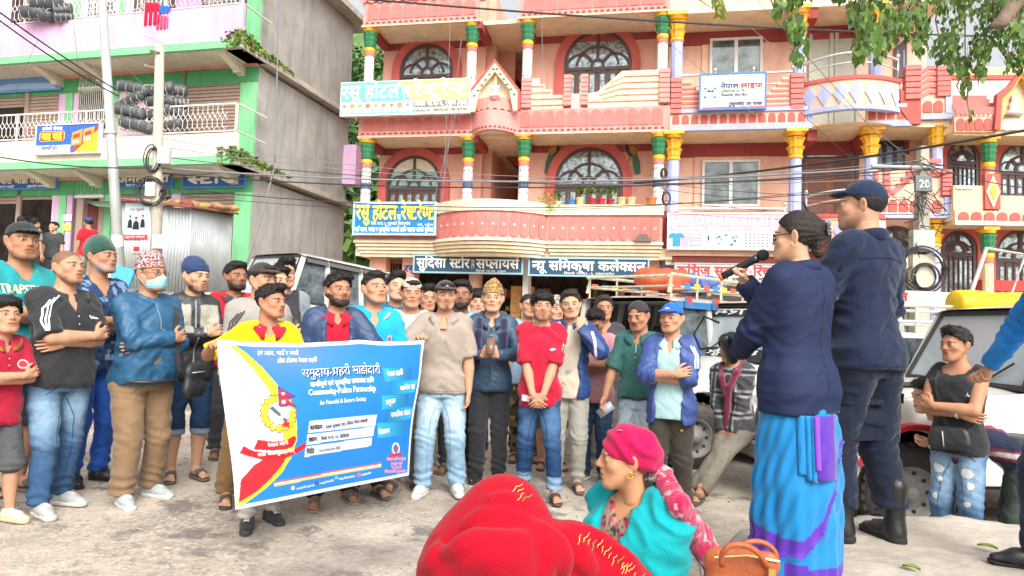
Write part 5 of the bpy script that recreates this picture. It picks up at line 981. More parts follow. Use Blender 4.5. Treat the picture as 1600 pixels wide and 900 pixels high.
for k in range(3):cable(705+8*k,(0,175,60)[k],18,(693,676,690)[k],(300,320,318)[k],18,0,.008,M_WIREG,('long','slanting','short')[k]+' pale wire hanging before the hotel columns')
cable(846,-20,17.5,849,205,18,0,.008,M_WIREG,'pale drop wire before the hotel balcony');
for k in range(4):cable(60+55*k,(60,40,75,55)[k],15,(20,130,300,345)[k],(150,170,215,110)[k],17,.0,.005,M_WIREG,('leftmost','second','third','rightmost')[k]+' thin slanting stay wire before the lattice balcony')
for k,(y0,y1)in enumerate(((295,330),(312,345),(286,318),(330,352))):cable(1030,y0,17.5,1440,y1-10,12.4,.1,.006,M_WIRE,('upper','middle','topmost','lowest')[k]+' thin sagging cable before the gift shop sign')
hc=thing('cable_bundle','pale coils of cable tied to the hotel column above the gift shop','cable',P(1038,290,18.2));coil(hc,1038,288,18.1,.12,5,M_WIREG,.018);coil(hc,1040,310,18.1,.10,4,M_WIRE,.018,1.6);coil(hc,1037,272,18.1,.07,3,M_WIRE,.018,2)
def roll_bundle(px,py,Y,L,R,yaw,tilt,label):
 n=14;V=[];F=[];m=22;r_=Rnd(int(px*3+py))
 for i in range(m+1):
  u=i/m;e=1-max(0,(abs(u-.5)-.40)/.10)**2*.55
  for k in range(n):a=2*PI*k/n;rr=R*e*(1-.12*(i%5==2))*(1+.13*sin(k*1.35+i*.5+px)*sin(i*.55+py)+.05*r_.uniform(-1,1));V.append(((u-.5)*L,rr*cos(a),rr*sin(a)+.05*sin(u*3.1+px)))
 F=[(i*n+k,i*n+(k+1)%n,(i+1)*n+(k+1)%n,(i+1)*n+k)for i in range(m)for k in range(n)];F+=[tuple(range(n))[::-1],tuple(range(m*n,(m+1)*n))]
 Rm=rotz(yaw+.16*sin(px))@roty(tilt+.13*sin(px*1.7+py));c=P(px,py,Y);o=link_obj('mattress_roll',make_mesh('mattress_roll',arr(V)@Rm.T,F,mat('black_plastic',(.075,.08,.085),rough=.42,var=.3,scale=6,bump=.6,bscale=14),smooth=True));o.location=c;tag(o,label,'roll','black rope-wrapped rolls')
 w=MB()
 for k in range(4):u=(k+.5)/4-.5;w.tube([Vector(Rm@arr([u*L,R*1.01*cos(a),R*1.01*sin(a)]))for a in lsp(0,6.28,13)],.012,4,raw=True,caps=False)
 for s in(0,2.1,4.2):w.tube([Vector(Rm@arr([(i/8-.5)*L*.9,R*1.02*cos(s+(i%2)*.7),R*1.02*sin(s+(i%2)*.7)]))for i in range(9)],.010,4,raw=True,caps=False)
 me=make_mesh('rope',arr(w.V),w.F,mat('rope',pc('b8b4ac'),bump=0));link_obj('rope',me,o)
Yb=18.6
for k,(px,py,L,R,yw,tl,lb)in enumerate(((208,139,.95,.15,.1,.05,'topmost left'),(250,141,.95,.17,.1,-.05,'topmost middle'),(276,143,.55,.15,.9,0,'topmost right'),(206,157,.8,.14,.1,-.1,'middle left'),(252,160,.9,.14,.1,.05,'middle centre'),(284,163,.4,.15,1.0,0,'middle right'),(202,175,.95,.17,.1,.1,'lower left'),(250,176,.8,.15,.1,0,'lower centre'),(278,176,.5,.14,.7,0,'lower right'),(215,196,1.0,.17,.1,0,'bottom left'),(262,196,1.0,.16,.1,0,'bottom right'))):roll_bundle(px,py,Yb,L,R,-.24+yw*.6,tl,lb+' black roll in the pile on the lower lattice balcony')
for k,(px,py,L,R,lb)in enumerate(((58,22,1.0,.17,'front'),(72,4,1.0,.19,'upper'),(98,14,.5,.16,'right'),(100,28,.5,.13,'low right'))):roll_bundle(px,py,19.2,L,R,-.2+(.7 if k>1 else 0),-.08,lb+' black roll in the pile on the top balcony')
for x0,x1,y0,y1,c,lb in((226,250,2,38,'d8193c','red cloth drying over the top balcony rail'),(250,266,9,22,'2f6fd0','blue cloth drying on the top balcony rail'),(246,264,24,46,'e04a70','pink cloth hanging below the drying red cloth')):
 fr=LF;a,b=fr.S(x0,20,.02),fr.S(x1,20,.02);z1,z0=zy(fr,y0,245,.02),zy(fr,y1,245,.02);V=[tuple(fr(a+(b-a)*i/12,.02+.05*sin(i*1.7),z0+(z1-z0)*j/8-.06*(i/12)*(j/8)))for i in range(13)for j in range(9)];F=arr([(i*9+j,(i+1)*9+j,(i+1)*9+j+1,i*9+j+1)for i in range(12)for j in range(8)]);base=arr(fr((a+b)/2,.02,z0));o=link_obj('laundry',make_mesh('laundry',arr(V)-base,F,mat('laundry_'+c,pc(c,.8),rough=.9,bump=.2),smooth=True));o.location=base;md=o.modifiers.new('thick','SOLIDIFY');md.thickness=.01;tag(o,lb,'laundry')
def pot(px,w_,h_,col,plant,label):
 s=HF.S(px,320,-.04);z=zc1+.001;r_=w_/2;o=thing('flower_pot',label,'flower pot',HF(s,-.04,z),group='plant pots on the hotel coping');MB(HF).lathe(s,-.04,[(r_*.72,z),(r_*.95,z+h_*.8),(r_*1.05,z+h_*.8),(r_*1.05,z+h_),(r_*.85,z+h_),(r_*.8,z+h_*.9)],14).build('pot',mat('pot_'+col,pc(col,.8),rough=.6,bump=.05),o)
 if plant:
  r=Rnd(int(px));mb=MB();c=HF(s,-.04,z+h_)
  for k in range(plant):a=r.uniform(0,6.28);e=r.uniform(.2,1.2);L=.10+.14*r.random();q=c+V3((.06*r.gauss(0,1),.06*r.gauss(0,1),.05+.16*r.random()));d=V3((cos(a)*cos(e),sin(a)*cos(e),sin(e)));sd_=d.cross(V3((0,0,1))).normalized()*L*.25;mb.add([q,q+d*L*.5+sd_,q+d*L,q+d*L*.5-sd_],[(0,1,2,3)],raw=True)
  mb.build('leaves',mat('pot_leaf',pc('7f9a48',.5),var=.5,scale=20,bump=0),o,kind='stuff',fixn=False)
for a in((871,.19,.12,'e8e0d0',26,'small white pot with thin leaves'),(893,.22,.17,'3f86d8',0,'bright blue empty flower pot on the coping'),(906,.24,.22,'f0c88a',40,'tan pot holding a small conical shrub'),(926,.20,.20,'c42a3a',22,'first red flower pot beside the tan pot'),(940,.20,.20,'cc3040',22,'middle red flower pot on the hotel coping'),(954,.20,.18,'b82634',26,'third red flower pot under the arched window'),(971,.27,.22,'e8c48a',0,'left of two plain tan pots beside the window'),(986,.25,.22,'ecc890',0,'right of two plain tan pots beside the window'),(1018,.30,.22,'d8804a',0,'orange clay pot near the gold column')):pot(*a)
pl=thing('plant','yellow green creeper drooping over the junction of the balconies','plant',HF(HF.S(856,318),.1,zc1));r=Rnd(3);mb=MB(HF)
s_=HF.S(855,318)
for k in range(90):a=r.uniform(0,6.28);q=(s_+.17*r.gauss(0,1),.14+.06*r.random(),zc1+.06+.14*r.gauss(0,1));L=.09;mb.add([q,(q[0]+L*cos(a)*.6,q[1]+.03,q[2]+L*sin(a)*.5),(q[0]+L*cos(a),q[1]+.05,q[2]+L*sin(a)),(q[0]-L*sin(a)*.4,q[1]+.02,q[2]+L*cos(a)*.4)],[(0,1,2,3)])
mb.build('leaves',mat('creeper',pc('a8b84a',.6),var=.4,scale=20,bump=0),pl,kind='stuff',fixn=False)
bq=thing('board','bright blue plastic board leaning by the foot of the steel pole','board',P(196,450,12.2));w=MB();a=[P(178,414,12.2),P(211,421,12.2),P(199,452,12.1),P(172,446,12.1)];w.add(a+[p+V3((0,.05,0))for p in a],[(0,1,2,3),(7,6,5,4),(0,4,5,1),(1,5,6,2),(2,6,7,3),(3,7,4,0)],raw=True);w.build('panel',flat('4aa8e8'),bq)
M_VWHITE=mat('white_car_paint',(.60,.585,.535),rough=.30,var=.05,scale=2,bump=.03,bscale=8,spec=.5,coat=.4,dirt=(.36,.31,.25),dirtamt=.45);M_TYRE=mat('tyre',(.05,.046,.042),rough=.85,var=.3,scale=8,bump=.5,bscale=60,dirt=(.24,.18,.13),dirtamt=.6);M_RIM=mat('wheel_rim',(.30,.28,.26),rough=.6,metal=.2,var=.3,scale=8,dirt=(.22,.16,.11),dirtamt=.7,bump=.2);M_BLACKP=mat('black_trim',(.03,.03,.03),rough=.5,bump=0);M_CARGLASS=glass_mat('car_glass',(.05,.06,.06),(.16,.19,.20),4,.25,.04);M_UNDER=mat('underbody',(.035,.032,.03),rough=.9,var=.3)
def clear_glass():
 m=bpy.data.materials.new('windscreen_glass');m.use_nodes=True;N=m.node_tree.nodes;L=m.node_tree.links;b=N['Principled BSDF'];b.inputs['Base Color'].default_value=(.55,.62,.64,1);b.inputs['Roughness'].default_value=.04;b.inputs['Specular IOR Level'].default_value=.9
 tr=N.new('ShaderNodeBsdfTransparent');tr.inputs[0].default_value=(.80,.86,.86,1);mx=N.new('ShaderNodeMixShader');mx.inputs[0].default_value=.66;L.new(tr.outputs[0],mx.inputs[1]);L.new(b.outputs[0],mx.inputs[2]);L.new(mx.outputs[0],N['Material Output'].inputs[0]);return m
M_CLEAR=clear_glass()
def jeep(label,loc,head,stripe=None,rack=None,red_fender=False,text=None,visors=False,roof_h=1.84,tilt=0.0,steer=0.0,spare=False,windscreen_stuff=True):
 """boxy four-wheel drive; x forward, y to its left, z up; every panel a part of the thing"""
 T=Matrix.Translation(Vector(loc))@Matrix.Rotation(head,4,'Z')@Matrix.Rotation(tilt,4,'Y');fr=lambda a,b,c:T@V3((a,b,c))
 o=thing('off_road_car',label,'car',loc)
 def arc(cx,r,n=10):return[(cx-r*cos(t),.40+r*sin(t))for t in lsp(0,PI,n)]
 prof=[(-2.05,.46)]+[(-1.62,.46)]+arc(-1.2,.43)[1:-1]+[(-.77,.42),(1.0,.42)]+arc(1.42,.43)[1:-1]+[(1.86,.46),(2.0,.50),(2.02,.95),(1.9,1.04),(.42,1.12),(-2.08,1.12)]
 def side(sg):
  w=MB(fr);y0,y1=sg*.80,sg*.72;n=len(prof);w.add([(x,y0 if z<1.1 else y0-sg*.01,z)for x,z in prof]+[(x,y1,z)for x,z in prof],[tuple(range(n)),tuple(range(n,2*n))[::-1]]+[(i,(i+1)%n,(i+1)%n+n,i+n)for i in range(n)]);return w.build('side_panel',M_VWHITE,o,bevel=.012)
 sides=[side(1),side(-1)]
 w=MB(fr);rows=[(.40,1.145),(.80,1.14),(1.2,1.12),(1.6,1.085),(1.88,1.03),(2.0,.97),(2.05,.85),(2.05,.6)];ys=lsp(-.74,.74,9);V=[(x,y,z-.05*abs(y/.74)**3+(.025 if abs(y)<.3 else 0))for x,z in rows for y in ys];w.add(V,[(i*9+j,i*9+j+1,(i+1)*9+j+1,(i+1)*9+j)for i in range(len(rows)-1)for j in range(8)]);b=w.build('bonnet',M_VWHITE,o,smooth=True)
 for sg in(-1,1):MB(fr).box(1.05,1.35,sg*.33-.07,sg*.33+.07,1.13,1.155).build('bonnet_vent',M_BLACKP,b)
 for sg in(1,-1):
  for cx,nm in((-1.2,'fender'),(1.42,'fender')):
   w=MB(fr);t=lsp(.55,PI-.35,14);w.strip([(cx-.475*cos(q),.41+.475*sin(q))for q in t],[(cx-.43*cos(q),.41+.43*sin(q))for q in t],sg*.78,sg*.87);w.build(nm,mat('red_fender',pc('d2323f',.75),rough=.4,bump=.05,var=.15)if red_fender and cx>0 else M_VWHITE,o,bevel=.01)
 MB(fr).box(-2.0,1.95,-.71,.71,.38,.62).build('chassis',M_UNDER,o);MB(fr).box(-2.0,.4,-.70,.70,.62,1.08).build('tub',M_UNDER,o)
 g=MB(fr).box(2.03,2.07,-.42,.42,.62,.92).build('grille',M_BLACKP,o)
 for k in range(7):MB(fr).box(2.07,2.085,-.38+k*.12,-.33+k*.12,.64,.90).build('grille_bar',M_VWHITE,g)
 for sg in(-1,1):
  MB(fr).lathe(sg*.58,.78,[(.115,2.02),(.12,2.09),(.10,2.10)],16,axis='x').build('headlight',mat('lamp_chrome',(.7,.7,.7),rough=.15,metal=.7,bump=0),o,smooth=True);MB(fr).box(2.02,2.06,sg*.70-.05,sg*.70+.05,.55,.63).build('indicator',mat('amber',(.7,.25,.03),rough=.25,bump=0),o)
 w=MB(fr);w.box(2.10,2.20,-.82,.82,.42,.56);w.box(1.9,2.12,-.5,-.42,.44,.52);w.box(1.9,2.12,.42,.5,.44,.52);w.build('bumper',M_UNDER if not red_fender else M_RIM,o,bevel=.02)
 x0b,x1b,x0t,x1t,zb,zt,yb,yt=-2.06,.44,-2.0,.12,1.12,roof_h,.79,.69
 def pil(xb,xt,wd,sg):w=MB(fr);w.add([(xb,sg*yb,zb),(xb+wd,sg*yb,zb),(xt+wd,sg*yt,zt),(xt,sg*yt,zt),(xb,sg*(yb-.06),zb),(xb+wd,sg*(yb-.06),zb),(xt+wd,sg*(yt-.06),zt),(xt,sg*(yt-.06),zt)],[(0,1,2,3),(7,6,5,4),(0,4,5,1),(1,5,6,2),(2,6,7,3),(3,7,4,0)]);return w.build('pillar',M_VWHITE,o,bevel=.006)
 cuts=[(-2.06,-2.0,.10),(-1.28,-1.25,.09),(-.45,-.45,.09),(.36,.06,.08)]
 for sg in(1,-1):
  for c in cuts:pil(*c,sg)
  for(a,b_)in zip(cuts[:-1],cuts[1:]):
   xa,xb2,xc,xd=a[0]+a[2],b_[0],b_[1],a[1]+a[2];w=MB(fr);e=.035;w.add([(xa,sg*(yb-e),zb),(xb2,sg*(yb-e),zb),(xc,sg*(yt-e),zt),(xd,sg*(yt-e),zt)],[(0,1,2,3)]);w.build('window',M_CARGLASS,o)
   if visors:w=MB(fr);w.add([(xd-.02,sg*(yt+.01),zt-.03),(xc+.02,sg*(yt+.01),zt-.03),(xc+.03,sg*(yt+.07),zt-.13),(xd-.03,sg*(yt+.07),zt-.13)],[(0,1,2,3)]);q=w.build('rain_visor',mat('smoked_plastic',(.10,.10,.10),rough=.25,bump=0),o);q.modifiers.new('t','SOLIDIFY').thickness=.008
   MB(fr).box(xa,xb2,sg*(yb+.0)-.012,sg*(yb+.0)+.012,zb-.015,zb+.02).build('waist_rail',M_BLACKP,o)
 for sg in(1,-1):
  for x in(-1.20,-.41,.40):MB(fr).box(x-.006,x+.006,sg*.801-.003,sg*.801+.003,.48,1.10).build('door_gap',M_BLACKP,o)
  for x in(-1.08,-.30):MB(fr).box(x,x+.16,sg*.81-.015,sg*.81+.02,.96,1.0).build('handle',M_BLACKP,o)
  MB(fr).box(-1.1,.9,sg*.80-.004,sg*.805+.004,.72,.80).build('side_moulding',M_BLACKP,o)if not stripe else None
  MB(fr).box(-.9,-.55,sg*.80-.004,sg*.805+.004,.86,.92).build('reflector_strip',mat('yellow_strip',pc('f0c830'),rough=.3,bump=0),o)
  m_=MB(fr).box(.30,.34,sg*.92-.09,sg*.92+.09,1.12,1.32).tube([(.34,sg*.79,1.15),(.32,sg*.88,1.18)],.015,6).build('mirror',M_BLACKP,o,bevel=.015)
 V=[];n=9;m=12
 for i in range(m+1):
  u=i/m;x=x0t-.04+(x1t+.10-x0t)*u
  for j in range(n):v=j/(n-1)*2-1;V.append((x,v*(yt+.05),zt+.065*(1-abs(v)**3.5)*(1-abs(2*u-1)**6*.7)-(.03 if abs(v)==1 else 0)))
 w=MB(fr);w.add(V,[(i*n+j,i*n+j+1,(i+1)*n+j+1,(i+1)*n+j)for i in range(m)for j in range(n-1)]);w.add([(x0t-.04,-yt,zt-.03),(x1t+.06,-yt,zt-.03),(x1t+.06,yt,zt-.03),(x0t-.04,yt,zt-.03)],[(0,1,2,3)]);rf=w.build('roof',M_VWHITE,o,smooth=True)
 wb,wt=.70,.62;A=[(.44,-wb,zb+.03),(.44,wb,zb+.03),(.13,wt,zt-.02),(.13,-wt,zt-.02)]
 w=MB(fr);w.add(A,[(0,1,2,3)]);ws=w.build('windscreen',M_CLEAR,o)
 w=MB(fr);
 for p,q in((0,1),(1,2),(2,3),(3,0)):w.tube([A[p],A[q]],.026,6)
 w.build('windscreen_seal',M_BLACKP,ws)
 for y in(-.3,.25):w=MB(fr);w.tube([(.47,y,zb+.02),(.38,y+.28,zb+.22)],.010,5);w.build('wiper',M_BLACKP,o)
 if windscreen_stuff:
  w=MB(fr);w.lathe(.38,1.14,[(.01,0)],3)if False else None;c=(.14,.34,1.20);w.tube([(c[0]-.06*sin(a),c[1]+.19*cos(a),c[2]+.19*sin(a))for a in lsp(0,6.29,20)],.014,6);w.build('steering_wheel',M_BLACKP,o);MB(fr).box(.18,.40,-.66,.66,.98,1.14).build('dashboard',M_UNDER,o)
  for y in(-.36,.36):MB(fr).box(-.55,-.38,y-.25,y+.25,.8,1.55).build('seat',mat('seat_cloth',(.16,.15,.15),bump=.2),o,bevel=.04)
 if text:
  f=lambda u,v,d:fr(*(Vector(A[1]).lerp(Vector(A[0]),u).lerp(Vector(A[2]).lerp(Vector(A[3]),u),v)+V3((.91,0,.41))*d));g2=lambda a,b_,c:f(a,c,b_+.012)
  MB(g2).box(.02,.98,0,.004,.80,.97).build('sun_strip',mat('decal_black',(.025,.025,.028),rough=.4,bump=0),ws);text_on(g2,ws,text[0],.10,.90,.83,.93,.004,flat('f2f2ee'),bold=.006);MB(g2).box(.02,.70,0,.004,.03,.19).build('lower_strip',mat('decal_black'),ws);text_on(g2,ws,text[1],.05,.66,.07,.16,.004,flat('f2f2ee'),bold=.005)
 for cx in(-1.2,1.42):
  for sg in(1,-1):
   st=steer if cx>0 else 0;S=Matrix.Translation(V3((cx,sg*.70,.36)))@Matrix.Rotation(st,4,'Z');wf=lambda a,b_,c:T@(S@V3((a,b_*sg,c)))
   R=.36;w=MB(wf);w.lathe(0,0,[(.20,-.10),(.30,-.115),(.345,-.095),(.36,-.05),(.362,0),(.36,.05),(.345,.095),(.30,.115),(.20,.10)],36,axis='y',caps=False);wh=w.build('tyre',M_TYRE,o,smooth=True)
   w=MB(wf)
   for k in range(30):
    for q in(-1,1):a=2*PI*(k+(.5 if q>0 else 0))/30;c,s=cos(a),sin(a);w.add([((R-.01)*cos(a+d),yy,(R-.01)*sin(a+d))for d in(-.06,.06)for yy in(q*.015,q*.10)]+[((R+.014)*cos(a+d),yy,(R+.014)*sin(a+d))for d in(-.05,.05)for yy in(q*.02,q*.095)],[(4,5,7,6),(0,1,5,4),(2,6,7,3),(0,4,6,2),(1,3,7,5)])
   w.build('tread',M_TYRE,wh,kind='stuff',fixn=False)
   w=MB(wf);w.lathe(0,0,[(.205,.095),(.20,.10),(.185,.085),(.17,.04),(.13,.03),(.105,.055),(.06,.06),(.055,.10),(.03,.115),(.002,.115)],24,axis='y',caps=False);rm=w.build('rim',M_RIM,wh,smooth=True)
   for k in range(10):a=2*PI*k/10;MB(wf).lathe(.15*cos(a),.15*sin(a),[(.016,.034),(.016,.042)],8,axis='y').build('rim_hole',M_BLACKP,rm)
 if stripe:
  for sg in(1,-1):
   w=MB(fr);w.add([(x0t-.02,sg*(yt+.045),zt-.10),(x1t-.04,sg*(yt+.045),zt-.10),(x1t-.08,sg*(yt+.048),zt-.02),(x0t-.02,sg*(yt+.048),zt-.02)],[(0,1,2,3)]);w.build('roof_stripe',mat('stripe_blue',pc('3f86c8',.75),rough=.4,bump=0),o)
   for k in range(4):x=x0t+.15+k*.62;w=MB(fr);w.add([(x,sg*(yt+.055),zt-.10),(x+.16,sg*(yt+.055),zt-.10),(x+.16,sg*(yt+.058),zt+.04),(x,sg*(yt+.058),zt+.04)],[(0,1,2),(0,2,3)]);w.mi=0;q=w.build('badge',mat('badge_red',pc('d8504a',.75),rough=.4,bump=0),o);w=MB(fr);w.add([(x,sg*(yt+.060),zt-.10),(x+.16,sg*(yt+.060),zt-.10),(x,sg*(yt+.062),zt+.04)],[(0,1,2)]);w.build('badge_half',mat('stripe_blue'),q)
   sx,sz=-.72,1.46;y_=sg*(.735+.01);w=MB(fr);w.tube([(sx+.13*cos(a),y_,sz+.13*sin(a))for a in lsp(0,6.29,22)],.014,5)
   for k in range(3):a=PI/2+k*2.094;w.tube([(sx,y_,sz),(sx+.13*cos(a),y_,sz+.13*sin(a))],[.020,.008],5)
   w.build('ring_sticker',mat('sticker_yellow',pc('e8c83a'),bump=0),o);TX=lambda a,b_,c:fr(a*-sg if sg>0 else a,sg*.76+b_*sg,c);text_on(TX,o,'Mom & Dad',*((.34,1.02)if sg>0 else(-1.02,-.34)),1.17,1.27,0,flat('c8404a'),bold=.004);text_on(TX,o,'श्री गणेश'.replace('श्री','श~री'),*((.34,1.02)if sg>0 else(-1.02,-.34)),1.68,1.75,0,flat('c8404a'),bold=.004)
 if rack:
  z=zt+.08;w=MB(fr)
  for y in(-.62,.62):w.tube([(x0t,y,z),(x0t+.05,y,z+.22),(x1t-.35,y,z+.22),(x1t-.1,y,z+.05)],.022,7);w.tube([(x0t,y,z+.08),(x1t-.1,y,z+.08)],.016,6)
  for x in lsp(x0t+.05,x1t-.35,4):w.tube([(x,-.62,z-.06),(x,-.62,z+.22)],.014,6);w.tube([(x,.62,z-.06),(x,.62,z+.22)],.014,6);w.tube([(x,-.62,z+.08),(x,.62,z+.08)],.014,6)
  w.tube([(x0t,-.62,z+.2),(x0t,.62,z+.2)],.02,6);rk=w.build('roof_rack',mat('rack_paint',pc('e8e0c0',.7),rough=.5,var=.3,scale=20,bump=.1),o)
  if rack=='load':
   for y in(-.63,.63):
    for k in range(9):x=x0t+.1+k*.22;MB(fr).box(x,x+.13,y-.006,y+.006,z+.06,z+.13).build('painted_panel',mat(('pan_red','pan_blue','pan_yellow')[k%3],pc(('e0705a','5f8fd0','e8d060')[k%3],.75),bump=0),rk)
 return o,fr
G=ground_z
j1,f1=jeep('cream white off-roader with smoked rain visors parked under the cement wall',(-4.15,12.4,.52),rad(180+56),visors=True,tilt=rad(-4),roof_h=1.95)
vX,vY=2.85,10.1
j2,f2=jeep('white off-roader with a blue roof stripe and a loaded rack seen from its side',(vX,vY,-.13),rad(44),stripe=True,rack='load',roof_h=1.86)
def nose(hx,hy,th):hd=V3((-cos(th),-sin(th)));lf=V3((sin(th),-cos(th)));return V3((hx,hy))-hd*1.42-lf*.80
o3=nose(1.96,7.3,rad(27))
j3,f3=jeep('white off-roader with lettered windscreen strips and a steel front wheel turned outward',(o3.x,o3.y,-.10),rad(180+27),text=('आरम्~भ','घरको कुरा'),roof_h=1.80,steer=rad(-14),rack='plain')
o4=nose(3.03,5.3,rad(5))
j4,f4=jeep('dusty white off-roader with red front fender and a muddy wheel behind the earth bank',(o4.x,o4.y,-.16),rad(180+5),red_fender=True,roof_h=1.78,steer=rad(-6))
def tarp(fr,a,b,c,s,col,label,seed,w_=1.0):
 f=Field((-.5,-.4,-.05),(.5,.4,.4),.025);r=Rnd(seed)
 for k in range(9):f.ell((r.uniform(-.3,.3)*w_,r.uniform(-.2,.2),.08+r.uniform(0,.1)),(.16,.14,.12),.08)
 f.func(lambda X,Y,Z:-Z+0*X+0*Y,.02,'&');V,F=f.mesh();N=vnormals(V,F);V=V+N*(fold_noise(V,seed,9,9)*.045)[:,None];o=link_obj('tarpaulin',make_mesh('tarpaulin',V*s,F,mat('tarp_'+col,pc(col,.75),rough=.55,var=.15,scale=8,bump=.4,bscale=20),smooth=True));o.location=fr(a,b,c);o.rotation_euler=(0,0,rad(44));tag(o,label,'tarpaulin')
tarp(f2,-1.25,-.1,2.0,1.1,'ea6a44','crumpled orange tarpaulin on the loaded roof rack',2);tarp(f2,-.45,-.1,2.0,1.0,'5a78c8','crumpled blue tarpaulin beside the orange one on the rack',5,1.1);tarp(f3,-1.2,.1,1.92,.6,'7a8486','grey plastic bundle on the roof behind the microphone',9,.6)
def right_back():
 o=thing('pickup_truck','white pickup behind the dusty off-roader with a yellow roll on its rails','pickup',(5.2,8.6,-.2));fr=lambda a,b,c:V3((5.2,8.6,-.2))+Matrix.Rotation(rad(8),3,'Z')@V3((a,b,c))
 MB(fr).box(-2.4,1.6,-.8,.8,.45,1.30).build('body',M_VWHITE,o,bevel=.05);MB(fr).prism([(-2.2,1.30),(1.2,1.30),(.9,1.62),(-2.1,1.62)],-.72,.72).build('cabin',M_VWHITE,o,bevel=.04);MB(fr).prism([(-2.0,1.34),(.95,1.34),(.8,1.56),(-1.95,1.56)],-.735,.735).build('window',M_CARGLASS,o)
 w=MB(fr)
 for z in(1.74,1.92):w.tube([(-2.3,-.7,z),(1.4,-.7,z)],.022,6);w.tube([(-2.3,.7,z),(1.4,.7,z)],.022,6)
 for x in lsp(-2.3,1.4,6):w.tube([(x,-.7,1.6),(x,-.7,1.94)],.018,6)
 w.tube([(-.2,-.7,1.94),(.05,-.7,2.6),(.55,-.7,2.55),(.30,-.7,1.94)],.022,6);w.build('roof_rail',mat('rail_paint',pc('e8e4dc',.75),rough=.5,bump=0),o)
 for x in(-1.6,1.0):MB(fr).lathe(x,.36,[(.2,-.86),(.33,-.88),(.36,-.8),(.36,-.7),(.2,-.68)],24,axis='y').build('wheel',M_TYRE,o,smooth=True)
 t=MB(lambda a,b,c:fr(b+.42,a-.72,c+1.96)).lathe(0,0,[(.03,-.8),(.13,-.8),(.15,-.77)]+[(.15+.012*sin(k*2.1),-.77+.22*k)for k in range(1,7)]+[(.15,.77),(.13,.8),(.03,.8)],20,axis='y');t.build('rolled_tarpaulin',mat('tarp_yellow',pc('f2c81e'),rough=.5,var=.25,scale=7,bump=.2,dirt=(.5,.16,.08),dirtamt=.6),None,base=fr(.5,-.7,2.0),smooth=True,label='yellow and red rolled tarpaulin tied on the rails of the pickup',cat='tarpaulin')
 b=thing('sign_board','white and red slogan board behind the rails of the pickup','sign',fr(-1.2,-.2,1.95));MB(fr).box(-1.0,1.6,-.2,-.15,1.95,2.12).build('panel',flat('f0eeea'),b);text_on(lambda a,c,z:fr(a,-.2-c,z),b,'नेपाल',-.9,-.55,2.0,2.09,.002,flat('c8404a'),bold=.008);text_on(lambda a,c,z:fr(a,-.2-c,z),b,'A liod Insurance Limited',.1,1.5,2.05,2.14,.002,flat('4a5a8a'),bold=.002)
right_back()
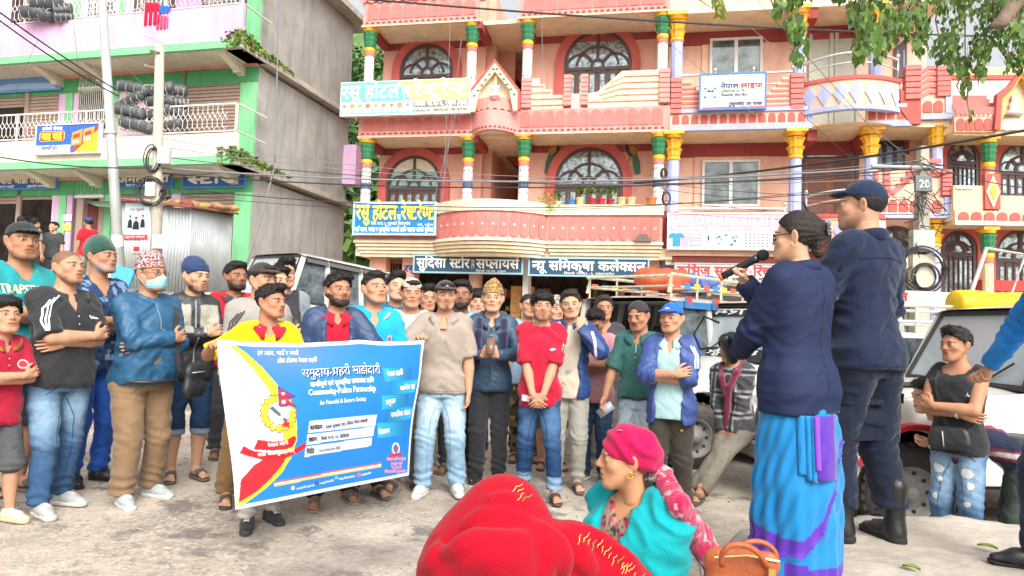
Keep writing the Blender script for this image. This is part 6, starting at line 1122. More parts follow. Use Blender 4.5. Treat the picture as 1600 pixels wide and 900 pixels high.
def tree():
 o=thing('tree','heart-leaved tree with pale branch hanging into the top right corner','tree',(5.4,7.2,-.2));w=MB();r=Rnd(21)
 trunk=[V3((5.4,7.2,-.3)),V3((5.3,7.2,2.2)),V3((5.15,7.3,4.2)),V3((5.0,7.4,6.2))];M_BARK=mat('bark',pc('9a8270',.6),rough=.9,var=.3,scale=8,bump=.8,bscale=20)
 br=[P(1640,-90,7.2),P(1585,5,7.0),P(1565,35,6.95),P(1548,42,6.9)]
 MB().tube([trunk[2]+V3((1.2,0,1.5)),P(1680,-150,7.2)]+br,[.14,.12,.11,.09,.07,.03],12,raw=True).build('branch',M_BARK,o,smooth=True)
 tk=V3((7.3,6.2,-.3));MB().tube([tk,tk+V3((0,0,2)),tk+V3((-.1,.3,4)),trunk[2]+V3((1.2,0,1.5))],[.28,.22,.18,.14],14,raw=True).build('trunk',M_BARK,o,smooth=True)
 V=[];F=[];C=[];tw=MB();
 def leaf(p,L,droop,col):
  a=r.uniform(0,6.28);d=V3((cos(a),sin(a),0));up=V3((0,0,-1))*droop+d*(1-droop)*.8;up.normalize();sd=up.cross(V3((r.gauss(0,1),r.gauss(0,1),r.gauss(0,1)))).normalized();nn=up.cross(sd);n=len(V);w_=L*.42
  pts=[p,p+up*L*.12+sd*w_*.8+nn*L*.10,p+up*L*.5+sd*w_*.8+nn*L*.07,p+up*L*1.05,p+up*L*.5-sd*w_*.8+nn*L*.07,p+up*L*.12-sd*w_*.8+nn*L*.10,p+up*L*.45]
  V.extend(pts);F.extend([(n,n+1,n+2,n+6),(n+6,n+2,n+3,n+4),(n,n+6,n+4,n+5)]);C.extend([col]*7)
 hangs=[]
 spec=[(1232,-40,42,26,120,6.3,.085),(1248,20,104,16,90,6.3,.085),(1215,-40,38,14,40,6.4,.085),(1290,-45,6,46,110,6.6,.08),(1350,-40,104,22,190,6.4,.08),(1378,-40,100,26,190,6.5,.08),(1340,-20,60,16,90,6.4,.08),(1128,-40,26,12,12,5.8,.11),(1117,-30,24,5,6,5.8,.10),(1405,-40,78,26,190,6.9,.075),(1440,-40,105,26,240,7.2,.07),(1475,-40,105,24,250,7.3,.07),(1508,-40,140,22,260,7.4,.065),(1545,-40,110,26,260,7.5,.065),(1582,-40,120,26,280,7.4,.065),(1530,60,148,18,110,7.4,.065),(1490,60,128,16,80,7.3,.065),(1600,-40,115,22,200,7.2,.07),(1516,120,196,4,16,7.3,.06),(1504,110,162,5,20,7.3,.06),(1450,-60,10,90,200,7.6,.07),(1590,20,60,10,30,6.0,.10),(1640,-60,130,40,300,7.3,.07)]
 for(px,y0,y1,sp,cnt,Y,L)in spec:
  p0,p1=P(px+sp*.3*r.uniform(-1,1),y0,Y),P(px,y1-8,Y);mid=p0.lerp(p1,.5)+V3((.05*r.gauss(0,1),.05,0));tw.tube([p0,mid,p1],[.012,.008,.003],5,raw=True,caps=False)
  cl=[(r.random()**.85,r.gauss(0,.5),r.gauss(0,.3))for _ in range(max(3,cnt//9))]
  for i in range(cnt):
   u,cx,cy=cl[r.randrange(len(cl))];u=min(1,max(0,u+r.gauss(0,.06)));cx=max(-1,min(1,cx+r.gauss(0,.22)));p=P(px+cx*sp*(1.1-.5*u),y0+(y1-y0-10)*u,Y+cy+r.gauss(0,.12));g=r.random();tone=(.10,.20,.035)if g<.45 else(.17,.29,.06)if g<.8 else(.055,.12,.03)
   if Y<6:tone=(.32,.33,.05)if g<.6 else(.20,.30,.05)
   if r.random()<.5:tw.tube([p,p+V3((.03*r.gauss(0,1),.02,.06))],.002,3,raw=True,caps=False)
   leaf(p,L*r.uniform(.7,1.2),r.uniform(.5,.95),tone)
 m=mat('heart_leaf',attr=True,rough=.42,var=.15,scale=6,bump=.1,spec=.4);b=m.node_tree.nodes['Principled BSDF'];m.node_tree.nodes;
 tr=m.node_tree.nodes.new('ShaderNodeBsdfTranslucent');at=[n for n in m.node_tree.nodes if n.type=='ATTRIBUTE'][0];m.node_tree.links.new(at.outputs['Color'],tr.inputs[0]);mx=m.node_tree.nodes.new('ShaderNodeMixShader');mx.inputs[0].default_value=.35;m.node_tree.links.new(b.outputs[0],mx.inputs[1]);m.node_tree.links.new(tr.outputs[0],mx.inputs[2]);m.node_tree.links.new(mx.outputs[0],m.node_tree.nodes['Material Output'].inputs[0])
 off=arr(wloc(o));lo=link_obj('leaves',make_mesh('leaves',arr([tuple(v)for v in V])-off,arr(F),m,smooth=True,cols=arr(C)),o);lo['kind']='stuff';t2=tw.build('twigs',M_BARK,o,kind='stuff',fixn=False)
 limb=MB()
 for a,b in(((1680,-150),(1430,-70)),((1430,-70),(1240,-60)),((1240,-60),(1120,-50))):limb.tube([P(a[0],a[1],7.1),P(b[0],b[1],6.5)],[.07,.04],8,raw=True)
 limb.build('limb',M_BARK,o,smooth=True)
tree()
M_SKIN=mat('skin',attr=True,rough=.6,var=.07,scale=45,bump=.08,bscale=220,spec=.28,sss=.08)
M_CLOTH=mat('cloth',attr=True,rough=.88,var=.07,scale=14,bump=.22,bscale=55,spec=.2,kind='weave',sheen=.15)
M_NYLON=mat('nylon',attr=True,rough=.5,var=.06,scale=10,bump=.3,bscale=30,spec=.45,kind='fold')
M_DENIM=mat('denim',attr=True,rough=.9,var=.16,scale=22,bump=.3,bscale=60,spec=.2,kind='denim')
M_LEATHER=mat('leather',attr=True,rough=.32,var=.08,scale=30,bump=.15,bscale=120,spec=.5)
M_RUBBER=mat('rubber',attr=True,rough=.75,var=.1,scale=30,bump=.15,bscale=120,spec=.3)
M_HAIR=mat('hair',attr=True,rough=.45,var=.3,scale=60,bump=.5,bscale=160,spec=.4)
M_GLOSS=mat('gloss_plastic',attr=True,rough=.25,var=.05,scale=20,bump=0,spec=.5)
def _wool():
 return mat('knit',attr=True,rough=.95,var=.12,scale=40,bump=.6,bscale=150,spec=.1,sheen=.4)
M_KNIT=_wool()
EYE_Z=.004
def head_template(h,kind='m'):
 old=kind=='old';f=kind in('f','old');ch=kind=='child'
 fd=Field((-.1,-.135,-.17),(.1,.115,.13),h)
 jw=.043 if f else(.043 if ch else .049)
 fd.ell((0,.012,.035),(.074,.093,.083),0)
 fd.ell((0,-.030,-.032),(.060,.066,.083),.02)
 fd.ell((0,-.040,-.076),(jw,.046,.033),.02)
 fd.cone((-.012,-.078,-.094),(.012,-.078,-.094),.017,.017,.02)
 for s in(-1,1):
  fd.cone((s*.058,.004,-.035),(s*.030,-.065,-.092),.016,.014,.03)
  fd.ell((s*.043,-.057,-.018),(.021,.022,.019),.024)
 fd.cone((-.034,-.0815,.025),(.034,-.0815,.025),.0095,.0095,.02)
 for s in(-1,1):fd.ell((s*.031,-.1015,.003),(.018,.0125,.011),.014,'-')
 for s in(-1,1):fd.ell((s*.031,-.0775,.003),(.0165,.0125,.0115),.006)
 fd.cone((0,-.088,.018),(0,-.1065,-.021),.0072,.0105,.012)
 for s in(-1,1):fd.ell((s*.0125,-.0955,-.0255),(.0082,.0095,.0068),.007)
 for s in(-1,1):fd.ell((s*.006,-.1015,-.0340),(.0035,.004,.003),.003,'-')
 fd.ell((0,-.086,-.056),(.027,.016,.018),.016)
 fd.cone((-.017,-.0915,-.0505),(.017,-.0915,-.0505),.0052,.0052,.008)
 fd.cone((-.014,-.0925,-.0615),(.014,-.0925,-.0615),.0062,.0062,.007)
 fd.cone((-.021,-.0985,-.0562),(.021,-.0985,-.0562),.002,.002,.004,'-')
 if old:
  for s in(-1,1):fd.cone((s*.020,-.100,-.034),(s*.031,-.091,-.062),.0022,.0016,.006,'-');fd.cone((s*.050,-.074,.012),(s*.062,-.058,.016),.0016,.001,.004,'-')
 for s in(-1,1):
  R=roty(s*-.18)@rotz(s*.38)
  fd.ell((s*.079,.014,-.002),(.0085,.019,.032),.008,'+',R)
  fd.ell((s*.091,.008,.002),(.008,.010,.018),.006,'-',R)
 fd.cone((0,.022,-.05),(0,.03,-.155),.050 if not f else .045,.052 if not f else .046,.03)
 V,F=fd.mesh();return smooth_mesh(V,F,1,.3),F
HEADS={}
def head(kind,h):
 k=(kind,h)
 if k not in HEADS:
  V,F=head_template(h,kind);tree=BVHTree.FromPolygons([tuple(v)for v in V],[tuple(int(i)for i in f)for f in F])
  HEADS[k]=(V,F,tree)
 return HEADS[k]
def face_patch(tree,poly,off,center=None):
 """fan of a small (x,z) polygon laid on the face from the front"""
 c=center or(sum(p[0]for p in poly)/len(poly),sum(p[1]for p in poly)/len(poly))
 pts=[c]+[(c[0]+(x-c[0])*.55,c[1]+(z-c[1])*.55)for x,z in poly]+list(poly);out=[]
 for x,z in pts:
  hit=tree.ray_cast(V3((x,-.3,z)),V3((0,1,0)))[0];y=hit.y if hit is not None else-.07
  out.append((x,y-off,z))
 n=len(poly);F=[(0,1+i,1+(i+1)%n,0)for i in range(n)]+[(1+i,1+n+i,1+n+(i+1)%n,1+(i+1)%n)for i in range(n)]
 return arr(out),F
def face_parts(tree,hair,tone,brow=1.0,open_=.75,lip=None,gaze=0.0,makeup=0):
 """eyes and brows as thin patches on the face"""
 out=[]
 for s in(-1,1):
  cx=s*.031;alm=[(cx+.0155*cos(t),EYE_Z+.0062*open_*sin(t)*(1.1 if sin(t)>0 else .85)-.0015*cos(t)*-s*.6)for t in lsp(0,2*PI,13)[:-1]]
  big=[(cx+(x-cx)*1.16,EYE_Z+.0006+(z-EYE_Z)*1.38)for x,z in alm]
  out.append((*face_patch(tree,big,.0006),tuple(arr(tone)*.16)))
  out.append((*face_patch(tree,alm,.0014),(.42,.38,.355)))
  ir=[(cx+gaze+.0068*cos(t),EYE_Z+.0003+.0062*open_*.98*sin(t))for t in lsp(0,2*PI,9)[:-1]]
  out.append((*face_patch(tree,ir,.0022),(.012,.007,.005)))
  zb=.0225;bt=.0042*brow
  br=[(cx-s*.0165,zb-.002),(cx-s*.004,zb+.0015+bt*.2),(cx+s*.010,zb+.003),(cx+s*.021,zb-.0015),(cx+s*.0205,zb+.0008),(cx+s*.009,zb+.003+bt),(cx-s*.005,zb+.0015+bt*1.25),(cx-s*.017,zb+bt)]
  out.append((*face_patch(tree,br,.0022),tuple(arr(hair)*.9+arr(tone)*.06)))
 return out
def head_colors(V,tone,hair,beard=None,scalp=0.0,age=0.0,lips=None):
 x,y,z=V[:,0],V[:,1],V[:,2];tone=arr(tone);c=np.tile(tone,(len(V),1))
 red=arr([1.06,.90,.86])
 m=nexp(-((np.abs(x)-.045)/.02)**2-((z+.02)/.025)**2)*(y<-.03);c*=1+(red-1)*m[:,None]*.8
 m=nexp(-(x/.016)**2-((z+.02)/.016)**2)*(y<-.085);c*=1+(red-1)*m[:,None]
 lipc=arr(lips)if lips is not None else tone*arr([.72,.46,.44])
 m=sstep(1.25,.75,np.sqrt((x/.025)**2+((z+.056)/.0115)**2))*(y<-.07);c=c*(1-m[:,None])+lipc*m[:,None]
 m=nexp(-(z+.0563)**2/.0018**2)*(np.abs(x)<.024)*(y<-.07);c=c*(1-.55*m[:,None])
 m=nexp(-((np.abs(x)-.031)/.018)**2-((z+.002)/.012)**2)*(y<-.06);c=c*(1-.08*m[:,None])
 hc=arr(hair)
 if scalp:
  m=sstep(-.004,.012,z-(-.8125*(y+.072)+.064)-.012*nexp(-(x/.03)**2))*sstep(-.012,.004,z+.01+.6*np.maximum(0,-y-.03)-.9*np.maximum(0,y-.02))
  ear=(np.abs(x)>.076)&(z<.035);m=m*~ear;c=c*(1-m[:,None]*scalp)+hc*m[:,None]*scalp
 if beard:
  st=beard;n=.75+.5*vnoise(V,260)
  mus=nexp(-((z+.042)/.0055)**2)*sstep(.036,.026,np.abs(x))*(y<-.07)
  gt=nexp(-(x/.021)**2-((z+.089)/.022)**2)*(y<-.055)*(z<-.066)
  side=sstep(.030,.036,np.abs(x))*sstep(-.052,-.066,z)*sstep(.02,-.01,y)*(z>-.125)
  full=sstep(-.064,-.074,z)*sstep(.02,-.01,y)*(z>-.125)+sstep(.045,.058,np.abs(x))*sstep(.01,-.005,y)*sstep(-.03,-.045,z)*(y>-.06)
  m=np.clip(mus*st.get('mus',0)+gt*st.get('goat',0)+(side+full)*st.get('full',0),0,1)*np.clip(n,0,1)
  bc=arr(st.get('col',hair));c=c*(1-m[:,None]*.9)+bc*m[:,None]*.9
 if age:c*=1-age*.07*(vnoise(V*arr([1,1,2.2]),70)>.6)[:,None]
 return c
def hair_line(X,Y,Z,front=.070,back=-.058,side=0.0):
 """negative inside the hair region"""
 pl=-(Z-((back-front)/.165*(Y+.073)+front))*.77
 tem=(.028-side-Z);tem=np.where(np.abs(X)>.052,np.where(Y<-.012,tem,-1),-1)
 return np.maximum(pl,tem)
def hair_mesh(style,h=.006,seed=0):
 fd=Field((-.105,-.135,-.10),(.105,.135,.17),h);t={'crop':.005,'short':.011,'fade':.007,'mop':.016,'long':.016,'quiff':.010,'curly':.013,'back':.008,'wavy':.014}.get(style,.008)
 fd.ell((0,.012,.035),(.074+t,.093+t,.083+t*1.15),0)
 front=.070
 if style in('quiff','fade'):fd.ell((0,-.030,.102),(.060,.064,.032),.02)
 if style=='quiff':fd.ell((.01,-.060,.114),(.050,.036,.026),.02)
 if style=='mop':fd.ell((0,-.060,.078),(.066,.045,.040),.02);front=.040
 if style=='curly':fd.ell((0,-.025,.10),(.068,.075,.035),.02)
 if style=='wavy':fd.ell((.02,-.045,.095),(.062,.060,.034),.02);fd.ell((0,.07,-.03),(.06,.045,.05),.02)
 if style=='short':fd.ell((.006,-.04,.094),(.058,.058,.026),.02)
 if style=='long':fd.ell((.0,-.05,.085),(.07,.055,.036),.02);front=.052
 if style=='fringe':pass
 side={'fade':-.03,'quiff':-.012,'mop':.012}.get(style,0)
 fd.func(lambda X,Y,Z:hair_line(X,Y,Z,front,-.062 if style not in('fade',)else-.02,side),.008,'&')
 for s in(-1,1):fd.ell((s*.082,.010,-.004),(.012,.022,.034),.006,'-')
 V,F=fd.mesh()
 if len(V)==0:return V,F
 N=vnormals(V,F);amp={'curly':.009,'mop':.006,'wavy':.007,'quiff':.006,'crop':.001}.get(style,.004)
 n=vnoise(V*arr([1,.45,.6]),95 if style!='curly' else 60,seed)-.5;n2=vnoise(V*arr([1,.4,.5]),190,seed+3)-.5
 return V+N*((n*2+n2)*amp)[:,None],F
HAIRS={}
def hair_tufts(V,F,n,ln,seed=0,droop=0.3):
 """many small pointed locks standing out of the hair mass"""
 r=np.random.default_rng(seed);N=vnormals(V,F);pick=r.choice(len(V),min(n,len(V)),replace=False);VV=[];FF=[]
 for i in pick:
  p=V[i];nn=N[i]
  if p[2]<.0:continue
  d=nn*.30+arr([r.normal(0,.3),.35*(1 if p[1]>0 else-.6),-droop*(1-nn[2])+.25])+r.normal(0,.25,3);d=d-nn*max(0,d@nn-.22);d/=np.linalg.norm(d)
  sdir=np.cross(d,nn);sdir/=max(np.linalg.norm(sdir),1e-6);w=.0018+.0015*r.random();L=ln*(.5+r.random());k=len(VV)
  q=p-nn*.003
  VV+=[q-sdir*w,q+sdir*w,q+nn*w*1.2,q+d*L*.6+nn*w+sdir*w*.5,q+d*L]
  FF+=[(k,k+1,k+3,k+3),(k+1,k+2,k+3,k+3),(k+2,k,k+3,k+3),(k,k+3,k+4,k+4),(k+1,k+4,k+3,k+3)]
 return arr(VV).reshape(-1,3),arr(FF,dtype=np.int64).reshape(-1,4)
def hair(style,h,seed):
 k=(style,h,seed%3)
 if k not in HAIRS:
  V,F=hair_mesh(style,h,seed%3)
  nt,ln={'crop':(0,0),'curly':(1000,.010),'mop':(1000,.017),'quiff':(950,.016),'wavy':(950,.018)}.get(style,(850,.010))
  TV,TF=hair_tufts(V,F,nt,ln,seed%3)if nt else(np.zeros((0,3)),np.zeros((0,4),int))
  HAIRS[k]=(V,F,TV,TF)
 return HAIRS[k]
def hand_template(pose,h=.0046):
 curl={'flat':(.1,.12,.1),'relax':(.35,.45,.35),'grip':(1.25,1.35,.8),'hold':(.8,.9,.5),'point':(.2,.2,.2)}[pose]
 fd=Field((-.03,-.07,-.095),(.2,.09,.04),h)
 fd.cone((-.02,0,0),(.02,0,0),.0235,.026,0,flat=((0,0,1),1.35))
 fd.cone((.02,-.014,0),(.075,-.024,0),.022,.018,.014,flat=((0,0,1),1.5));fd.cone((.02,.012,0),(.078,.020,0),.024,.018,.014,flat=((0,0,1),1.5))
 tips=[]
 for i,(y,L,r)in enumerate(((.030,.070,.0088),(.0102,.078,.0092),(-.0100,.072,.0088),(-.0295,.057,.0078))):
  p=arr([.080-.006*(i==3)-.002*(i==0),y,.001]);a=0.0;spread=(.10,.02,-.05,-.13)[i];pts=[p]
  for j,fr in enumerate((.46,.30,.24)):
   a+=curl[j]*(1+.08*(i-1));d=arr([cos(a)*cos(spread),cos(a)*sin(spread),-sin(a)]);p=p+d*L*fr;pts.append(p)
  fd.chain(pts,[r,r*.95,r*.86,r*.72],.0022);tips.append((pts[-1],r*.72))
 th={'grip':[(.022,.026,-.006),(.055,.046,-.022),(.078,.030,-.042),(.088,.010,-.050)],'hold':[(.022,.026,-.006),(.052,.050,-.020),(.080,.046,-.036),(.096,.036,-.046)]}.get(pose,[(.022,.026,-.004),(.048,.052,-.014),(.075,.064,-.020),(.097,.068,-.024)])
 fd.chain([arr(q)for q in th],[.0135,.0108,.0098,.0078],.008)
 V,F=fd.mesh();c=np.ones((len(V),3))
 for t,r in tips:m=nexp(-((V-t)**2).sum(1)/(r*1.1)**2)*(V[:,2]>t[2]-.002 if pose!='grip' else 1);c*=1+m[:,None]*arr([.12,.02,.02])
 pal=(V[:,2]<-.004)&(V[:,0]>0);c[pal]*=arr([1.12,1.1,1.08])
 return V,F,c
HANDS={}
def hand(pose,h):
 if(pose,h)not in HANDS:HANDS[(pose,h)]=hand_template(pose,h)
 return HANDS[(pose,h)]
def foot_template(h=.006):
 fd=Field((-.06,-.19,-.005),(.06,.08,.12),h)
 fd.cone((0,.03,.10),(0,.03,.05),.034,.036,0);fd.cone((0,.045,.028),(.004,-.05,.042),.030,.033,.03);fd.cone((.004,-.03,.04),(.006,-.115,.022),.034,.030,.03,flat=((0,0,1),1.3))
 for i,(x,y,r)in enumerate(((.030,-.165,.0125),(.010,-.162,.0095),(-.007,-.156,.009),(-.022,-.147,.0085),(-.036,-.136,.0085))):fd.cone((x*.85,-.115,.018),(x,y,.013),r*1.1,r,.004)
 fd.func(lambda X,Y,Z:.003-Z+0*X+0*Y,0,'&');V,F=fd.mesh();return V,F
def shoe_template(kind,h=.0065):
 fd=Field((-.065,-.21,-.002),(.065,.10,.34 if kind=='boot' else .16),h)
 hi=.098 if kind=='sneaker' else .085
 fd.cone((0,.045,.050),(0,.035,hi),.040,.040,0);fd.cone((0,.045,.045),(0,-.06,.047),.040,.042,.03);fd.cone((0,-.04,.05),(0,-.145,.028),.042,.034 if kind!='dress' else .027,.03,flat=((0,0,1),1.2))
 if kind=='boot':fd.cone((0,.035,.09),(0,.04,.27),.044,.056,.03)
 else:fd.cone((0,.036,hi+.02),(0,.036,hi+.1),.034,.034,.01,'-');fd.func(lambda X,Y,Z:Z-hi-.012+.12*(Y-.03)+0*X,.01,'&')
 top=.030 if kind!='dress' else .016
 fd.func(lambda X,Y,Z:.012-Z+0*X+0*Y,0,'&')
 sw=.046 if kind!='dress' else .040
 fd.chain([(0,.055,.0),(0,-.02,.0),(.002,-.15,.006)],[sw-.003,sw-.005,sw-.004],.004,flat=((0,0,1),1.0))if False else None
 V1,F1=fd.mesh()
 f2=Field((-.065,-.21,-.004),(.065,.115,.06),h);f2.cone((0,.050,.02),(0,-.03,.02),sw,sw-.003,.0);f2.cone((0,-.03,.02),(.003,-.145,.022),sw-.003,sw-.004,.02)
 f2.func(lambda X,Y,Z:np.maximum(.001-Z,Z-top-.010*sstep(.0,.08,Y)-.008*sstep(-.12,-.19,Y))+0*X,0,'&');V2,F2=f2.mesh()
 return(V1,F1),(V2,F2)
def sandal_template(h=.006):
 f2=Field((-.065,-.21,-.004),(.065,.1,.05),h);f2.cone((0,.040,.02),(0,-.03,.02),.041,.040,0);f2.cone((0,-.03,.02),(.004,-.135,.02),.040,.044,.02)
 f2.func(lambda X,Y,Z:np.maximum(.001-Z,Z-.022-.010*sstep(.03,.09,Y))+0*X,0,'&');V2,F2=f2.mesh()
 f1=Field((-.07,-.2,0),(.07,.08,.13),h*.8);f1.cone((.004,-.03,.064),(.006,-.115,.046),.041,.038,0,flat=((0,0,1),1.2));f1.cone((.004,-.03,.062),(.006,-.115,.042),.035,.033,.0,'-',flat=((0,0,1),1.25))
 f1.func(lambda X,Y,Z:np.maximum(np.maximum(Y+.045,-.112-Y),.02-Z)+0*X,0,'&');V1,F1=f1.mesh()
 return(V1,F1),(V2,F2)
FEET={}
def feet(kind,h=.0065):
 if(kind,h)not in FEET:FEET[(kind,h)]=foot_template(h)if kind=='foot' else(sandal_template(h)if kind=='sandal' else shoe_template(kind,h))
 return FEET[(kind,h)]
class Parts:
 def __init__(s):s.V=[];s.F=[];s.C=[];s.n=0
 def add(s,V,F,c):
  if len(V)==0:return
  s.V.append(np.asarray(V,float));s.F.append(np.asarray(F,dtype=np.int64)+s.n);c=np.asarray(c,float);s.C.append(np.tile(c,(len(V),1))if c.ndim==1 else c);s.n+=len(V)
 def make(s,name,mats,parent=None):
  F=np.concatenate(s.F);V=np.concatenate(s.V);C=np.concatenate(s.C)
  tri=F[:,3]==F[:,2]if F.shape[1]==4 else np.zeros(len(F),bool);tri|=F[:,3]==F[:,0]
  if tri.any():
   L=[tuple(dict.fromkeys(int(i)for i in f))if t else tuple(int(i)for i in f)for f,t in zip(F,tri)];me=make_mesh(name,V,L,mats,smooth=True,cols=C)
  else:me=make_mesh(name,V,F,mats,smooth=True,cols=C)
  return link_obj(name,me,parent)
def simple(name,V,F,c,m,parent):
 p=Parts();p.add(V,F,c);return p.make(name,m,parent)
TORSO=arr([[.455,0,.004,.090,.062],[.50,0,.006,.098,.070],[.55,0,.002,.092,.064],[.61,0,-.004,.083,.058],[.67,0,-.006,.090,.062],[.73,0,-.006,.099,.067],[.775,0,-.002,.102,.062],[.805,0,.004,.092,.050],[.83,0,.008,.062,.040],[.85,0,.010,.036,.034]])
def ik(S,T,l1,l2,hint):
 S=arr(S,float);T=arr(T,float);d=T-S;L=np.linalg.norm(d);mx=(l1+l2)*.998
 if L>mx:T=S+d/L*mx;d=T-S;L=mx
 a=(l1*l1-l2*l2+L*L)/(2*L);hh=math.sqrt(max(l1*l1-a*a,0));u=d/L;hint=arr(hint,float);w=hint-u*(hint@u);w/=max(np.linalg.norm(w),1e-6)
 return S+u*a+w*hh,T
ARM={'down':((.128,-.035,.485),(.5,.6,-.1),'relax',(0,-.15,-1),(-1,-.2,0)),'down_fwd':((.115,-.085,.50),(.7,.5,-.1),'relax',(0,-.3,-1),(-1,0,0)),'cross_over':((-.045,-.135,.672),(.75,-.25,-.7),'relax',(-.9,.25,.25),(-.1,1,-.1)),'cross_under':((-.055,-.105,.645),(.75,-.25,-.7),'flat',(-.85,.4,-.2),(.1,1,.2)),'clasp':((.024,-.112,.50),(.9,.4,0),'relax',(-.6,-.1,-.8),(-.3,.9,0)),'clasp_low':((.030,-.10,.465),(.9,.4,0),'relax',(-.5,-.1,-.9),(-.4,.9,0)),'hold_high':((.16,-.15,.70),(.8,.2,-.6),'grip',(-.3,-.75,.45),(-.8,-.2,-.5)),'hold_mid':((.10,-.16,.66),(.8,.2,-.6),'grip',(-.3,-.8,.1),(0,-.1,-1)),'phone':((.035,-.16,.645),(.8,.2,-.6),'hold',(-.75,-.4,.5),(-.3,.75,.4)),'cheek':((.05,-.125,.815),(.6,-.4,-.7),'hold',(.2,.35,.9),(-.2,.9,-.2)),'behind':((.05,.10,.50),(.9,.5,-.1),'relax',(-.8,.2,-.5),(0,-1,0)),'pocket':((.105,-.04,.49),(.8,.7,0),'relax',(-.1,-.2,-1),(-1,0,0)),'front_low':((.075,-.14,.56),(.8,.5,-.2),'relax',(-.5,-.7,-.4),(-.3,.2,-1)),'chest_hold':((-.02,-.15,.68),(.8,.1,-.7),'hold',(-.8,-.3,.3),(.1,.9,.1)),}
def person(px,ytop,Y,label,yaw=0,hyaw=None,hpitch=0,tilt=0,H=None,gz=None,tone=(.35,.18,.11),haircol=(.012,.010,.009),hairst='short',sex='m',beard=None,top=None,jacket=None,bottom=None,shoes=None,hat=None,R='down',L='down',fat=1.0,belly=0.0,lean=0.0,stance=(.055,.055),step=(0,0),lod=1.0,scalp=.0,sway=0.0,extra=None,group='people gathered in the street',hh=None,shrug=0,legs=None,place=None,lips=None,age=0,brow=1,open_=.74,gaze=0,bow=0.0,side=0.0):
 """one standing person; the top of the head is where the photograph shows it (px, ytop) at depth Y"""
 seed=int(abs(px)*7+ytop)%1000
 pt=P(px,ytop,Y)
 if gz is None:gz=ground_z(pt.x,Y)
 hat_h={'cap':.012,'capback':.012,'topi':.05,'beanie':.025,'bandana':.02}.get(hat['kind'],0)if hat else{'quiff':.03,'mop':.025,'curly':.025,'wavy':.025,'fade':.018,'short':.012}.get(hairst,.005)
 if H is None:H=(pt.z-gz-hat_h)/(1-.02*(abs(lean)>.1))
 fat=fat*.935 if fat>.9 else fat
 base=math.atan2(-pt.x,Y)
 yr=rad(yaw)+base;hy=yr if hyaw is None else rad(hyaw)+base
 X=lambda p:arr(p,float)*H
 Rt=rotx(rad(lean))@roty(rad(side));piv=arr([0,.004,.52])
 tor=lambda p:Rt@(arr(p,float)-piv)+piv
 sw=.0925*(.92 if sex=='f' else 1)*(1+(fat-1)*.5)
 J={}
 for n,s in(('R',-1),('L',1)):
  S=tor((s*sw,.006,.803+shrug));sp=R if n=='R' else L
  if isinstance(sp,str):sp=ARM[sp]
  w,hint,hp,fdir,pal=sp;m=arr([s,1,1])
  Wt=tor(arr(w)*m)if not(len(w)==4)else arr(w[:3])*m
  E,Wt=ik(S,Wt,.172,.152,Rt@(arr(hint)*m));J[n]=(S,E,Wt,hp,Rt@(arr(fdir)*m),Rt@(arr(pal)*m),s)
 Lg={}
 for n,s,st,sy in(('R',-1,stance[0],step[0]),('L',1,stance[1],step[1])):
  hip=arr([s*.050*fat,.004,.495]);ank=arr([s*st,sy+.012,.045])
  if legs:hip,kn,ank=(arr(q,float)for q in legs[n])
  else:kn,ank=ik(hip,ank,.238,.218,(s*.12,-1,0))
  Lg[n]=(hip,kn,ank)
 nb=tor((0,.012,.835));hd=tor((0,-.004,.895))+arr([0,-bow,-bow*.4])
 Rh=rotz(hy-yr)@rotx(rad(hpitch))@roty(rad(tilt));HS=H*.585 if hh is None else hh*.585
 HS=HS*(1.0);hs_=HS/.585/1.68
 hs_*=1.015
 hpos=hd*H+Rh@(arr([0,-.012,.062])*hs_)
 lodh=.0045*(1 if lod<=1 else 1.25)if lod>=1 else .0034
 T=TORSO.copy();T[:,3]*=fat*(.93 if sex=='f' else 1);T[:,4]*=1+(fat-1)*1.2
 if sex=='f':T[[0,1,2],3]*=1.09;T[3,3]*=.98;T[5,2]-=.008;T[5,4]+=.010
 if belly:b=nexp(-((T[:,0]-.60)/.075)**2)*belly;T[:,2]-=b*.75;T[:,4]+=b*.75;T[:,3]+=b*.35
 fr=Rt.T if False else Rt
 Mrow=Rt.T
 oT=(piv-Rt@piv)*H
 prof=lambda g=0.0:np.c_[T[:,0],T[:,1],T[:,2],T[:,3]+g,T[:,4]+g]*H
 sleeve=(top or{}).get('sleeve','short')if not jacket else jacket.get('sleeve','long')
 btype=(bottom or{}).get('kind','long');bare=btype in('shorts','capri')
 allp=[hpos*1.0]+[j[k]*H for j in J.values()for k in(0,1,2)]+[nb*H,X((.12,.08,.42)),X((-.12,-.10,.42))]
 for g in Lg.values():allp+=[g[k]*H for k in range(3)]
 lo=np.min(allp,0)-.1;hi=np.max(allp,0)+.1;lo[2]=max(lo[2],0.02)if not legs else lo[2];hi[2]=max(nb[2]*H,max(j[k][2]*H for j in J.values()for k in(0,1,2)))+.08
 fd=Field(lo,hi,.0135*H/1.68*lod)
 fd.loft(prof(-.006),0,M=Rt.T,o=oT)
 fd.cone(nb*H-Rt@X((0,0,.02)),hd*H+Rh@(arr([0,.0,.0])),.0355*H*(1 if sex=='m' else .88),.0335*H*(1 if sex=='m' else .88),.03)
 fd.chain([tor((s*.070,.012,.818))*H for s in(-1,0,1)],[.024*H]*3,.03)
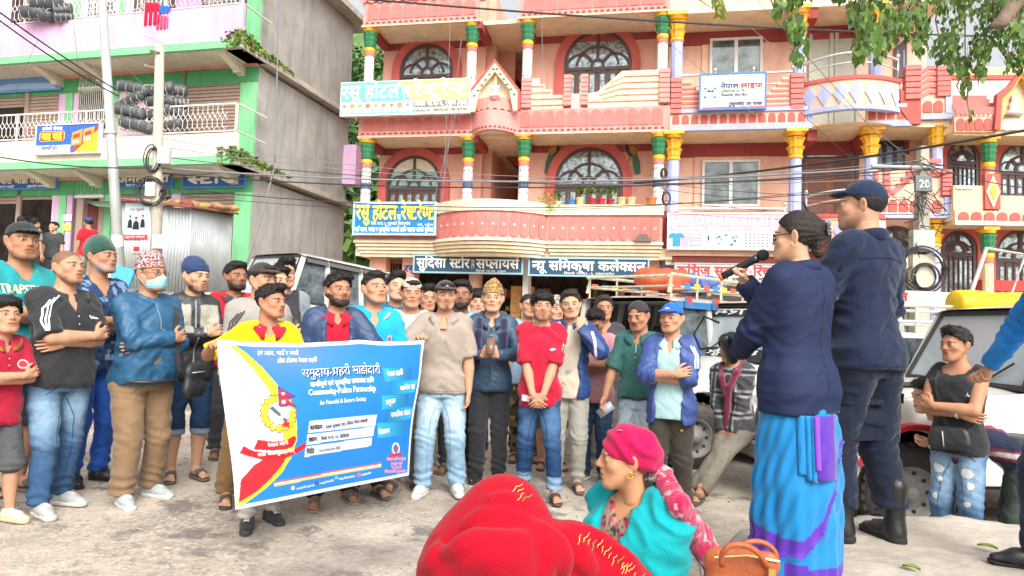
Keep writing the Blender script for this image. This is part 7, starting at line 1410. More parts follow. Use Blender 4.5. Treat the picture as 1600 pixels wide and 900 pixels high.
 for j in J.values():
  S,E,Wt=(j[k]*H for k in(0,1,2));f=fat**.7*(1 if sex=='m' else .88)
  fd.cone(S,S+(E-S)*.45,.0315*H*f,.029*H*f,.02);fd.cone(S+(E-S)*.4,E,.029*H*f,.0245*H*f,.015)
  mid=E+(Wt-E)*.3;fd.cone(E,mid,.0245*H*f,.0265*H*f,.008);fd.cone(mid,Wt,.0265*H*f,.0162*H,.008)
 for n,g in Lg.items():
  hip,kn,an=(q*H for q in g);fd.cone(hip,kn,.050*H*fat,.033*H,.02)
  c1=kn+(an-kn)*.32+arr([0,.010*H,0]);fd.cone(kn,c1,.031*H,.034*H,.012);fd.cone(c1,an+arr([0,.0,.01*H]),.034*H,.0205*H,.012)
 V,F=fd.mesh();V=smooth_mesh(V,F,1,.4)
 tone=arr(tone);B=Parts();cb=np.tile(tone,(len(V),1))*(.94+.12*vnoise(V,9,seed))[:,None];B.add(V,F,cb)
 for j in J.values():
  S,E,Wt,hp,fdir,pal,s=j;HV,HF,HC=hand(hp,.0048*(1 if lod>=1 else .8));xx=fdir/np.linalg.norm(fdir);pz=-(pal-xx*(pal@xx));pz/=np.linalg.norm(pz);yy=np.cross(pz,xx)
  mir=-1 if s>0 else 1
  Vh=np.c_[HV[:,0],HV[:,1]*mir,HV[:,2]]*(H/1.68)*(1 if sex=='m' else .92);Rm=np.c_[xx,yy,pz];Vh=Vh@Rm.T+Wt*H;Fh=HF if mir>0 else HF[:,::-1]
  B.add(Vh,Fh,HC*tone*.97)
 FR={}
 for n,g in Lg.items():
  hip,kn,an=(q*H for q in g);s=-1 if n=='R' else 1;fa=s*rad(14)if not legs else s*rad(8);FR[n]=(rotz(fa),an)
 k=H/1.68;sk=(shoes or{}).get('kind','sneaker')
 def place_foot(n,V):Rm,an=FR[n];return(V*k*.96)@Rm.T+arr([an[0],an[1]-.03*k,an[2]-.045*H])
 if sk in('sandal','bare'):
  fv,ff=feet('foot')
  for n in 'RL':q=fv*arr([1 if n=='L' else-1,1,1])*arr([-1,1,1])+arr([0,0,.020 if sk=='sandal' else 0]);B.add(place_foot(n,q),ff if n=='R' else ff[:,::-1],tone*.92)
 hV,hF,tree=head({'m':'m','f':'f','old':'old','child':'child'}.get(sex if age<2 else 'old','m'),lodh)
 r2=np.random.default_rng(seed);wd=arr([1.10+r2.normal(0,.03)+(fat-1)*.25,1+r2.normal(0,.02),1+r2.normal(0,.02)]);hsv=hs_*wd
 fjw,fns,fck=r2.normal(0,.06),r2.normal(0,.18),r2.normal(0,.05)
 def hp_(q):
  q=arr(q,float);z=q[...,2];y=q[...,1];x=q[...,0];nose=nexp(-(x/.014)**2-((z+.012)/.022)**2)*sstep(-.08,-.095,y)
  q[...,0]=x*(1+fjw*sstep(-.01,-.07,z)+fck*nexp(-((z+.015)/.03)**2));q[...,1]=y+nose*fns*.022;return(q*hsv)@Rh.T+hpos
 B.add(hp_(hV),hF,head_colors(hV,tone,haircol,beard,scalp if scalp else(.0 if hairst is None else(.85 if hairst in('fade','crop','short','quiff')else .6))if hat is None or hat['kind']!='topi' else .6,age*.5,lips))
 for q,qf,c in face_parts(tree,haircol if age<1 else arr([.12,.11,.1]),tone,brow,open_,gaze=gaze):B.add(hp_(q),qf,arr(c))
 body=B.make('person',M_SKIN);body.location=(place if place is not None else(pt.x-(Rt[0,2]*0),Y,gz))
 if place is None:
  off=rotz(yr)@hpos;body.location=(pt.x-off[0],Y-off[1],gz)
 body.rotation_euler=(0,0,yr);tag(body,label,'person',group)
 ctx=dict(H=H,J=J,Lg=Lg,Rt=Rt,tor=tor,hp=hp_,hpos=hpos,Rh=Rh,hsv=hsv,body=body,nb=nb,lod=lod,seed=seed,tree=tree,k=k,oT=oT,prof=prof,X=X)
 def garment(g,name,grow,mt,inner=False):
  sl=g.get('sleeve','short' if name=='shirt' else 'long');hem=g.get('hem',.46);f=fat**.7;loose=g.get('loose',1.0)
  pts=[X((.15*fat,.12,hem)),X((-.15*fat,-.14-belly,.85))]
  for j in J.values():pts+=[j[0]*H]+([j[1]*H]if sl!='none' else[])+([j[2]*H]if sl=='long' else[])
  lo=np.min(pts,0)-.075*H;hi=np.max(pts,0)+.075*H
  if abs(lean)>1 or abs(side)>1:q=[tor((a,b,c))*H for a in(-.15,.15)for b in(-.16-belly,.12)for c in(hem,.87)];lo=np.minimum(lo,np.min(q,0)-.03);hi=np.maximum(hi,np.max(q,0)+.03)
  fd=Field(lo,hi,g.get('h',.0115)*H/1.68*lod)
  pr=prof(grow);pr=pr[pr[:,0]<.846*H]
  rows=[[z*H]+list(arr([np.interp(z*H,pr[:,0],pr[:,c])for c in(1,2,3,4)]))for z in lsp(hem,.835,14)]
  rows=arr(rows)
  lo_i=rows[:,0]<.56*H;rows[lo_i,3]=np.maximum(rows[lo_i,3],np.interp(.56*H,rows[:,0],rows[:,3])*loose);rows[lo_i,4]=np.maximum(rows[lo_i,4],np.interp(.56*H,rows[:,0],rows[:,4])*loose)
  lw=sstep(.60,.54,rows[:,0]/H)*.008*H;rows[:,3]+=lw;rows[:,4]+=lw
  fd.loft(rows,0,M=Rt.T,o=oT)
  fd.chain([tor((s*.070,.012,.820))*H for s in(-1,0,1)],[(.024+grow)*H]*3,.03)
  for j in J.values():
   S,E,Wt=(j[q]*H for q in(0,1,2));g2=grow*H
   if sl=='short':
    e=S+(E-S)*g.get('slen',.72);fd.cone(S,e,.0315*H*f+g2,.0325*H*f+g2*1.25,.02,cap=0)
   elif sl=='long':
    fd.cone(S,E,.031*H*f+g2,.027*H*f+g2*1.0,.02);fd.cone(E,Wt-(Wt-E)*.02,.027*H*f+g2*1.0,.0195*H+g2*.8,.015,cap=0)
   else:fd.cone(S,S+(E-S)*.1,.030*H*f,.030*H*f,.03)
  nk=g.get('neck','crew');c0=tor((0,.012,.80))*H;up=Rt@arr([0,0,1.]);rn={'crew':.041,'polo':.039,'v':.041,'tank':.058,'high':.037}.get(nk,.04)*H
  fd.cone(c0+up*.03*H-(Rt@X((0,.012,0))*(1 if nk in('tank','v')else .4)),c0+up*.12*H,rn,rn*1.05,.008,'-')
  if nk in('polo','v')or g.get('vdepth'):
   vd=g.get('vdepth',.075)
   def vcut(Xx,Yy,Zz):
    qx,qy,qz=Xx-oT[0],Yy-oT[1],Zz-oT[2];lx=Rt[0,0]*qx+Rt[1,0]*qy+Rt[2,0]*qz;ly=Rt[0,1]*qx+Rt[1,1]*qy+Rt[2,1]*qz;lz=Rt[0,2]*qx+Rt[1,2]*qy+Rt[2,2]*qz
    hw=.042*H*np.clip((lz-(.835-vd)*H)/(vd*H),0,1);return np.maximum(np.abs(lx)-hw,np.maximum(ly+.02*H,(.835-vd)*H-lz))
   fd.func(vcut,.006,'-')
  if g.get('open'):
   ow=g['open']
   def ocut(Xx,Yy,Zz):
    qx,qy,qz=Xx-oT[0],Yy-oT[1],Zz-oT[2];lx=Rt[0,0]*qx+Rt[1,0]*qy+Rt[2,0]*qz;ly=Rt[0,1]*qx+Rt[1,1]*qy+Rt[2,1]*qz;lz=Rt[0,2]*qx+Rt[1,2]*qy+Rt[2,2]*qz
    t=np.clip((lz/H-hem)/(.82-hem),0,1);hw=(ow[0]+(ow[1]-ow[0])*t)*H;hw=hw+.006*H*np.sin(lz*22);return np.maximum(np.abs(lx-ow[2]*H if len(ow)>2 else lx)-hw,ly+.005*H)
   fd.func(ocut,.012,'-')
  V,F=fd.mesh();V=smooth_mesh(V,F,1,.4);N=vnormals(V,F)
  am=g.get('fold',.006)*H;z=V[:,2]/H
  q=V.copy();fz=g.get('fz',11);n=fold_noise(q+np.c_[.35*V[:,2]*0,V[:,0]*0,np.abs(V[:,0])*.7],seed,fz,6)
  V=V+N*(n*am*2.6)[:,None]
  for j in J.values():
   S,E,Wt=(j[q]*H for q in(0,1,2))
   if sl=='long':
    d=np.linalg.norm(V-E,axis=1);w=nexp(-(d/(.075*H))**2);ax=(Wt-S)/max(np.linalg.norm(Wt-S),1e-6);V=V+N*(w*.004*H*np.sin((V-E)@ax/H*190+vnoise(V,12,seed)*5))[:,None]
  c=arr(g['col']);C=np.tile(c,(len(V),1))*(.95+.1*vnoise(V,5,seed+2))[:,None]
  if g.get('pattern'):C=g['pattern'](V/H,C)
  for p in g.get('panels',[]):C=p(V/H,C,J)
  return V,F,C
 def surf(V,F):return BVHTree.FromPolygons([tuple(v)for v in V],[tuple(int(i)for i in f)for f in F])
 ctx['surf']=surf
 if top and jacket:top=dict(top,grow=.004,sleeve='none',fold=.003)
 if top:
  V,F,C=garment(top,'shirt',top.get('grow',.010),M_CLOTH);ob=simple(top.get('name','shirt'),V,F,C,top.get('mat',M_CLOTH),body);ctx['top']=(V,F);ctx['top_o']=ob;ctx['top_t']=surf(V,F)
 if jacket:
  V,F,C=garment(jacket,'jacket',jacket.get('grow',.016),M_NYLON);ob=simple(jacket.get('name','jacket'),V,F,C,jacket.get('mat',M_NYLON),body);ctx['jk']=(V,F);ctx['jk_o']=ob;ctx['jk_t']=surf(V,F)
 for g,key in((top,'top'),(jacket,'jk')):
  if g and g.get('collar'):collar(ctx,g,key)
 if bottom and btype!='none':
  b=bottom;hem={'long':.042,'shorts':.27,'capri':.20}.get(btype,.042)if 'hem' not in b else b['hem'];w=b.get('width',1.0);g=.007
  allp=[X((.12*fat,.1,.6)),X((-.12*fat,-.1-belly*.5,.4))]+[q*H for l in Lg.values()for q in l]
  lo=np.min(allp,0)-.075*H;hi=np.max(allp,0)+.06*H
  if not legs:lo[2]=hem*H-.03;hi[2]=.60*H
  else:hi[2]=max(hi[2],.62*H)
  fd=Field(lo,hi,.0125*H/1.68*lod)
  if legs:fd.loft(prof(g)[:4],0,M=Rt.T,o=oT)
  else:
   pr=prof(.003)[:4];pr[0,3]*=1.03;fd.loft(pr,0)
  for n,l in Lg.items():
   hip,kn,an=(q*H for q in l)
   e=an+arr([0,.004*H,0]);rk=.042*H*w;ra=.037*H*w*b.get('taper',1.0)
   fd.cone(hip+arr([0,.006*H,-.012*H]),kn,(.0585*fat+.004)*H,rk,.02)
   if btype=='long':fd.cone(kn,e,rk,ra,.02,cap=.0)
   else:
    tt=np.clip((kn[2]-hem*H)/max(kn[2]-an[2],1e-3),0.02,1)if not legs else .2;fd.cone(kn,kn+(e-kn)*tt,rk*1.02,rk*1.06,.02,cap=0)
  V,F=fd.mesh();V=smooth_mesh(V,F,1,.4);N=vnormals(V,F);z=V[:,2]/H
  n=fold_noise(V,seed+4,9,8)*sstep(.56,.46,z)
  am=.0055*H*b.get('fold',1);V=V+N*(n*am*2)[:,None]
  if not legs:
   wv=.6*nexp(-((z-.27)/.05)**2)+1.2*nexp(-((z-.075)/.05)**2)+.4*nexp(-((z-.44)/.025)**2)
   V=V+N*(wv*.0042*H*np.sin(z*170+V[:,0]*35+14*vnoise(V,6,seed)))[:,None]
  c=arr(b['col']);C=np.tile(c,(len(V),1))*(.94+.12*vnoise(V,6,seed+3))[:,None]
  if b.get('fade'):
   m=nexp(-((z-.38)/.10)**2)*sstep(.01,-.04,V[:,1]/H)*(.5+vnoise(V,14,seed));fc=arr(b['fade']);C=C*(1-.75*np.clip(m,0,1)[:,None])+fc*.75*np.clip(m,0,1)[:,None]
  if b.get('cuff'):C[z<b['cuff'][0]]=b['cuff'][1]
  if b.get('pattern'):C=b['pattern'](V/H,C)
  ob=simple(b.get('name','trousers'),V,F,C,b.get('mat',M_CLOTH),body);ctx['bt']=(V,F);ctx['bt_o']=ob;ctx['bt_t']=surf(V,F)
 if sk!='bare' and shoes is not None:
  up,so_=feet(sk);c1=arr(shoes['col']);c2=arr(shoes.get('sole',(.6,.58,.54)))
  for n in 'RL':
   fl=arr([1 if n=='R' else-1,1,1]);o1=(lambda F:F if n=='R' else F[:,::-1])
   C=np.tile(c1,(len(up[0]),1))
   if sk=='sneaker':
    v=up[0];lace=(np.abs(v[:,0])<.018)&(v[:,1]<.0)&(v[:,1]>-.09)&(np.sin(v[:,1]*420)>.0);C[lace]=arr(shoes.get('lace',(.7,.7,.68)))
   a=simple('shoe' if sk!='sandal' else 'sandal',place_foot(n,up[0]*fl),o1(up[1]),C,shoes.get('mat',M_CLOTH if sk=='sneaker' else M_LEATHER if sk!='sandal' else M_RUBBER),body)
   simple('sole',place_foot(n,so_[0]*fl),o1(so_[1]),c2,M_RUBBER,a)
 if hairst and not(hat and hat['kind']in('beanie','bandana','topi','scarf')and hat.get('nohair')):
  hv,hf,tv,tf=hair(hairst,.0062 if lod<=1 else .0085,seed)
  if hat and hat['kind']in('cap','capback','topi','beanie','bandana'):
   m=hv[:,2]>.062;hv=hv.copy();hv[m]=hv[m]*arr([.93,.93,.9]);tv=np.zeros((0,3));
  p=Parts();p.add(hp_(hv),hf,arr(haircol));
  if len(tv):p.add(hp_(tv),tf,arr(haircol)*1.25)
  p.make('hair',M_HAIR,body)
 if beard and beard.get('full',0)>.6 or beard and beard.get('bulk'):
  f=Field((-.075,-.12,-.14),(.075,.03,-.02),.0055)
  f.ell((0,-.040,-.078),(.0525,.053,.041),0);f.cone((-.014,-.082,-.098),(.014,-.082,-.098),.019,.019,.02)
  for s in(-1,1):f.cone((s*.062,.002,-.022),(s*.034,-.062,-.090),.016,.018,.02)
  f.ell((0,-.095,-.050),(.030,.05,.0215),.008,'-');f.ell((0,-.09,-.015),(.052,.07,.032),.01,'-');f.func(lambda a,b,c:np.maximum(b-.012,c+.025+0*a),.004,'&')
  v,ff=f.mesh()
  if len(v):N=vnormals(v,ff);v=v+N*((vnoise(v,150,seed)-.5)*.006)[:,None];simple('beard',hp_(v),ff,arr(beard.get('col',haircol)),M_HAIR,body)
 if hat:make_hat(ctx,hat)
 if lod<=1.1 and bottom and 'bt_o' in ctx and not legs:
  c=arr(bottom['col'])*.62
  for pts in([(.003,.475),(.005,.43)],[(-.045,.478),(-.068,.462),(-.086,.448)],[(.045,.478),(.068,.462),(.086,.448)],[(.012,.43),(.040,.36),(.050,.27),(.052,.10)],[(-.012,.43),(-.040,.36),(-.050,.27),(-.052,.10)])[:5 if bottom.get('mat')is M_DENIM and btype=='long' else 3]:strip_on(ctx,'bt',pts,.0028,c,'seam',bottom.get('mat',M_CLOTH),off=.002,n=6)
 if lod<=1.1 and top and not jacket and lean==0 and top.get('collar')=='polo' and top.get('vdepth',.075)<.08:
  c=arr(top['col']);strip_on(ctx,'top',[(0,.835-top.get('vdepth',.075)),(0,.700)],.013,c*.85,'placket',off=.003)
  for z in(.745,.715):patch_on(ctx,'top',circ(0,z,.0032,8),(.5,.48,.45),'button',off=.006,m=M_GLOSS)
 if lod<=1.1 and top and not jacket and lean==0 and abs(yaw)<60:
  zz=top.get('hem',.46)+.012;strip_on(ctx,'top',[(-.085,zz),(0,zz-.002),(.085,zz)],.0025,arr(top['col'])*.6,'hem_seam',off=.002,n=6)
 if extra:extra(ctx)
 return ctx
def collar(ctx,g,key):
 """turned-down collar: a strip round the neck that folds over and lies on the shirt"""
 H,tor,Rt=ctx['H'],ctx['tor'],ctx['Rt'];tr=ctx[key+'_t'];st=g.get('collar','polo');n=26;op=g.get('copen',15);V=[];gap=rad(op)
 drop=.0;stand=st=='stand'
 for i in range(n):
  t=i/(n-1);a=-PI/2+gap+(2*PI-2*gap)*t;fr=math.exp(-((min(t,1-t))/.13)**2)
  ca,sa=cos(a),sin(a);rn=.0405 if not stand else .043
  cen=arr([0,.006,0]);zf=.846-.018*(-sa*.5+.5)-.012*fr
  inn=cen+arr([ca*rn,sa*rn,zf-.014]);top_=cen+arr([ca*(rn+.002),sa*(rn+.002),zf+.012+(.008 if stand else 0)]);fold=cen+arr([ca*(rn+.007),sa*(rn+.007),zf+.010+(.008 if stand else 0)])
  if stand:low=cen+arr([ca*(rn+.009),sa*(rn+.009),zf-.012])
  else:low=cen+arr([ca*(rn+.022+.010*fr),sa*(rn+.020),zf-.020-.030*fr])
  row=[tor(q)*H for q in(inn,top_,fold)];lw=tor(low)*H
  hit=tr.find_nearest(Vector(lw))
  if hit[0]is not None and not stand:pnt=arr(hit[0]);nn=arr(hit[1]);nn=nn if nn@(lw-tor((0,0,.75))*H)>0 else-nn;lw=pnt+nn*.008*H
  mid=(row[2]+lw)/2+(row[2]-tor((0,.006,.84))*H)*.10;V+=row+[mid,lw,lw*.94+row[0]*.06]
 V=arr(V).reshape(n,6,3);Fq=[(i*6+j,(i+1)*6+j,(i+1)*6+j+1,i*6+j+1)for i in range(n-1)for j in range(5)]
 c=arr(g.get('ccol',g['col']));C=np.tile(c,(n*6,1))
 if g.get('ctrim'):C.reshape(n,6,3)[:,4:]=arr(g['ctrim'])
 o=simple('collar',V.reshape(-1,3),arr(Fq),C,g.get('mat',M_CLOTH)if key=='top' else g.get('mat',M_NYLON),ctx[key+'_o'])
 md=o.modifiers.new('thick','SOLIDIFY');md.thickness=.004;md.offset=0
def make_hat(ctx,hat):
 hp,body,seed=ctx['hp'],ctx['body'],ctx['seed'];k=hat['kind'];c=arr(hat['col']);h=.0058 if ctx['lod']<=1 else .0075
 if k in('cap','capback'):
  s=1 if k=='cap' else-1
  f=Field((-.105,-.20 if s>0 else-.13,-.02),(.105,.13 if s>0 else .21,.15),h);f.ell((0,.010,.038),(.081,.099,.090),0)
  f.func(lambda X,Y,Z:(.038-s*.10*Y-Z)*.95+0*X if s>0 else(.050+.12*Y*.6-Z)+0*X,.004,'&')
  if s<0:f.ell((0,-.10,.060),(.034,.05,.024),.006,'-')
  v,ff=f.mesh();N=vnormals(v,ff);an=np.arctan2(v[:,0],v[:,1]-.01);seam=nexp(-((np.abs(((an/(PI/3))+.5)%1-.5))/.03)**2);v=v-N*(seam*.0018)[:,None]
  C=np.tile(c,(len(v),1))*(1-.22*seam[:,None]);a=simple('cap',hp(v),ff,C,hat.get('mat',M_CLOTH),body)
  f=Field((-.095,-.22,0),(.095,.0,.11),h*.85)
  f.ell((0,-.080,.048),(.074,.076,.030),0);f.ell((0,-.080,.0415),(.078,.083,.030),.0,'-');f.ell((0,.010,.03),(.080,.098,.09),.003,'-');f.func(lambda X,Y,Z:np.maximum(.025-Z,Y+.055)+0*X,0,'&')
  v,ff=f.mesh()
  if s<0:v=v*arr([1,-1,.8])+arr([0,.018,.0]);ff=ff[:,::-1];v[:,2]-=.018+.25*(v[:,1]-.08)
  else:v[:,2]-=.0+.10*np.maximum(0,-v[:,1]-.09)
  simple('brim',hp(v),ff,c*hat.get('bm',1.0),hat.get('mat',M_CLOTH),a)
  b=Parts();u=lsp(0,2*PI,9)[:-1];bv=arr([(.008*cos(t),.010+.008*sin(t),.1265)for t in u]+[(0,.01,.131)]);b.add(hp(bv),arr([(i,(i+1)%8,8,8)for i in range(8)]),c);b.make('button',hat.get('mat',M_CLOTH),a)
  ctx['cap']=a
 elif k in('beanie','bandana'):
  f=Field((-.11,-.13,-.04),(.11,.14,.18),h);f.ell((0,.014,.045),(.085,.104,.098 if k=='beanie' else .092),0)
  if k=='bandana':f.ell((0,.05,.075),(.072,.075,.075),.03)
  else:f.ell((0.01,.03,.09),(.06,.07,.07),.05)
  f.func(lambda X,Y,Z:(.036-.38*(Y+.07)-Z)*.93+0*X,.006,'&')
  v,ff=f.mesh();N=vnormals(v,ff);n=fold_noise(v*arr([6,6,22])if k=='bandana' else v*8,seed,1.4,1);v=v+N*(n*(.010 if k=='bandana' else .007))[:,None]
  if k=='beanie':v=v-N*(.0025*nexp(-((v[:,2]-(.085-.38*(v[:,1]+.07)))/.004)**2))[:,None]
  C=np.tile(c,(len(v),1));
  if k=='beanie':C*=(.85+.3*(np.abs((np.arctan2(v[:,0],v[:,1])*22)%1-.5)>.22))[:,None]*1.0
  simple(k,hp(v),ff,C,M_KNIT if k=='beanie' else M_CLOTH,body)
 elif k=='topi':
  n=40;V=[];F=[];rows=[(.034,1.0,1.0),(.058,.995,.99),(.085,.95,.96),(.112,.80,.90),(.132,.56,.82),(.147,.25,.72),(.151,.04,.62)]
  for(z,fx,fy)in rows:
   for i in range(n):
    a=2*PI*i/n;V.append((.083*fx*cos(a),.012+.104*fy*sin(a),z-.10*(.104*sin(a))*(1 if z<.06 else .2)+(.012*cos(a*2)*0)+hat.get('peak',.0)*max(0,(z-.08)/.07)*(1-abs(sin(a+.6)))))
  for r in range(len(rows)-1):
   for i in range(n):F.append((r*n+i,r*n+(i+1)%n,(r+1)*n+(i+1)%n,(r+1)*n+i))
  k0=len(V);V.append((0,.012,.150));F+=[((len(rows)-1)*n+i,(len(rows)-1)*n+(i+1)%n,k0,k0)for i in range(n)]
  V=arr(V);F=arr(F)
  bm=bmesh.new();vs=[bm.verts.new(v)for v in V]
  for q in F:bm.faces.new([vs[i]for i in dict.fromkeys(q)])
  bmesh.ops.subdivide_edges(bm,edges=bm.edges[:],cuts=2,use_grid_fill=True);bmesh.ops.triangulate(bm,faces=bm.faces[:]);bm.verts.index_update();V=arr([v.co[:]for v in bm.verts]);F=arr([[v.index for v in f.verts]for f in bm.faces]);F=np.c_[F,F[:,2]];bm.free()
  V=V+np.c_[np.zeros((len(V),2)),(vnoise(V,40,seed)-.5)*.006]
  C=hat['pattern'](V,np.tile(c,(len(V),1)));simple('cloth_hat',hp(V),F,C,M_CLOTH,body)
def on_front(ctx,key,x,z,off=.003,back=False,side=None):
 """point on the garment seen from in front of the torso at (x,z) in fractions of H"""
 tor,H,Rt=ctx['tor'],ctx['H'],ctx['Rt'];d=Rt@arr([0,1.0 if not back else-1.0,0]);o=tor((x,-.6 if not back else .6,z))*H
 hit=ctx[key+'_t'].ray_cast(Vector(o),Vector(d))
 if hit[0]is None:hit=ctx[key+'_t'].find_nearest(Vector(tor((x,-.06,z))*H));
 return arr(hit[0])-d*off
def strip_on(ctx,key,pts,w,col,name='stripe',m=None,off=.004,back=False,parent=None,n=8):
 """a thin band laid on a garment along (x,z) points"""
 P2=[];pts=arr(pts,float);seg=lsp(0,len(pts)-1,n*(len(pts)-1)+1)
 cen=arr([[np.interp(t,range(len(pts)),pts[:,0]),np.interp(t,range(len(pts)),pts[:,1])]for t in seg]);tg=np.gradient(cen,axis=0);nn=np.c_[-tg[:,1],tg[:,0]];nn/=np.maximum(np.linalg.norm(nn,axis=1),1e-6)[:,None]
 V=[];
 for c,q in zip(cen,nn):
  for s in(-1,0,1):V.append(on_front(ctx,key,c[0]+q[0]*w*s/2,c[1]+q[1]*w*s/2,off,back))
 F=[(i*3+j,i*3+j+1,(i+1)*3+j+1,(i+1)*3+j)for i in range(len(cen)-1)for j in(0,1)]
 return simple(name,arr(V),arr(F),arr(col),m or M_CLOTH,parent or ctx[key+'_o'])
def patch_on(ctx,key,poly,col,name='emblem',off=.004,back=False,parent=None,m=None):
 c=np.mean(poly,0);pts=[c]+[c+(arr(p)-c)*.5 for p in poly]+list(poly);V=arr([on_front(ctx,key,p[0],p[1],off,back)for p in pts]);n=len(poly)
 F=arr([(0,1+i,1+(i+1)%n,0)for i in range(n)]+[(1+i,1+n+i,1+n+(i+1)%n,1+(i+1)%n)for i in range(n)])
 return simple(name,V,F,arr(col),m or M_CLOTH,parent or ctx[key+'_o'])
def circ(x,z,r,n=10,ry=None):return[(x+r*cos(t),z+(ry or r)*sin(t))for t in lsp(0,2*PI,n+1)[:-1]]
def text_cloth(ctx,key,s,x0,x1,z0,z1,col,bold=.0012):
 V,F,w=shape_text(s);deva=any(ord(c)>0x900 for c in s);sx=(x1-x0)/w;sz=(z1-z0)/(.622 if deva else .69);p=Parts();flip=1
 for b in((-bold,0),(bold,0),(0,bold)):
  VV=arr([on_front(ctx,key,x0+x*sx+b[0],z0+y*sz+b[1],.006)for x,y in V]);FF=arr([(a,b_,c,c)for a,b_,c in F]);p.add(VV,FF,arr(col))
 o=p.make('lettering',M_CLOTH,ctx[key+'_o']);o['kind']='stuff';return o
def arm_tube(ctx,side,t0,t1,r,col,name,m=M_CLOTH,seg=1):
 S,E,Wt=(ctx['J'][side][q]*ctx['H']for q in(0,1,2));a,b=(E,Wt)if seg else(S,E);mb=MB();p0=a+(b-a)*t0;p1=a+(b-a)*t1;mb.tube([p0,p1],r,14,raw=True)
 return simple(name,arr(mb.V),arr([f if len(f)==4 else None for f in mb.F if len(f)==4]),arr(col),m,ctx['body'])
def tube_part(name,pts,r,col,m,parent,n=8):
 mb=MB();mb.tube([Vector(p)for p in pts],r,n,raw=True);me=make_mesh(name,arr(mb.V),mb.F,m,smooth=True,cols=np.tile(arr(col),(len(mb.V),1)));return link_obj(name,me,parent)
BQ=[(338,531),(664,531),(637,743),(368,797)]
BC=[P(338,531,3.86),P(664,531,5.08),P(637,743,5.02),P(368,797,3.78)]
def bil(c,u,v):return(c[0]*(1-u)+c[1]*u)*v+(c[3]*(1-u)+c[2]*u)*(1-v)
_bn=(BC[1]-BC[0]).cross(BC[3]-BC[0]).normalized();_bn=_bn if _bn.y<0 else-_bn
def ban(u,d,v):
 w=.012*sin(u*9+v*3)*(1-.4*v)+.010*sin(v*7-u*4)+.05*(sin(PI*v)*.3)*sin(PI*u)+.006*sin(u*31+v*13)*v**2
 return bil(BC,u,v)+_bn*(w+d)-V3((0,0,.018*(sin(PI*min(1,u/.62))if u<.62 else sin(PI*(u-.62)/.38)*.6)*v**3))
BQv=[Vector(q)for q in BQ]
def uv_of(px,py):
 u,v=(px-350)/300,1-(py-531)/240
 for _ in range(8):
  q=bil(BQv,u,v);e=.001;du=(bil(BQv,u+e,v)-q)/e;dv=(bil(BQv,u,v+e)-q)/e;dx,dy=px-q.x,py-q.y;D=du.x*dv.y-dv.x*du.y;u+=(dx*dv.y-dv.x*dy)/D;v+=(du.x*dy-dx*du.y)/D
 return u,v
def inside(poly,X,Y):
 r=np.zeros(X.shape,bool);n=len(poly)
 for i in range(n):
  x1,y1=poly[i];x2,y2=poly[(i+1)%n]
  if y1==y2:continue
  c=((y1>Y)!=(y2>Y))&(X<(x2-x1)*(Y-y1)/(y2-y1)+x1);r^=c
 return r
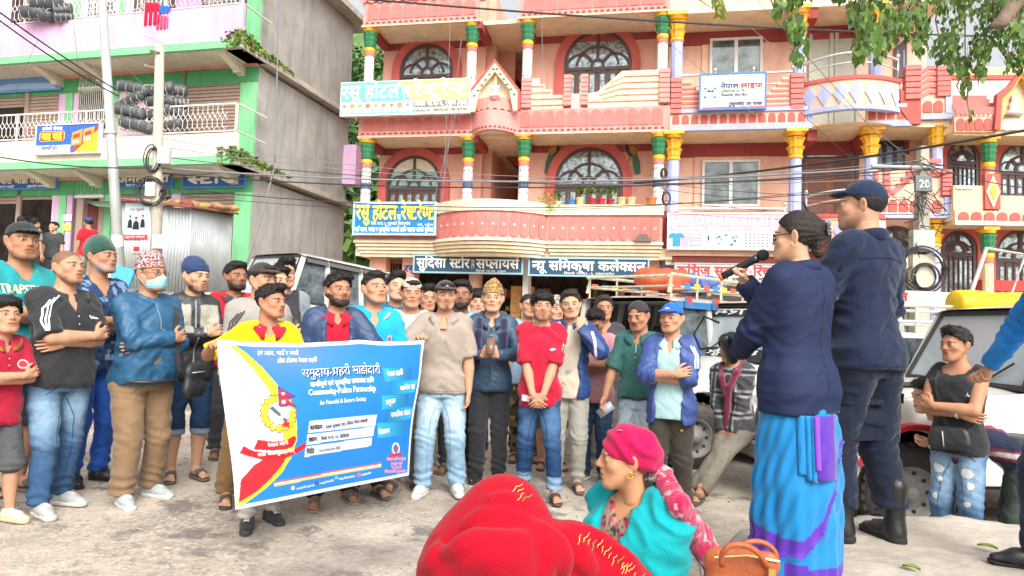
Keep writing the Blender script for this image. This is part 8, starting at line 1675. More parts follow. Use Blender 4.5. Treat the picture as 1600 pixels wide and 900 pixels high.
def build_banner():
 nu,nv=330,200;U,Vv=np.meshgrid(lsp(0,1,nu),lsp(0,1,nv),indexing='ij');PX=(BQ[0][0]*(1-U)+BQ[1][0]*U)*Vv+(BQ[3][0]*(1-U)+BQ[2][0]*U)*(1-Vv);PY=(BQ[0][1]*(1-U)+BQ[1][1]*U)*Vv+(BQ[3][1]*(1-U)+BQ[2][1]*U)*(1-Vv)
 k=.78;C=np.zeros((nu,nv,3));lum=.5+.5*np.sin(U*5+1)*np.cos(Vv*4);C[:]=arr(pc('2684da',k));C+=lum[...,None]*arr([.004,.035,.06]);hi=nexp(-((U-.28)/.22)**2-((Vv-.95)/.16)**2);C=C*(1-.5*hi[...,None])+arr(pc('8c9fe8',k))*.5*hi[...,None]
 def fill(poly,h):C[inside(poly,PX,PY)]=pc(h,k)
 arcv=[(352,533),(375,549),(398,572),(418,600),(434,632),(443,660),(444,690),(436,720),(420,746),(398,770),(372,794)]
 fill([(330,525)]+arcv+[(350,800),(330,700)],'e8e23c');inn=[(346,533),(366,552),(386,577),(404,606),(417,636),(424,664),(424,692),(414,722),(398,746),(380,770),(372,780)]
 fill([(330,525)]+inn+[(350,800),(330,700)],'eef0f8');fill([(371,786),(371,752),(386,730),(402,718),(422,714),(430,716),(424,730),(408,752),(392,770)],'e0303c');fill([(374,790),(394,772),(412,752),(427,730),(434,722),(424,742),(404,765)],'f0e23a')
 for p in([(462,661),(570,651),(568,668),(460,680)],[(459,683),(567,670),(566,684),(458,699)],[(457,702),(564,687),(563,700),(456,718)]):fill(p,'eef2fa')
 for k2,p in enumerate(([(580,576),(638,575),(638,593),(584,598)],[(597,598),(651,594),(645,614),(590,620)],[(578,621),(633,617),(634,635),(580,643)],[(590,641),(647,637),(642,655),(582,663)],[(572,665),(628,659),(628,680),(574,688)])):
  m=inside(p,PX,PY);g=np.clip((PX-575)/70,0,1)if k2%2 else np.clip((645-PX)/70,0,1);C[m]=(arr(pc('2a6fb8',k))*(1-g[...,None])+arr(pc('3cc4ea',k))*g[...,None])[m]
 for dy,h in((0,'e05a50'),(2.4,'f2f0e8'),(4.6,'e8d050')):fill([(414,756+dy),(583,725+dy),(583,727.2+dy),(414,758.6+dy)],h)
 cx,cy=419,648;R=np.sqrt(((PX-cx)/1.0)**2+((PY-cy)/1.28)**2);an=np.arctan2(PY-cy,PX-cx);leafy=21.5+2.6*np.abs(np.sin(an*9));C[(R<leafy+1.4)&(R>14.2)]=pc('7a5a1a',k);C[(R<leafy)&(R>15.2)]=pc('f0d23c',k);C[(R<leafy)&(R>15.2)&(np.abs(np.sin(an*9))<.16)]=pc('a8841e',k);C[R<=14.2]=pc('eceef4',k)
 fill([(419,604),(445,622),(430,624),(444,638),(419,638)],'2c3c8a');fill([(420.5,607),(440,621),(426,622),(441,636),(420.5,636)],'d8283c')
 for yy,rr in((616,2.6),(630,3.2)):C[((PX-426)**2+(PY-yy)**2)<rr**2]=pc('f6f2f2',k)
 fill([(406,640),(411,637),(431,660),(428,665)],'5a6470');fill([(433,636),(438,640),(416,668),(410,672),(413,662)],'c8d4da');fill([(427,660),(434,664),(432,672),(422,670)],'c83038')
 fill([(385,706),(390,690),(410,694),(428,692),(440,684),(443,690),(438,702),(428,706),(408,708)],'d8242e');fill([(368,711),(373,700),(386,708),(420,714),(440,706),(456,696),(458,702),(446,712),(424,722),(396,722),(378,716)],'d8242e')
 cx,cy=611,703;R=np.sqrt((PX-cx)**2+((PY-cy)/1.2)**2);C[(R<8)&(R>5.6)]=pc('e8ecf4',k);C[R<3]=pc('d83a4a',k);fill([(598,712),(624,708),(624,713),(598,718)],'d83a58')
 for q,(x,y)in enumerate(((441,766),(478,759),(509,750),(545,745))):C[((PX-x)**2+(PY-y)**2)<9]=pc(('dfe8f4','3f5fb0','6fc4f0','e86a8a')[q],k)
 b=(U<.012)|(U>.985)|(Vv>.972)|(Vv<.022);C[b]=pc('eef0f8',k)
 V=arr([tuple(ban(u,0,v))for u,v in zip(U.ravel(),Vv.ravel())]);I=np.arange(nu*nv).reshape(nu,nv);F=np.stack([I[:-1,:-1].ravel(),I[1:,:-1].ravel(),I[1:,1:].ravel(),I[:-1,1:].ravel()],1);base=arr(bil(BC,.5,0))
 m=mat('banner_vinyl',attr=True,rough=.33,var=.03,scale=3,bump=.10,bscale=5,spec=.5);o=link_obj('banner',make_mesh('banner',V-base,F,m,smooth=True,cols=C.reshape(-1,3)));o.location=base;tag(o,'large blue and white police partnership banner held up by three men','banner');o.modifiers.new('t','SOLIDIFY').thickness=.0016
 def T(s,xl,yl,xr,yr,h,col,bold=.35,shear=0,name='lettering'):
  Vg,Fg,w=shape_text(s);top=.622 if any(ord(c)>0x900 for c in s)else .69;ux=V3((xr-xl,yr-yl));L=ux.length;ux/=L;up=V3((ux.y,-ux.x));VV=[];FF=[]
  for q,(bx_,by_)in enumerate(((0,0),(bold,0),(0,bold))):
   n=len(VV)
   for x,y in Vg:a=V3((xl,yl))+ux*(x/w*L+bx_+shear*y*h)+up*(y/top*h+by_);u,v=uv_of(a.x,a.y);VV.append(tuple(ban(u,.003+q*.0008,v)))
   FF+=[tuple(i+n for i in t)for t in Fg]
  ob=link_obj(name,make_mesh(name,arr(VV)-base,FF,flat(col,.95)),o);ob['kind']='stuff'
 T('हर प्~रहर, गाउँ र नगरी'.replace('प्~र','प_'),391,552,447,552,6.5,'e8ecff');T('टोल टोलमा नेपाल प_हरी',418,565,474,564,6.5,'e8ecff')
 T('समुदाय-प_हरी साझेदारी',452.8,590.8,575.8,586.8,12.5,'123a6a',.8);T('समुदाय-प_हरी साझेदारी',452,590,575,586,12.5,'ffffff',.8,name='headline')
 T('शान्~तिपूण^ एवं सुरक्षित समाजका लागि',463,606,563,600,7,'f4f6ff',.4);T('Community-Police Partnership',460,620,566,614,9.5,'ffffff',.5);T('for Peaceful & Secure Society',476,636,548,630,7,'dfe8ff',.25,.2)
 for s,x0,y0,x1,y1 in(('काय^क_म :',462.5,676,484,674),('स्~थान :',461,695,477,693),('मिति :',459,714,474,712)):T(s,x0,y0,x1,y1,6.5,'33343c',.5)
 T('सडक सुरक्षा तथा ट_ाफिक नियम सम्~बन्~धी',486,674,553,663,4.6,'55565e',.2);T('सिस्~ने गा.पा. ०६, सिजि^चौर',480,692,524,687,4.6,'55565e',.2);T('२०८१।०३।२० गते।',478,711,512,706,4.6,'55565e',.2)
 T('नेपाल प_हरी',588,590,620,586,7,'ffffff',.5);T('स्~थानीय तह',615,612,645,608,6.5,'ffffff',.4);T('समुदाय',586,636,605,632,7,'ffffff',.4);T('सामाजिक संस्~था',598,655,640,649,7,'ffffff',.4);T('विद्~यालय',575,683,597,679,7,'ffffff',.4)
 T('नेपाल प_हरी',403,703,431,698,5,'f8e8e8',.3);T('सत्~य सेवा सुरक्षणम्',390,717,440,711,5,'f8e8e8',.3)
 for s,x0,y0,x1,y1 in(('nepalpolice.gov.np',446,769,474,763),('/nepalpoliceHQ',482,761,505,756),('NepalPoliceHQ',513,754,538,749),('nepalpolice',549,747,565,743)):T(s,x0,y0,x1,y1,4,'dce6f8',.15)
 for k2,(s,x0,x1,y)in enumerate((('जिल्~ला प_हरी काया^लय',592,631,722),('रुकुमपूव^',600,624,729),('०८८-४१३०११',602,622,735),('चिसापानी-रुकुमकोट',588,631,741))):T(s,x0,y+1,x1,y-1.5,4.2,'f0a8c8',.25)
build_banner()
BLK=(.018,.018,.020);NAVY=pc('1d2740',.9);DEN=pc('3f6288',.75);DENL=pc('9dbdd6',.75);DEND=pc('27405f');WHITE=(.62,.60,.57);GREY=pc('8a8784',.75)
T1=(.50,.262,.160);T2=(.43,.210,.120);T3=(.56,.315,.20);T4=(.31,.15,.088);T5=(.60,.35,.23)
SNK=lambda c=(.42,.44,.43),s=(.62,.60,.55):dict(kind='sneaker',col=c,sole=s)
SND=lambda c=(.09,.085,.08),s=(.12,.11,.10):dict(kind='sandal',col=c,sole=s)
def jeans(c=DEN,f=DENL,**k):return dict(name='jeans',col=c,fade=f,mat=M_DENIM,**k)
def topi_pattern(c1,c2,sc=60):
 def f(V,C):
  a=np.arctan2(V[:,0],V[:,1]-.012)*.09;z=V[:,2];n=vnoise(np.c_[a,z,a*0],sc*2.1,3);m=(np.sin((a+z)*sc*4+n*4)*np.sin((a-z)*sc*4+n*3));C=C.copy();C[m>.15]=c1;C[m<-.35]=c2;return C
 return f
def check(c1,c2,c3,s=18):
 def f(V,C):
  a,b=np.sin(V[:,0]*s*6.28),np.sin(V[:,2]*s*6.28);C=np.tile(arr(c1),(len(V),1));C[a>.45]=C[a>.45]*.45+arr(c2)*.55;C[b>.45]=C[b>.45]*.45+arr(c2)*.55;C[(a>.9)|(b>.9)]=c3;return C
 return f
def floral(c1,c2,s=42):
 def f(V,C):n=vnoise(V,s,4);m=vnoise(V+3,s*1.7,6);C=C.copy();C[n>.60]=c1;C[(m>.66)]=c2;return C
 return f
def panel(fn,col):
 def f(V,C,J):C=C.copy();C[fn(V)]=col;return C
 return f
gT=LZ0-.08
def shopper(px,yt,Y,label,**k):
 d=dict(top=dict(col=GREY,neck='crew'),bottom=dict(kind='shorts',col=(.05,.05,.05)),shoes=None,lod=1.7,gz=gT,group='people at the shop on the terrace');d.update(k);return person(px,yt,Y,label,**d)
shopper(85,342,17.0,'man in charcoal t-shirt and black shorts standing before the dark shop',yaw=-20,hyaw=-55,top=dict(col=(.055,.057,.06),neck='crew'),tone=T3,R='down',L='down',H=1.66)
def pack(ctx):
 H,X=ctx['H'],ctx['X'];f=Field((-.2,0,.7),(.2,.4,1.5),.02);f.ell((0,.21,.70*H),(.15,.10,.22),0);V,F=f.mesh();simple('backpack',V,F,(.03,.03,.035),M_NYLON,ctx['body'])
shopper(56,336,16.6,'young man with a black backpack facing into the shop',yaw=130,top=dict(col=(.22,.23,.24),neck='crew'),tone=T3,hairst='wavy',extra=pack,H=1.68)
shopper(35,336,16.2,'man in white shirt partly hidden behind the black cap',yaw=150,top=dict(col=(.62,.6,.57),sleeve='long'),bottom=dict(col=(.1,.09,.08)),tone=T2,H=1.66)
def bag_red(ctx):
 H=ctx['H'];r=Rnd(4);p=Parts()
 for k in range(7):f=Field((-.14,-.14,-.14),(.14,.14,.14),.022);f.ell((0,0,0),(.08,.06,.07),0);V,F=f.mesh();p.add(V+arr([-.26+.14*r.random(),-.12+.1*r.random(),.60*H+.22*r.random()]),F,(.55,.5,.48)if k%2 else(.5,.04,.06))
 p.make('shopping_bag',M_NYLON,ctx['body'])
shopper(138,343,15.8,'person in red shirt and blue cap carrying striped shopping bags',yaw=-150,top=dict(col=pc('d8263a'),neck='crew'),bottom=dict(col=(.3,.26,.2)),hat=dict(kind='cap',col=pc('2f4f9a')),tone=T2,R='hold_mid',L='down',extra=bag_red,H=1.62)
def boy(ctx):
 patch_on(ctx,'top',circ(.055,.72,.022),(.62,.45,.42),'emblem');patch_on(ctx,'top',circ(.055,.72,.015),pc('c23a4a'),'emblem',off=.006)
person(10,472,4.3,'boy in a red school polo shirt and grey cargo shorts with arms folded',yaw=24,hyaw=20,hpitch=-4,tone=T1,hairst='long',top=dict(col=pc('b3203c',.85),neck='polo',collar='polo',ctrim=pc('e0a040',.7),slen=.95,hem=.44),bottom=dict(kind='shorts',name='shorts',col=pc('5b5d5f',.75),mat=M_DENIM,hem=.24,width=1.25),shoes=SNK(pc('d8cfae'),pc('d0c49c')),R='cross_over',L='cross_under',extra=boy,step=(0,-.06),hh=1.60,fat=.92)
def trap(ctx):
 text_cloth(ctx,'top','TRAPSTAR',-.105,.06,.735,.768,(.60,.62,.42),.002);text_cloth(ctx,'top','R',-.012,.002,.708,.724,(.6,.62,.42))
 v=[(-.025,.085),(.006,.070),(.026,.088),(.004,.077)];hp=ctx['hp'];p=Parts();P3=arr([(.030+(a+.0)*1.0,-.089+.35*abs(a),b-.0)for a,b in v]);p.add(hp(P3+arr([0,-.006,-.006])),arr([(0,1,2,3)]),(.7,.7,.7));p.make('emblem',M_CLOTH,ctx['body'])
person(38,347,4.95,'man in a black cap and teal lettered t-shirt with folded arms',yaw=28,hyaw=22,tone=T2,haircol=BLK,hairst='crop',hat=dict(kind='cap',col=(.03,.032,.034)),beard=dict(mus=.35,goat=.25,full=.15),top=dict(col=pc('2a9da0'),neck='v',vdepth=.05,slen=.95),bottom=dict(kind='shorts',name='shorts',col=(.028,.028,.03),hem=.27,width=1.15),shoes=SND(),R='cross_over',L='cross_under',extra=trap,fat=1.08)
def bald(ctx):
 for k in range(3):
  J=ctx['J']['R'];x=-.058-.021*k;strip_on(ctx,'top',[(-.052-.018*k,.822-.009*k),(-.088-.017*k,.79-.01*k),(-.118-.010*k,.735-.004*k),(-.128-.004*k,.69)],.0045,(.7,.7,.7),'stripe')
 for k in range(3):a=.052+.012*k;patch_on(ctx,'top',[(a,.736),(a+.008,.736),(a+.003-.006,.752-.004*k),(a-.008,.748-.004*k)],(.7,.7,.7),'emblem')
person(108,390,4.6,'stout man with shaved head in a black polo with white shoulder stripes',yaw=33,hyaw=40,hpitch=-6,tone=T1,hairst=None,scalp=.62,beard=dict(mus=.2,goat=.2,full=.2),fat=1.17,belly=.012,top=dict(col=(.030,.030,.033),neck='polo',collar='polo',hem=.475,slen=.98),bottom=jeans(DEN,DENL,width=1.05),shoes=SNK(pc('b8bcb8',.75),pc('dcd8cc')),R='cross_over',L='cross_under',extra=bald,hh=1.62,step=(-.05,.05),stance=(.07,.075),open_=.55)
person(160,372,5.35,'old man in a green knitted cap and blue floral shirt',yaw=30,hyaw=48,hpitch=-4,tone=T2,age=1.0,hairst='crop',haircol=(.12,.11,.1),beard=dict(mus=.35,goat=.4,full=.35,col=(.30,.28,.26)),hat=dict(kind='beanie',col=pc('2f5c4c',.75)),top=dict(col=pc('2a4468'),neck='v',sleeve='short',pattern=floral(pc('7f9ac0'),pc('1a2a48'))),bottom=dict(col=pc('2f63c0')),shoes=dict(kind='dress',col=(.02,.02,.02),sole=(.03,.03,.03)),R='cross_under',L='cross_over')
def masked(ctx):
 f=Field((-.08,-.14,-.13),(.08,.02,.03),.0055);f.ell((0,-.042,-.062),(.066,.072,.056),0);f.ell((0,-.098,-.030),(.02,.028,.02),.03);f.ell((0,.0,-.055),(.064,.104,.055),.005,'-')if False else None
 f.func(lambda X,Y,Z:np.maximum(np.maximum(Y+.012,Z+.012-.1*Y*0),-.115-Z)+0*X,.006,'&');V,F=f.mesh();N=vnormals(V,F);V=V+N*(.0016*np.sin(V[:,2]*520))[:,None];hp=ctx['hp'];m=simple('face_mask',hp(V),F,pc('a4dbe4',.85),M_CLOTH,ctx['body'])
 for s in(-1,1):
  tube_part('ear_loop',[hp(q)for q in((s*.058,-.030,-.03),(s*.074,-.005,-.008),(s*.085,.02,.012))],.0016,(.7,.72,.72),M_CLOTH,m,5);tube_part('ear_loop',[hp(q)for q in((s*.055,-.028,-.09),(s*.072,-.005,-.05),(s*.086,.02,-.02))],.0016,(.7,.72,.72),M_CLOTH,m,5)
 glasses(ctx)
 strip_on(ctx,'top',[(.10,.80),(.075,.74),(.062,.66),(.075,.58),(.10,.52)],.030,(.035,.035,.04),'bag_strap',off=.006);H=ctx['H']
 f=Field((-.14,-.1,-.16),(.14,.1,.16),.012);f.cone((-.06,0,-.06),(.06,0,-.06),.075,.075,0,flat=((0,1,0),1.7));f.cone((-.05,0,.05),(.05,0,.05),.07,.07,.04,flat=((0,1,0),1.7));V,F=f.mesh();b=simple('shoulder_bag',V@rotz(.5).T+arr([.155,-.12,.50])*H,F,(.025,.025,.028),M_NYLON,ctx['body']);c=arr([.155,-.12,.50])*H;tube_part('zip',[c+arr([-.07,-.07,.05]),c+arr([.03,-.062,.055])],.005,(.4,.4,.4),M_GLOSS,b,5)
 strip_on(ctx,'top',[(0,.82),(0,.78),(.002,.70)],.006,(.12,.2,.28),'zip',M_NYLON);tube_part('belt',[ctx['X']((.098*1.18*cos(a),-.02+.115*sin(a),.497))for a in lsp(-PI,0,16)],.012,(.02,.02,.02),M_LEATHER,ctx['body'])
def glasses(ctx,col=(.02,.02,.02),thin=.0016):
 hp=ctx['hp'];mb=Parts()
 for s in(-1,1):
  c=arr([s*.032,-.098,.001]);tube_part('spectacles',[hp(c+arr([.021*cos(a),.004*abs(cos(a)),.015*sin(a)]))for a in lsp(0,6.29,15)],thin,col,M_GLOSS,ctx['body'],5);tube_part('spectacle_arm',[hp(q)for q in((s*.053,-.092,.005),(s*.072,-.045,.010),(s*.080,.012,.012),(s*.082,.030,.0))],thin,col,M_GLOSS,ctx['body'],5)
 tube_part('bridge',[hp(q)for q in((-.011,-.100,.006),(0,-.104,.009),(.011,-.100,.006))],thin,col,M_GLOSS,ctx['body'],5)
person(238,393,4.9,'stout man in a patterned cloth hat and pale surgical mask and teal jacket',yaw=30,hyaw=44,hpitch=-3,tone=T2,age=.6,haircol=(.10,.09,.085),hairst='crop',fat=1.22,belly=.035,hat=dict(kind='topi',col=pc('e6cfc4'),pattern=topi_pattern(pc('2c2a30'),pc('b0485a')),peak=.01),top=dict(name='jacket',col=pc('2b6084',.75),sleeve='long',neck='high',collar='stand',mat=M_NYLON,hem=.485,fold=.008),bottom=dict(col=pc('93775a'),width=1.22),shoes=SNK(pc('b4bcbc'),pc('e4e0d8')),R='cross_over',L='cross_under',extra=masked,stance=(.075,.085),step=(-.04,.03))
def young(ctx):strip_on(ctx,'top',[(0,.82),(0,.7),(0,.5)],.006,(.3,.3,.3),'zip',M_NYLON)
person(308,405,5.6,'young man in a navy head cloth and grey and black jacket',yaw=12,hyaw=36,hpitch=4,tone=T3,hairst='crop',hat=dict(kind='bandana',col=pc('33486e',.75)),beard=dict(mus=.35,goat=.3,full=.35),top=dict(name='jacket',col=(.035,.035,.038),sleeve='long',neck='high',collar='stand',mat=M_NYLON,panels=[panel(lambda V:(np.abs(V[:,0])>.022)&(np.abs(V[:,0])<.10)&(V[:,2]>.67)&(V[:,2]<.80)&(V[:,1]<0),pc('b0aa9a'))]),bottom=dict(kind='capri',name='jeans',col=DEND,mat=M_DENIM,hem=.215,cuff=(.235,pc('8fa3b8'))),shoes=SND((.10,.10,.10)),R='cross_over',L='cross_under',extra=young,fat=.98)
person(370,408,6.5,'bearded man in a red polo with grey collar behind the grey jacket',yaw=10,hyaw=30,tone=T4,hairst='curly',beard=dict(full=.8,mus=.8,goat=.9),top=dict(col=pc('d8202e',.85),neck='polo',collar='polo',ccol=pc('4a4448')),bottom=dict(col=(.06,.06,.07)),shoes=SND(),lod=1.2,fat=1.05)
def gj(ctx):
 for k in range(3):strip_on(ctx,'top',[(-.075-.012*k,.80-.006*k),(-.105-.010*k,.75),(-.118-.008*k,.68),(-.125-.007*k,.60)],.006,(.06,.06,.065),'stripe')
person(412,411,5.0,'man in a brown cap and light grey track jacket behind the yellow shirt',yaw=15,hyaw=42,hpitch=2,tone=T1,hairst='short',hat=dict(kind='cap',col=pc('4b403c',.75)),top=dict(name='jacket',col=pc('a8a19a'),sleeve='long',neck='high',collar='stand'),bottom=dict(col=pc('8a6a44',.75),width=1.1),shoes=SND((.09,.06,.04),(.08,.06,.05)),extra=gj,fat=1.12,R='down',L='down',stance=(.10,.06))
def yel(ctx):pass
person(425,440,4.50,'man in a yellow polo with red collar holding the left banner corner',yaw=10,hyaw=48,hpitch=0,tone=T2,hairst='quiff',beard=dict(mus=.25,goat=.1),top=dict(col=pc('f0d010',.72),neck='polo',vdepth=.06,collar='polo',ccol=pc('d01f38',.85),slen=.95),bottom=dict(col=pc('c4beb4')),shoes=SNK((.035,.035,.035),(.05,.05,.05)),R=((.235,-.13,.735),(.9,.3,-.7),'grip',(-.1,-.75,.5),(-.5,-.4,-.7)),L='front_low',step=(-.06,.02),fat=1.04)
person(447,402,6.4,'tall young man in a grey and black raglan shirt beside the white off-roader',yaw=5,hyaw=18,tone=T3,hairst='quiff',top=dict(col=pc('8f979e'),neck='crew',panels=[panel(lambda V:(np.abs(V[:,0])<.075),(.035,.035,.045))]),bottom=dict(col=(.05,.05,.06)),shoes=SNK(),lod=1.2)
def mk(ctx):patch_on(ctx,'top',[(.03,.70),(.045,.73),(.05,.70),(.06,.735),(.058,.69)],(.6,.55,.45),'emblem')
person(434,414,6.0,'wavy haired youth in a black jacket half hidden behind the brown cap',yaw=25,hyaw=35,tone=T3,hairst='wavy',top=dict(name='jacket',col=(.03,.03,.033),sleeve='long',mat=M_NYLON),bottom=dict(col=(.04,.04,.05)),shoes=SNK(),lod=1.2,R='cross_over',L='cross_under',extra=mk)
person(530,424,5.02,'bearded man in a red polo and open navy jacket holding the banner middle',yaw=8,hyaw=26,hpitch=0,tone=T2,hairst='wavy',beard=dict(full=1,mus=1,goat=1),top=dict(col=pc('d01c34',.85),neck='polo',collar='polo',vdepth=.06),jacket=dict(col=pc('344a70',.75),open=(.045,.045),hem=.44),bottom=dict(col=pc('1d2530',.85)),shoes=SND((.16,.16,.16),(.30,.24,.16)),R='down',L=((.075,-.17,.675),(.8,.1,-.7),'grip',(-.5,-.7,.35),(-.2,-.3,-.9)),fat=1.06,step=(-.03,.05),stance=(.06,.09))
def cy(ctx):patch_on(ctx,'top',circ(.062,.71,.012,ry=.017),(.55,.4,.45),'emblem');patch_on(ctx,'top',circ(.062,.71,.007,ry=.010),(.5,.05,.1),'emblem',off=.006);patch_on(ctx,'top',circ(.064,.682,.010,8,.005),(.5,.5,.55),'emblem')
person(586,425,5.32,'broad man in a bright cyan polo shirt looking to the right',yaw=12,hyaw=30,hpitch=-7,tone=T1,hairst='fade',top=dict(col=pc('22a6cf',.88),neck='polo',collar='polo',ctrim=(.6,.68,.7),slen=.9),bottom=dict(col=pc('22262e',.85)),shoes=SND((.06,.065,.06)),R='down',L='down_fwd',extra=cy,fat=1.16)
def straps(ctx):
 for s in(-1,1):strip_on(ctx,'top',[(s*.06,.82),(s*.062,.76),(s*.06,.68)],.02,(.04,.05,.06),'bag_strap',off=.006)
person(621,423,6.0,'young man in a blue jacket with backpack straps behind the cyan polo',yaw=5,hyaw=14,hpitch=-6,tone=T5,hairst='quiff',top=dict(name='jacket',col=pc('2f6c94',.75),sleeve='long',neck='high',collar='stand',mat=M_NYLON),bottom=dict(col=(.05,.05,.06)),shoes=SNK(),lod=1.2,extra=straps)
person(644,434,5.62,'man in a beige cap worn backwards and cream t-shirt',yaw=0,hyaw=6,hpitch=4,tone=T1,hairst='short',hat=dict(kind='capback',col=pc('d4c3ae')),top=dict(col=pc('d6cfc2',.85),neck='crew'),bottom=dict(col=pc('6a6660',.75)),shoes=SND(),fat=1.08,open_=.55)
person(669,442,6.4,'dark haired man half hidden behind the grey cap and cream shirt',yaw=0,hyaw=14,hpitch=3,tone=T1,hairst='quiff',top=dict(col=(.10,.10,.11)),bottom=dict(col=pc('a49e90',.75)),shoes=SND(),lod=1.2)
def beige(ctx):
 strip_on(ctx,'top',[(0,.775),(.0,.745),(.002,.715)],.004,(.45,.43,.4),'zip',M_GLOSS);patch_on(ctx,'top',[(-.014,.775),(.014,.775),(0,.752)],(.62,.62,.62),'undershirt');hp=ctx['hp'];p=Parts();c=arr([(.012*cos(t)*(1 if k%2 else .45),-.094+.0004*k,.082+.013*sin(t)*(1 if k%2 else .45))for k,t in enumerate(lsp(0,6.28,11)[:-1])]);c[:,1]=-.0895+(c[:,2]-.06)*.36;p.add(hp(np.r_[c,[[0,-.084,.082]]]+arr([0,-.008,0])),arr([(i,(i+1)%10,10,10)for i in range(10)]),(.5,.48,.48));p.make('emblem',M_CLOTH,ctx['body']);tube_part('cord',[ctx['X']((-.13,-.15,.66)),ctx['X']((-.10,-.15,.60)),ctx['X']((-.085,-.135,.52))],.003,(.2,.18,.17),M_CLOTH,ctx['body'],5)
person(697,437,5.55,'man in a dark cap and taupe polo holding the right banner corner',yaw=-4,hyaw=8,hpitch=4,tone=T1,hairst='short',hat=dict(kind='cap',col=pc('5a4c4e',.7)),beard=dict(mus=.8,goat=.9),top=dict(col=pc('a89b8e',.82),neck='polo',collar='polo',vdepth=.09,slen=.95,hem=.475,loose=1.05),bottom=jeans(pc('8fb0c8'),pc('c4dcea',.85),width=1.12),shoes=SNK(pc('d6d2c8'),pc('dcd8cc')),R=((.10,-.175,.71),(.85,.2,-.7),'grip',(-.2,-.6,.6),(-.6,-.5,-.4)),L='down',extra=beige,fat=1.10,step=(-.03,.02),stance=(.075,.085))
person(722,437,6.4,'bearded man in a pale blue shirt behind the dark cap',yaw=-5,hyaw=-4,tone=T4,hairst='curly',beard=dict(full=.8,mus=.6,goat=.9),top=dict(col=pc('a8c4dc',.85),neck='crew'),bottom=dict(col=(.05,.05,.06)),shoes=SND(),lod=1.2,fat=1.05)
person(747,450,7.2,'youth peering out behind the man in the gold hat',yaw=-10,hyaw=6,hpitch=6,tone=T5,hairst='mop',top=dict(col=pc('6a6e78')),bottom=dict(col=(.06,.06,.07)),shoes=SND(),lod=1.4)
def scarfman(ctx):
 X,tor=ctx['X'],ctx['tor'];f=Field(X((-.16,-.14,.55)),X((.16,.12,.90)),.012);q=lambda a,b,c:tor((a,b,c))*ctx['H']
 for s,dn in((-1,.60),(1,.63)):f.chain([q(s*.012,.055,.85),q(s*.055,.035,.848),q(s*.062,-.045,.815),q(s*.066,-.082,.75),q(s*.064,-.088,dn)],[.030,.032,.034,.036,.034],.02,flat=((0,1,0),1.25))
 V,F=f.mesh();N=vnormals(V,F);V=V+N*(fold_noise(V,3,9,26)*.010)[:,None];simple('scarf',V,F,pc('2f2d52'),M_KNIT,ctx['body'])
 phone(ctx,'R');strip_on(ctx,'top',[(0,.80),(0,.65),(0,.50)],.006,(.03,.03,.035),'zip',M_NYLON)
def phone(ctx,side):
 J=ctx['J'][side];c=J[2]*ctx['H']+J[4]/np.linalg.norm(J[4])*.085+arr([0,-.03,.04]);V=arr([(x,y,z)for x in(-.036,.036)for y in(-.004,.004)for z in(-.075,.075)])@(rotx(-.5)).T+c;F=arr([(0,1,3,2),(4,6,7,5),(0,4,5,1),(2,3,7,6),(0,2,6,4),(1,5,7,3)]);simple('phone',V,F,pc('8a6a5a'),M_GLOSS,ctx['body'])
person(771,437,6.15,'man in a gold peaked hat and navy scarf looking up from a phone',yaw=-2,hyaw=-2,tone=T3,haircol=(.03,.028,.026),hairst='crop',hat=dict(kind='topi',col=pc('b58a52',.75),pattern=topi_pattern(pc('7a4a2a',.75),pc('d8b878'),70),peak=.02),top=dict(name='jacket',col=pc('3a566e',.78),sleeve='long',neck='v',vdepth=.05,collar='polo',mat=M_NYLON),bottom=dict(col=(.028,.030,.034),width=1.05),shoes=dict(kind='dress',col=(.02,.02,.02),sole=(.03,.03,.03)),R='phone',L='phone',extra=scarfman,fat=1.02)
person(826,460,7.2,'man in pale blue behind the red t-shirt with patterned trousers',yaw=5,hyaw=22,tone=T1,hairst='crop',top=dict(col=pc('9ab4cc'),neck='polo',collar='polo'),bottom=dict(col=pc('8a7a55',.75),pattern=floral(pc('4a4630',.7),pc('2a2a20',.7),34)),shoes=SND(),lod=1.3)
def red(ctx):
 for s in(-1,1):a=s*.118;patch_on(ctx,'top',[(a-.012,.742),(a,.736),(a+.012,.742),(a+.008,.752),(a,.744),(a-.008,.752)],(.68,.66,.65),'emblem');patch_on(ctx,'top',[(a-.010,.728),(a,.722),(a+.010,.728),(a+.006,.736),(a,.731),(a-.006,.736)],(.68,.66,.65),'emblem')
 patch_on(ctx,'top',[(.048,.722),(.058,.716),(.078,.724),(.070,.730),(.056,.729)],(.66,.62,.62),'emblem');X=ctx['X'];simple('packet',arr([X(q)for q in((-.078,-.090,.475),(-.040,-.094,.470),(-.040,-.094,.50),(-.078,-.090,.505))]),arr([(0,1,2,3)]),(.5,.5,.52),M_GLOSS,ctx['body'])
person(848,452,5.7,'young man in a crimson t-shirt and cuffed blue jeans with hands clasped',yaw=-4,hyaw=6,hpitch=2,tone=T1,hairst='mop',beard=dict(mus=.7,goat=.4,full=.3),top=dict(col=pc('c31f3a',.88),neck='crew',slen=.95,hem=.445,fold=.008),bottom=jeans(pc('27456e',.78),pc('5a7fa8'),width=.98,hem=.075,cuff=(.115,pc('86a4bd'))),shoes=SND((.075,.055,.045),(.09,.07,.055)),R='clasp',L='clasp',extra=red,fat=.98,stance=(.075,.09),step=(.05,-.05))
person(868,459,6.9,'man in a colourful cloth hat looking left behind the red t-shirt',yaw=10,hyaw=30,tone=T3,hairst='crop',hat=dict(kind='topi',col=pc('d8dcd4'),pattern=topi_pattern(pc('3a6a5a',.75),pc('c8484a'),40)),top=dict(col=pc('8a8a86')),bottom=dict(kind='shorts',col=(.12,.11,.10)),shoes=SND(),lod=1.3,beard=dict(mus=.5))
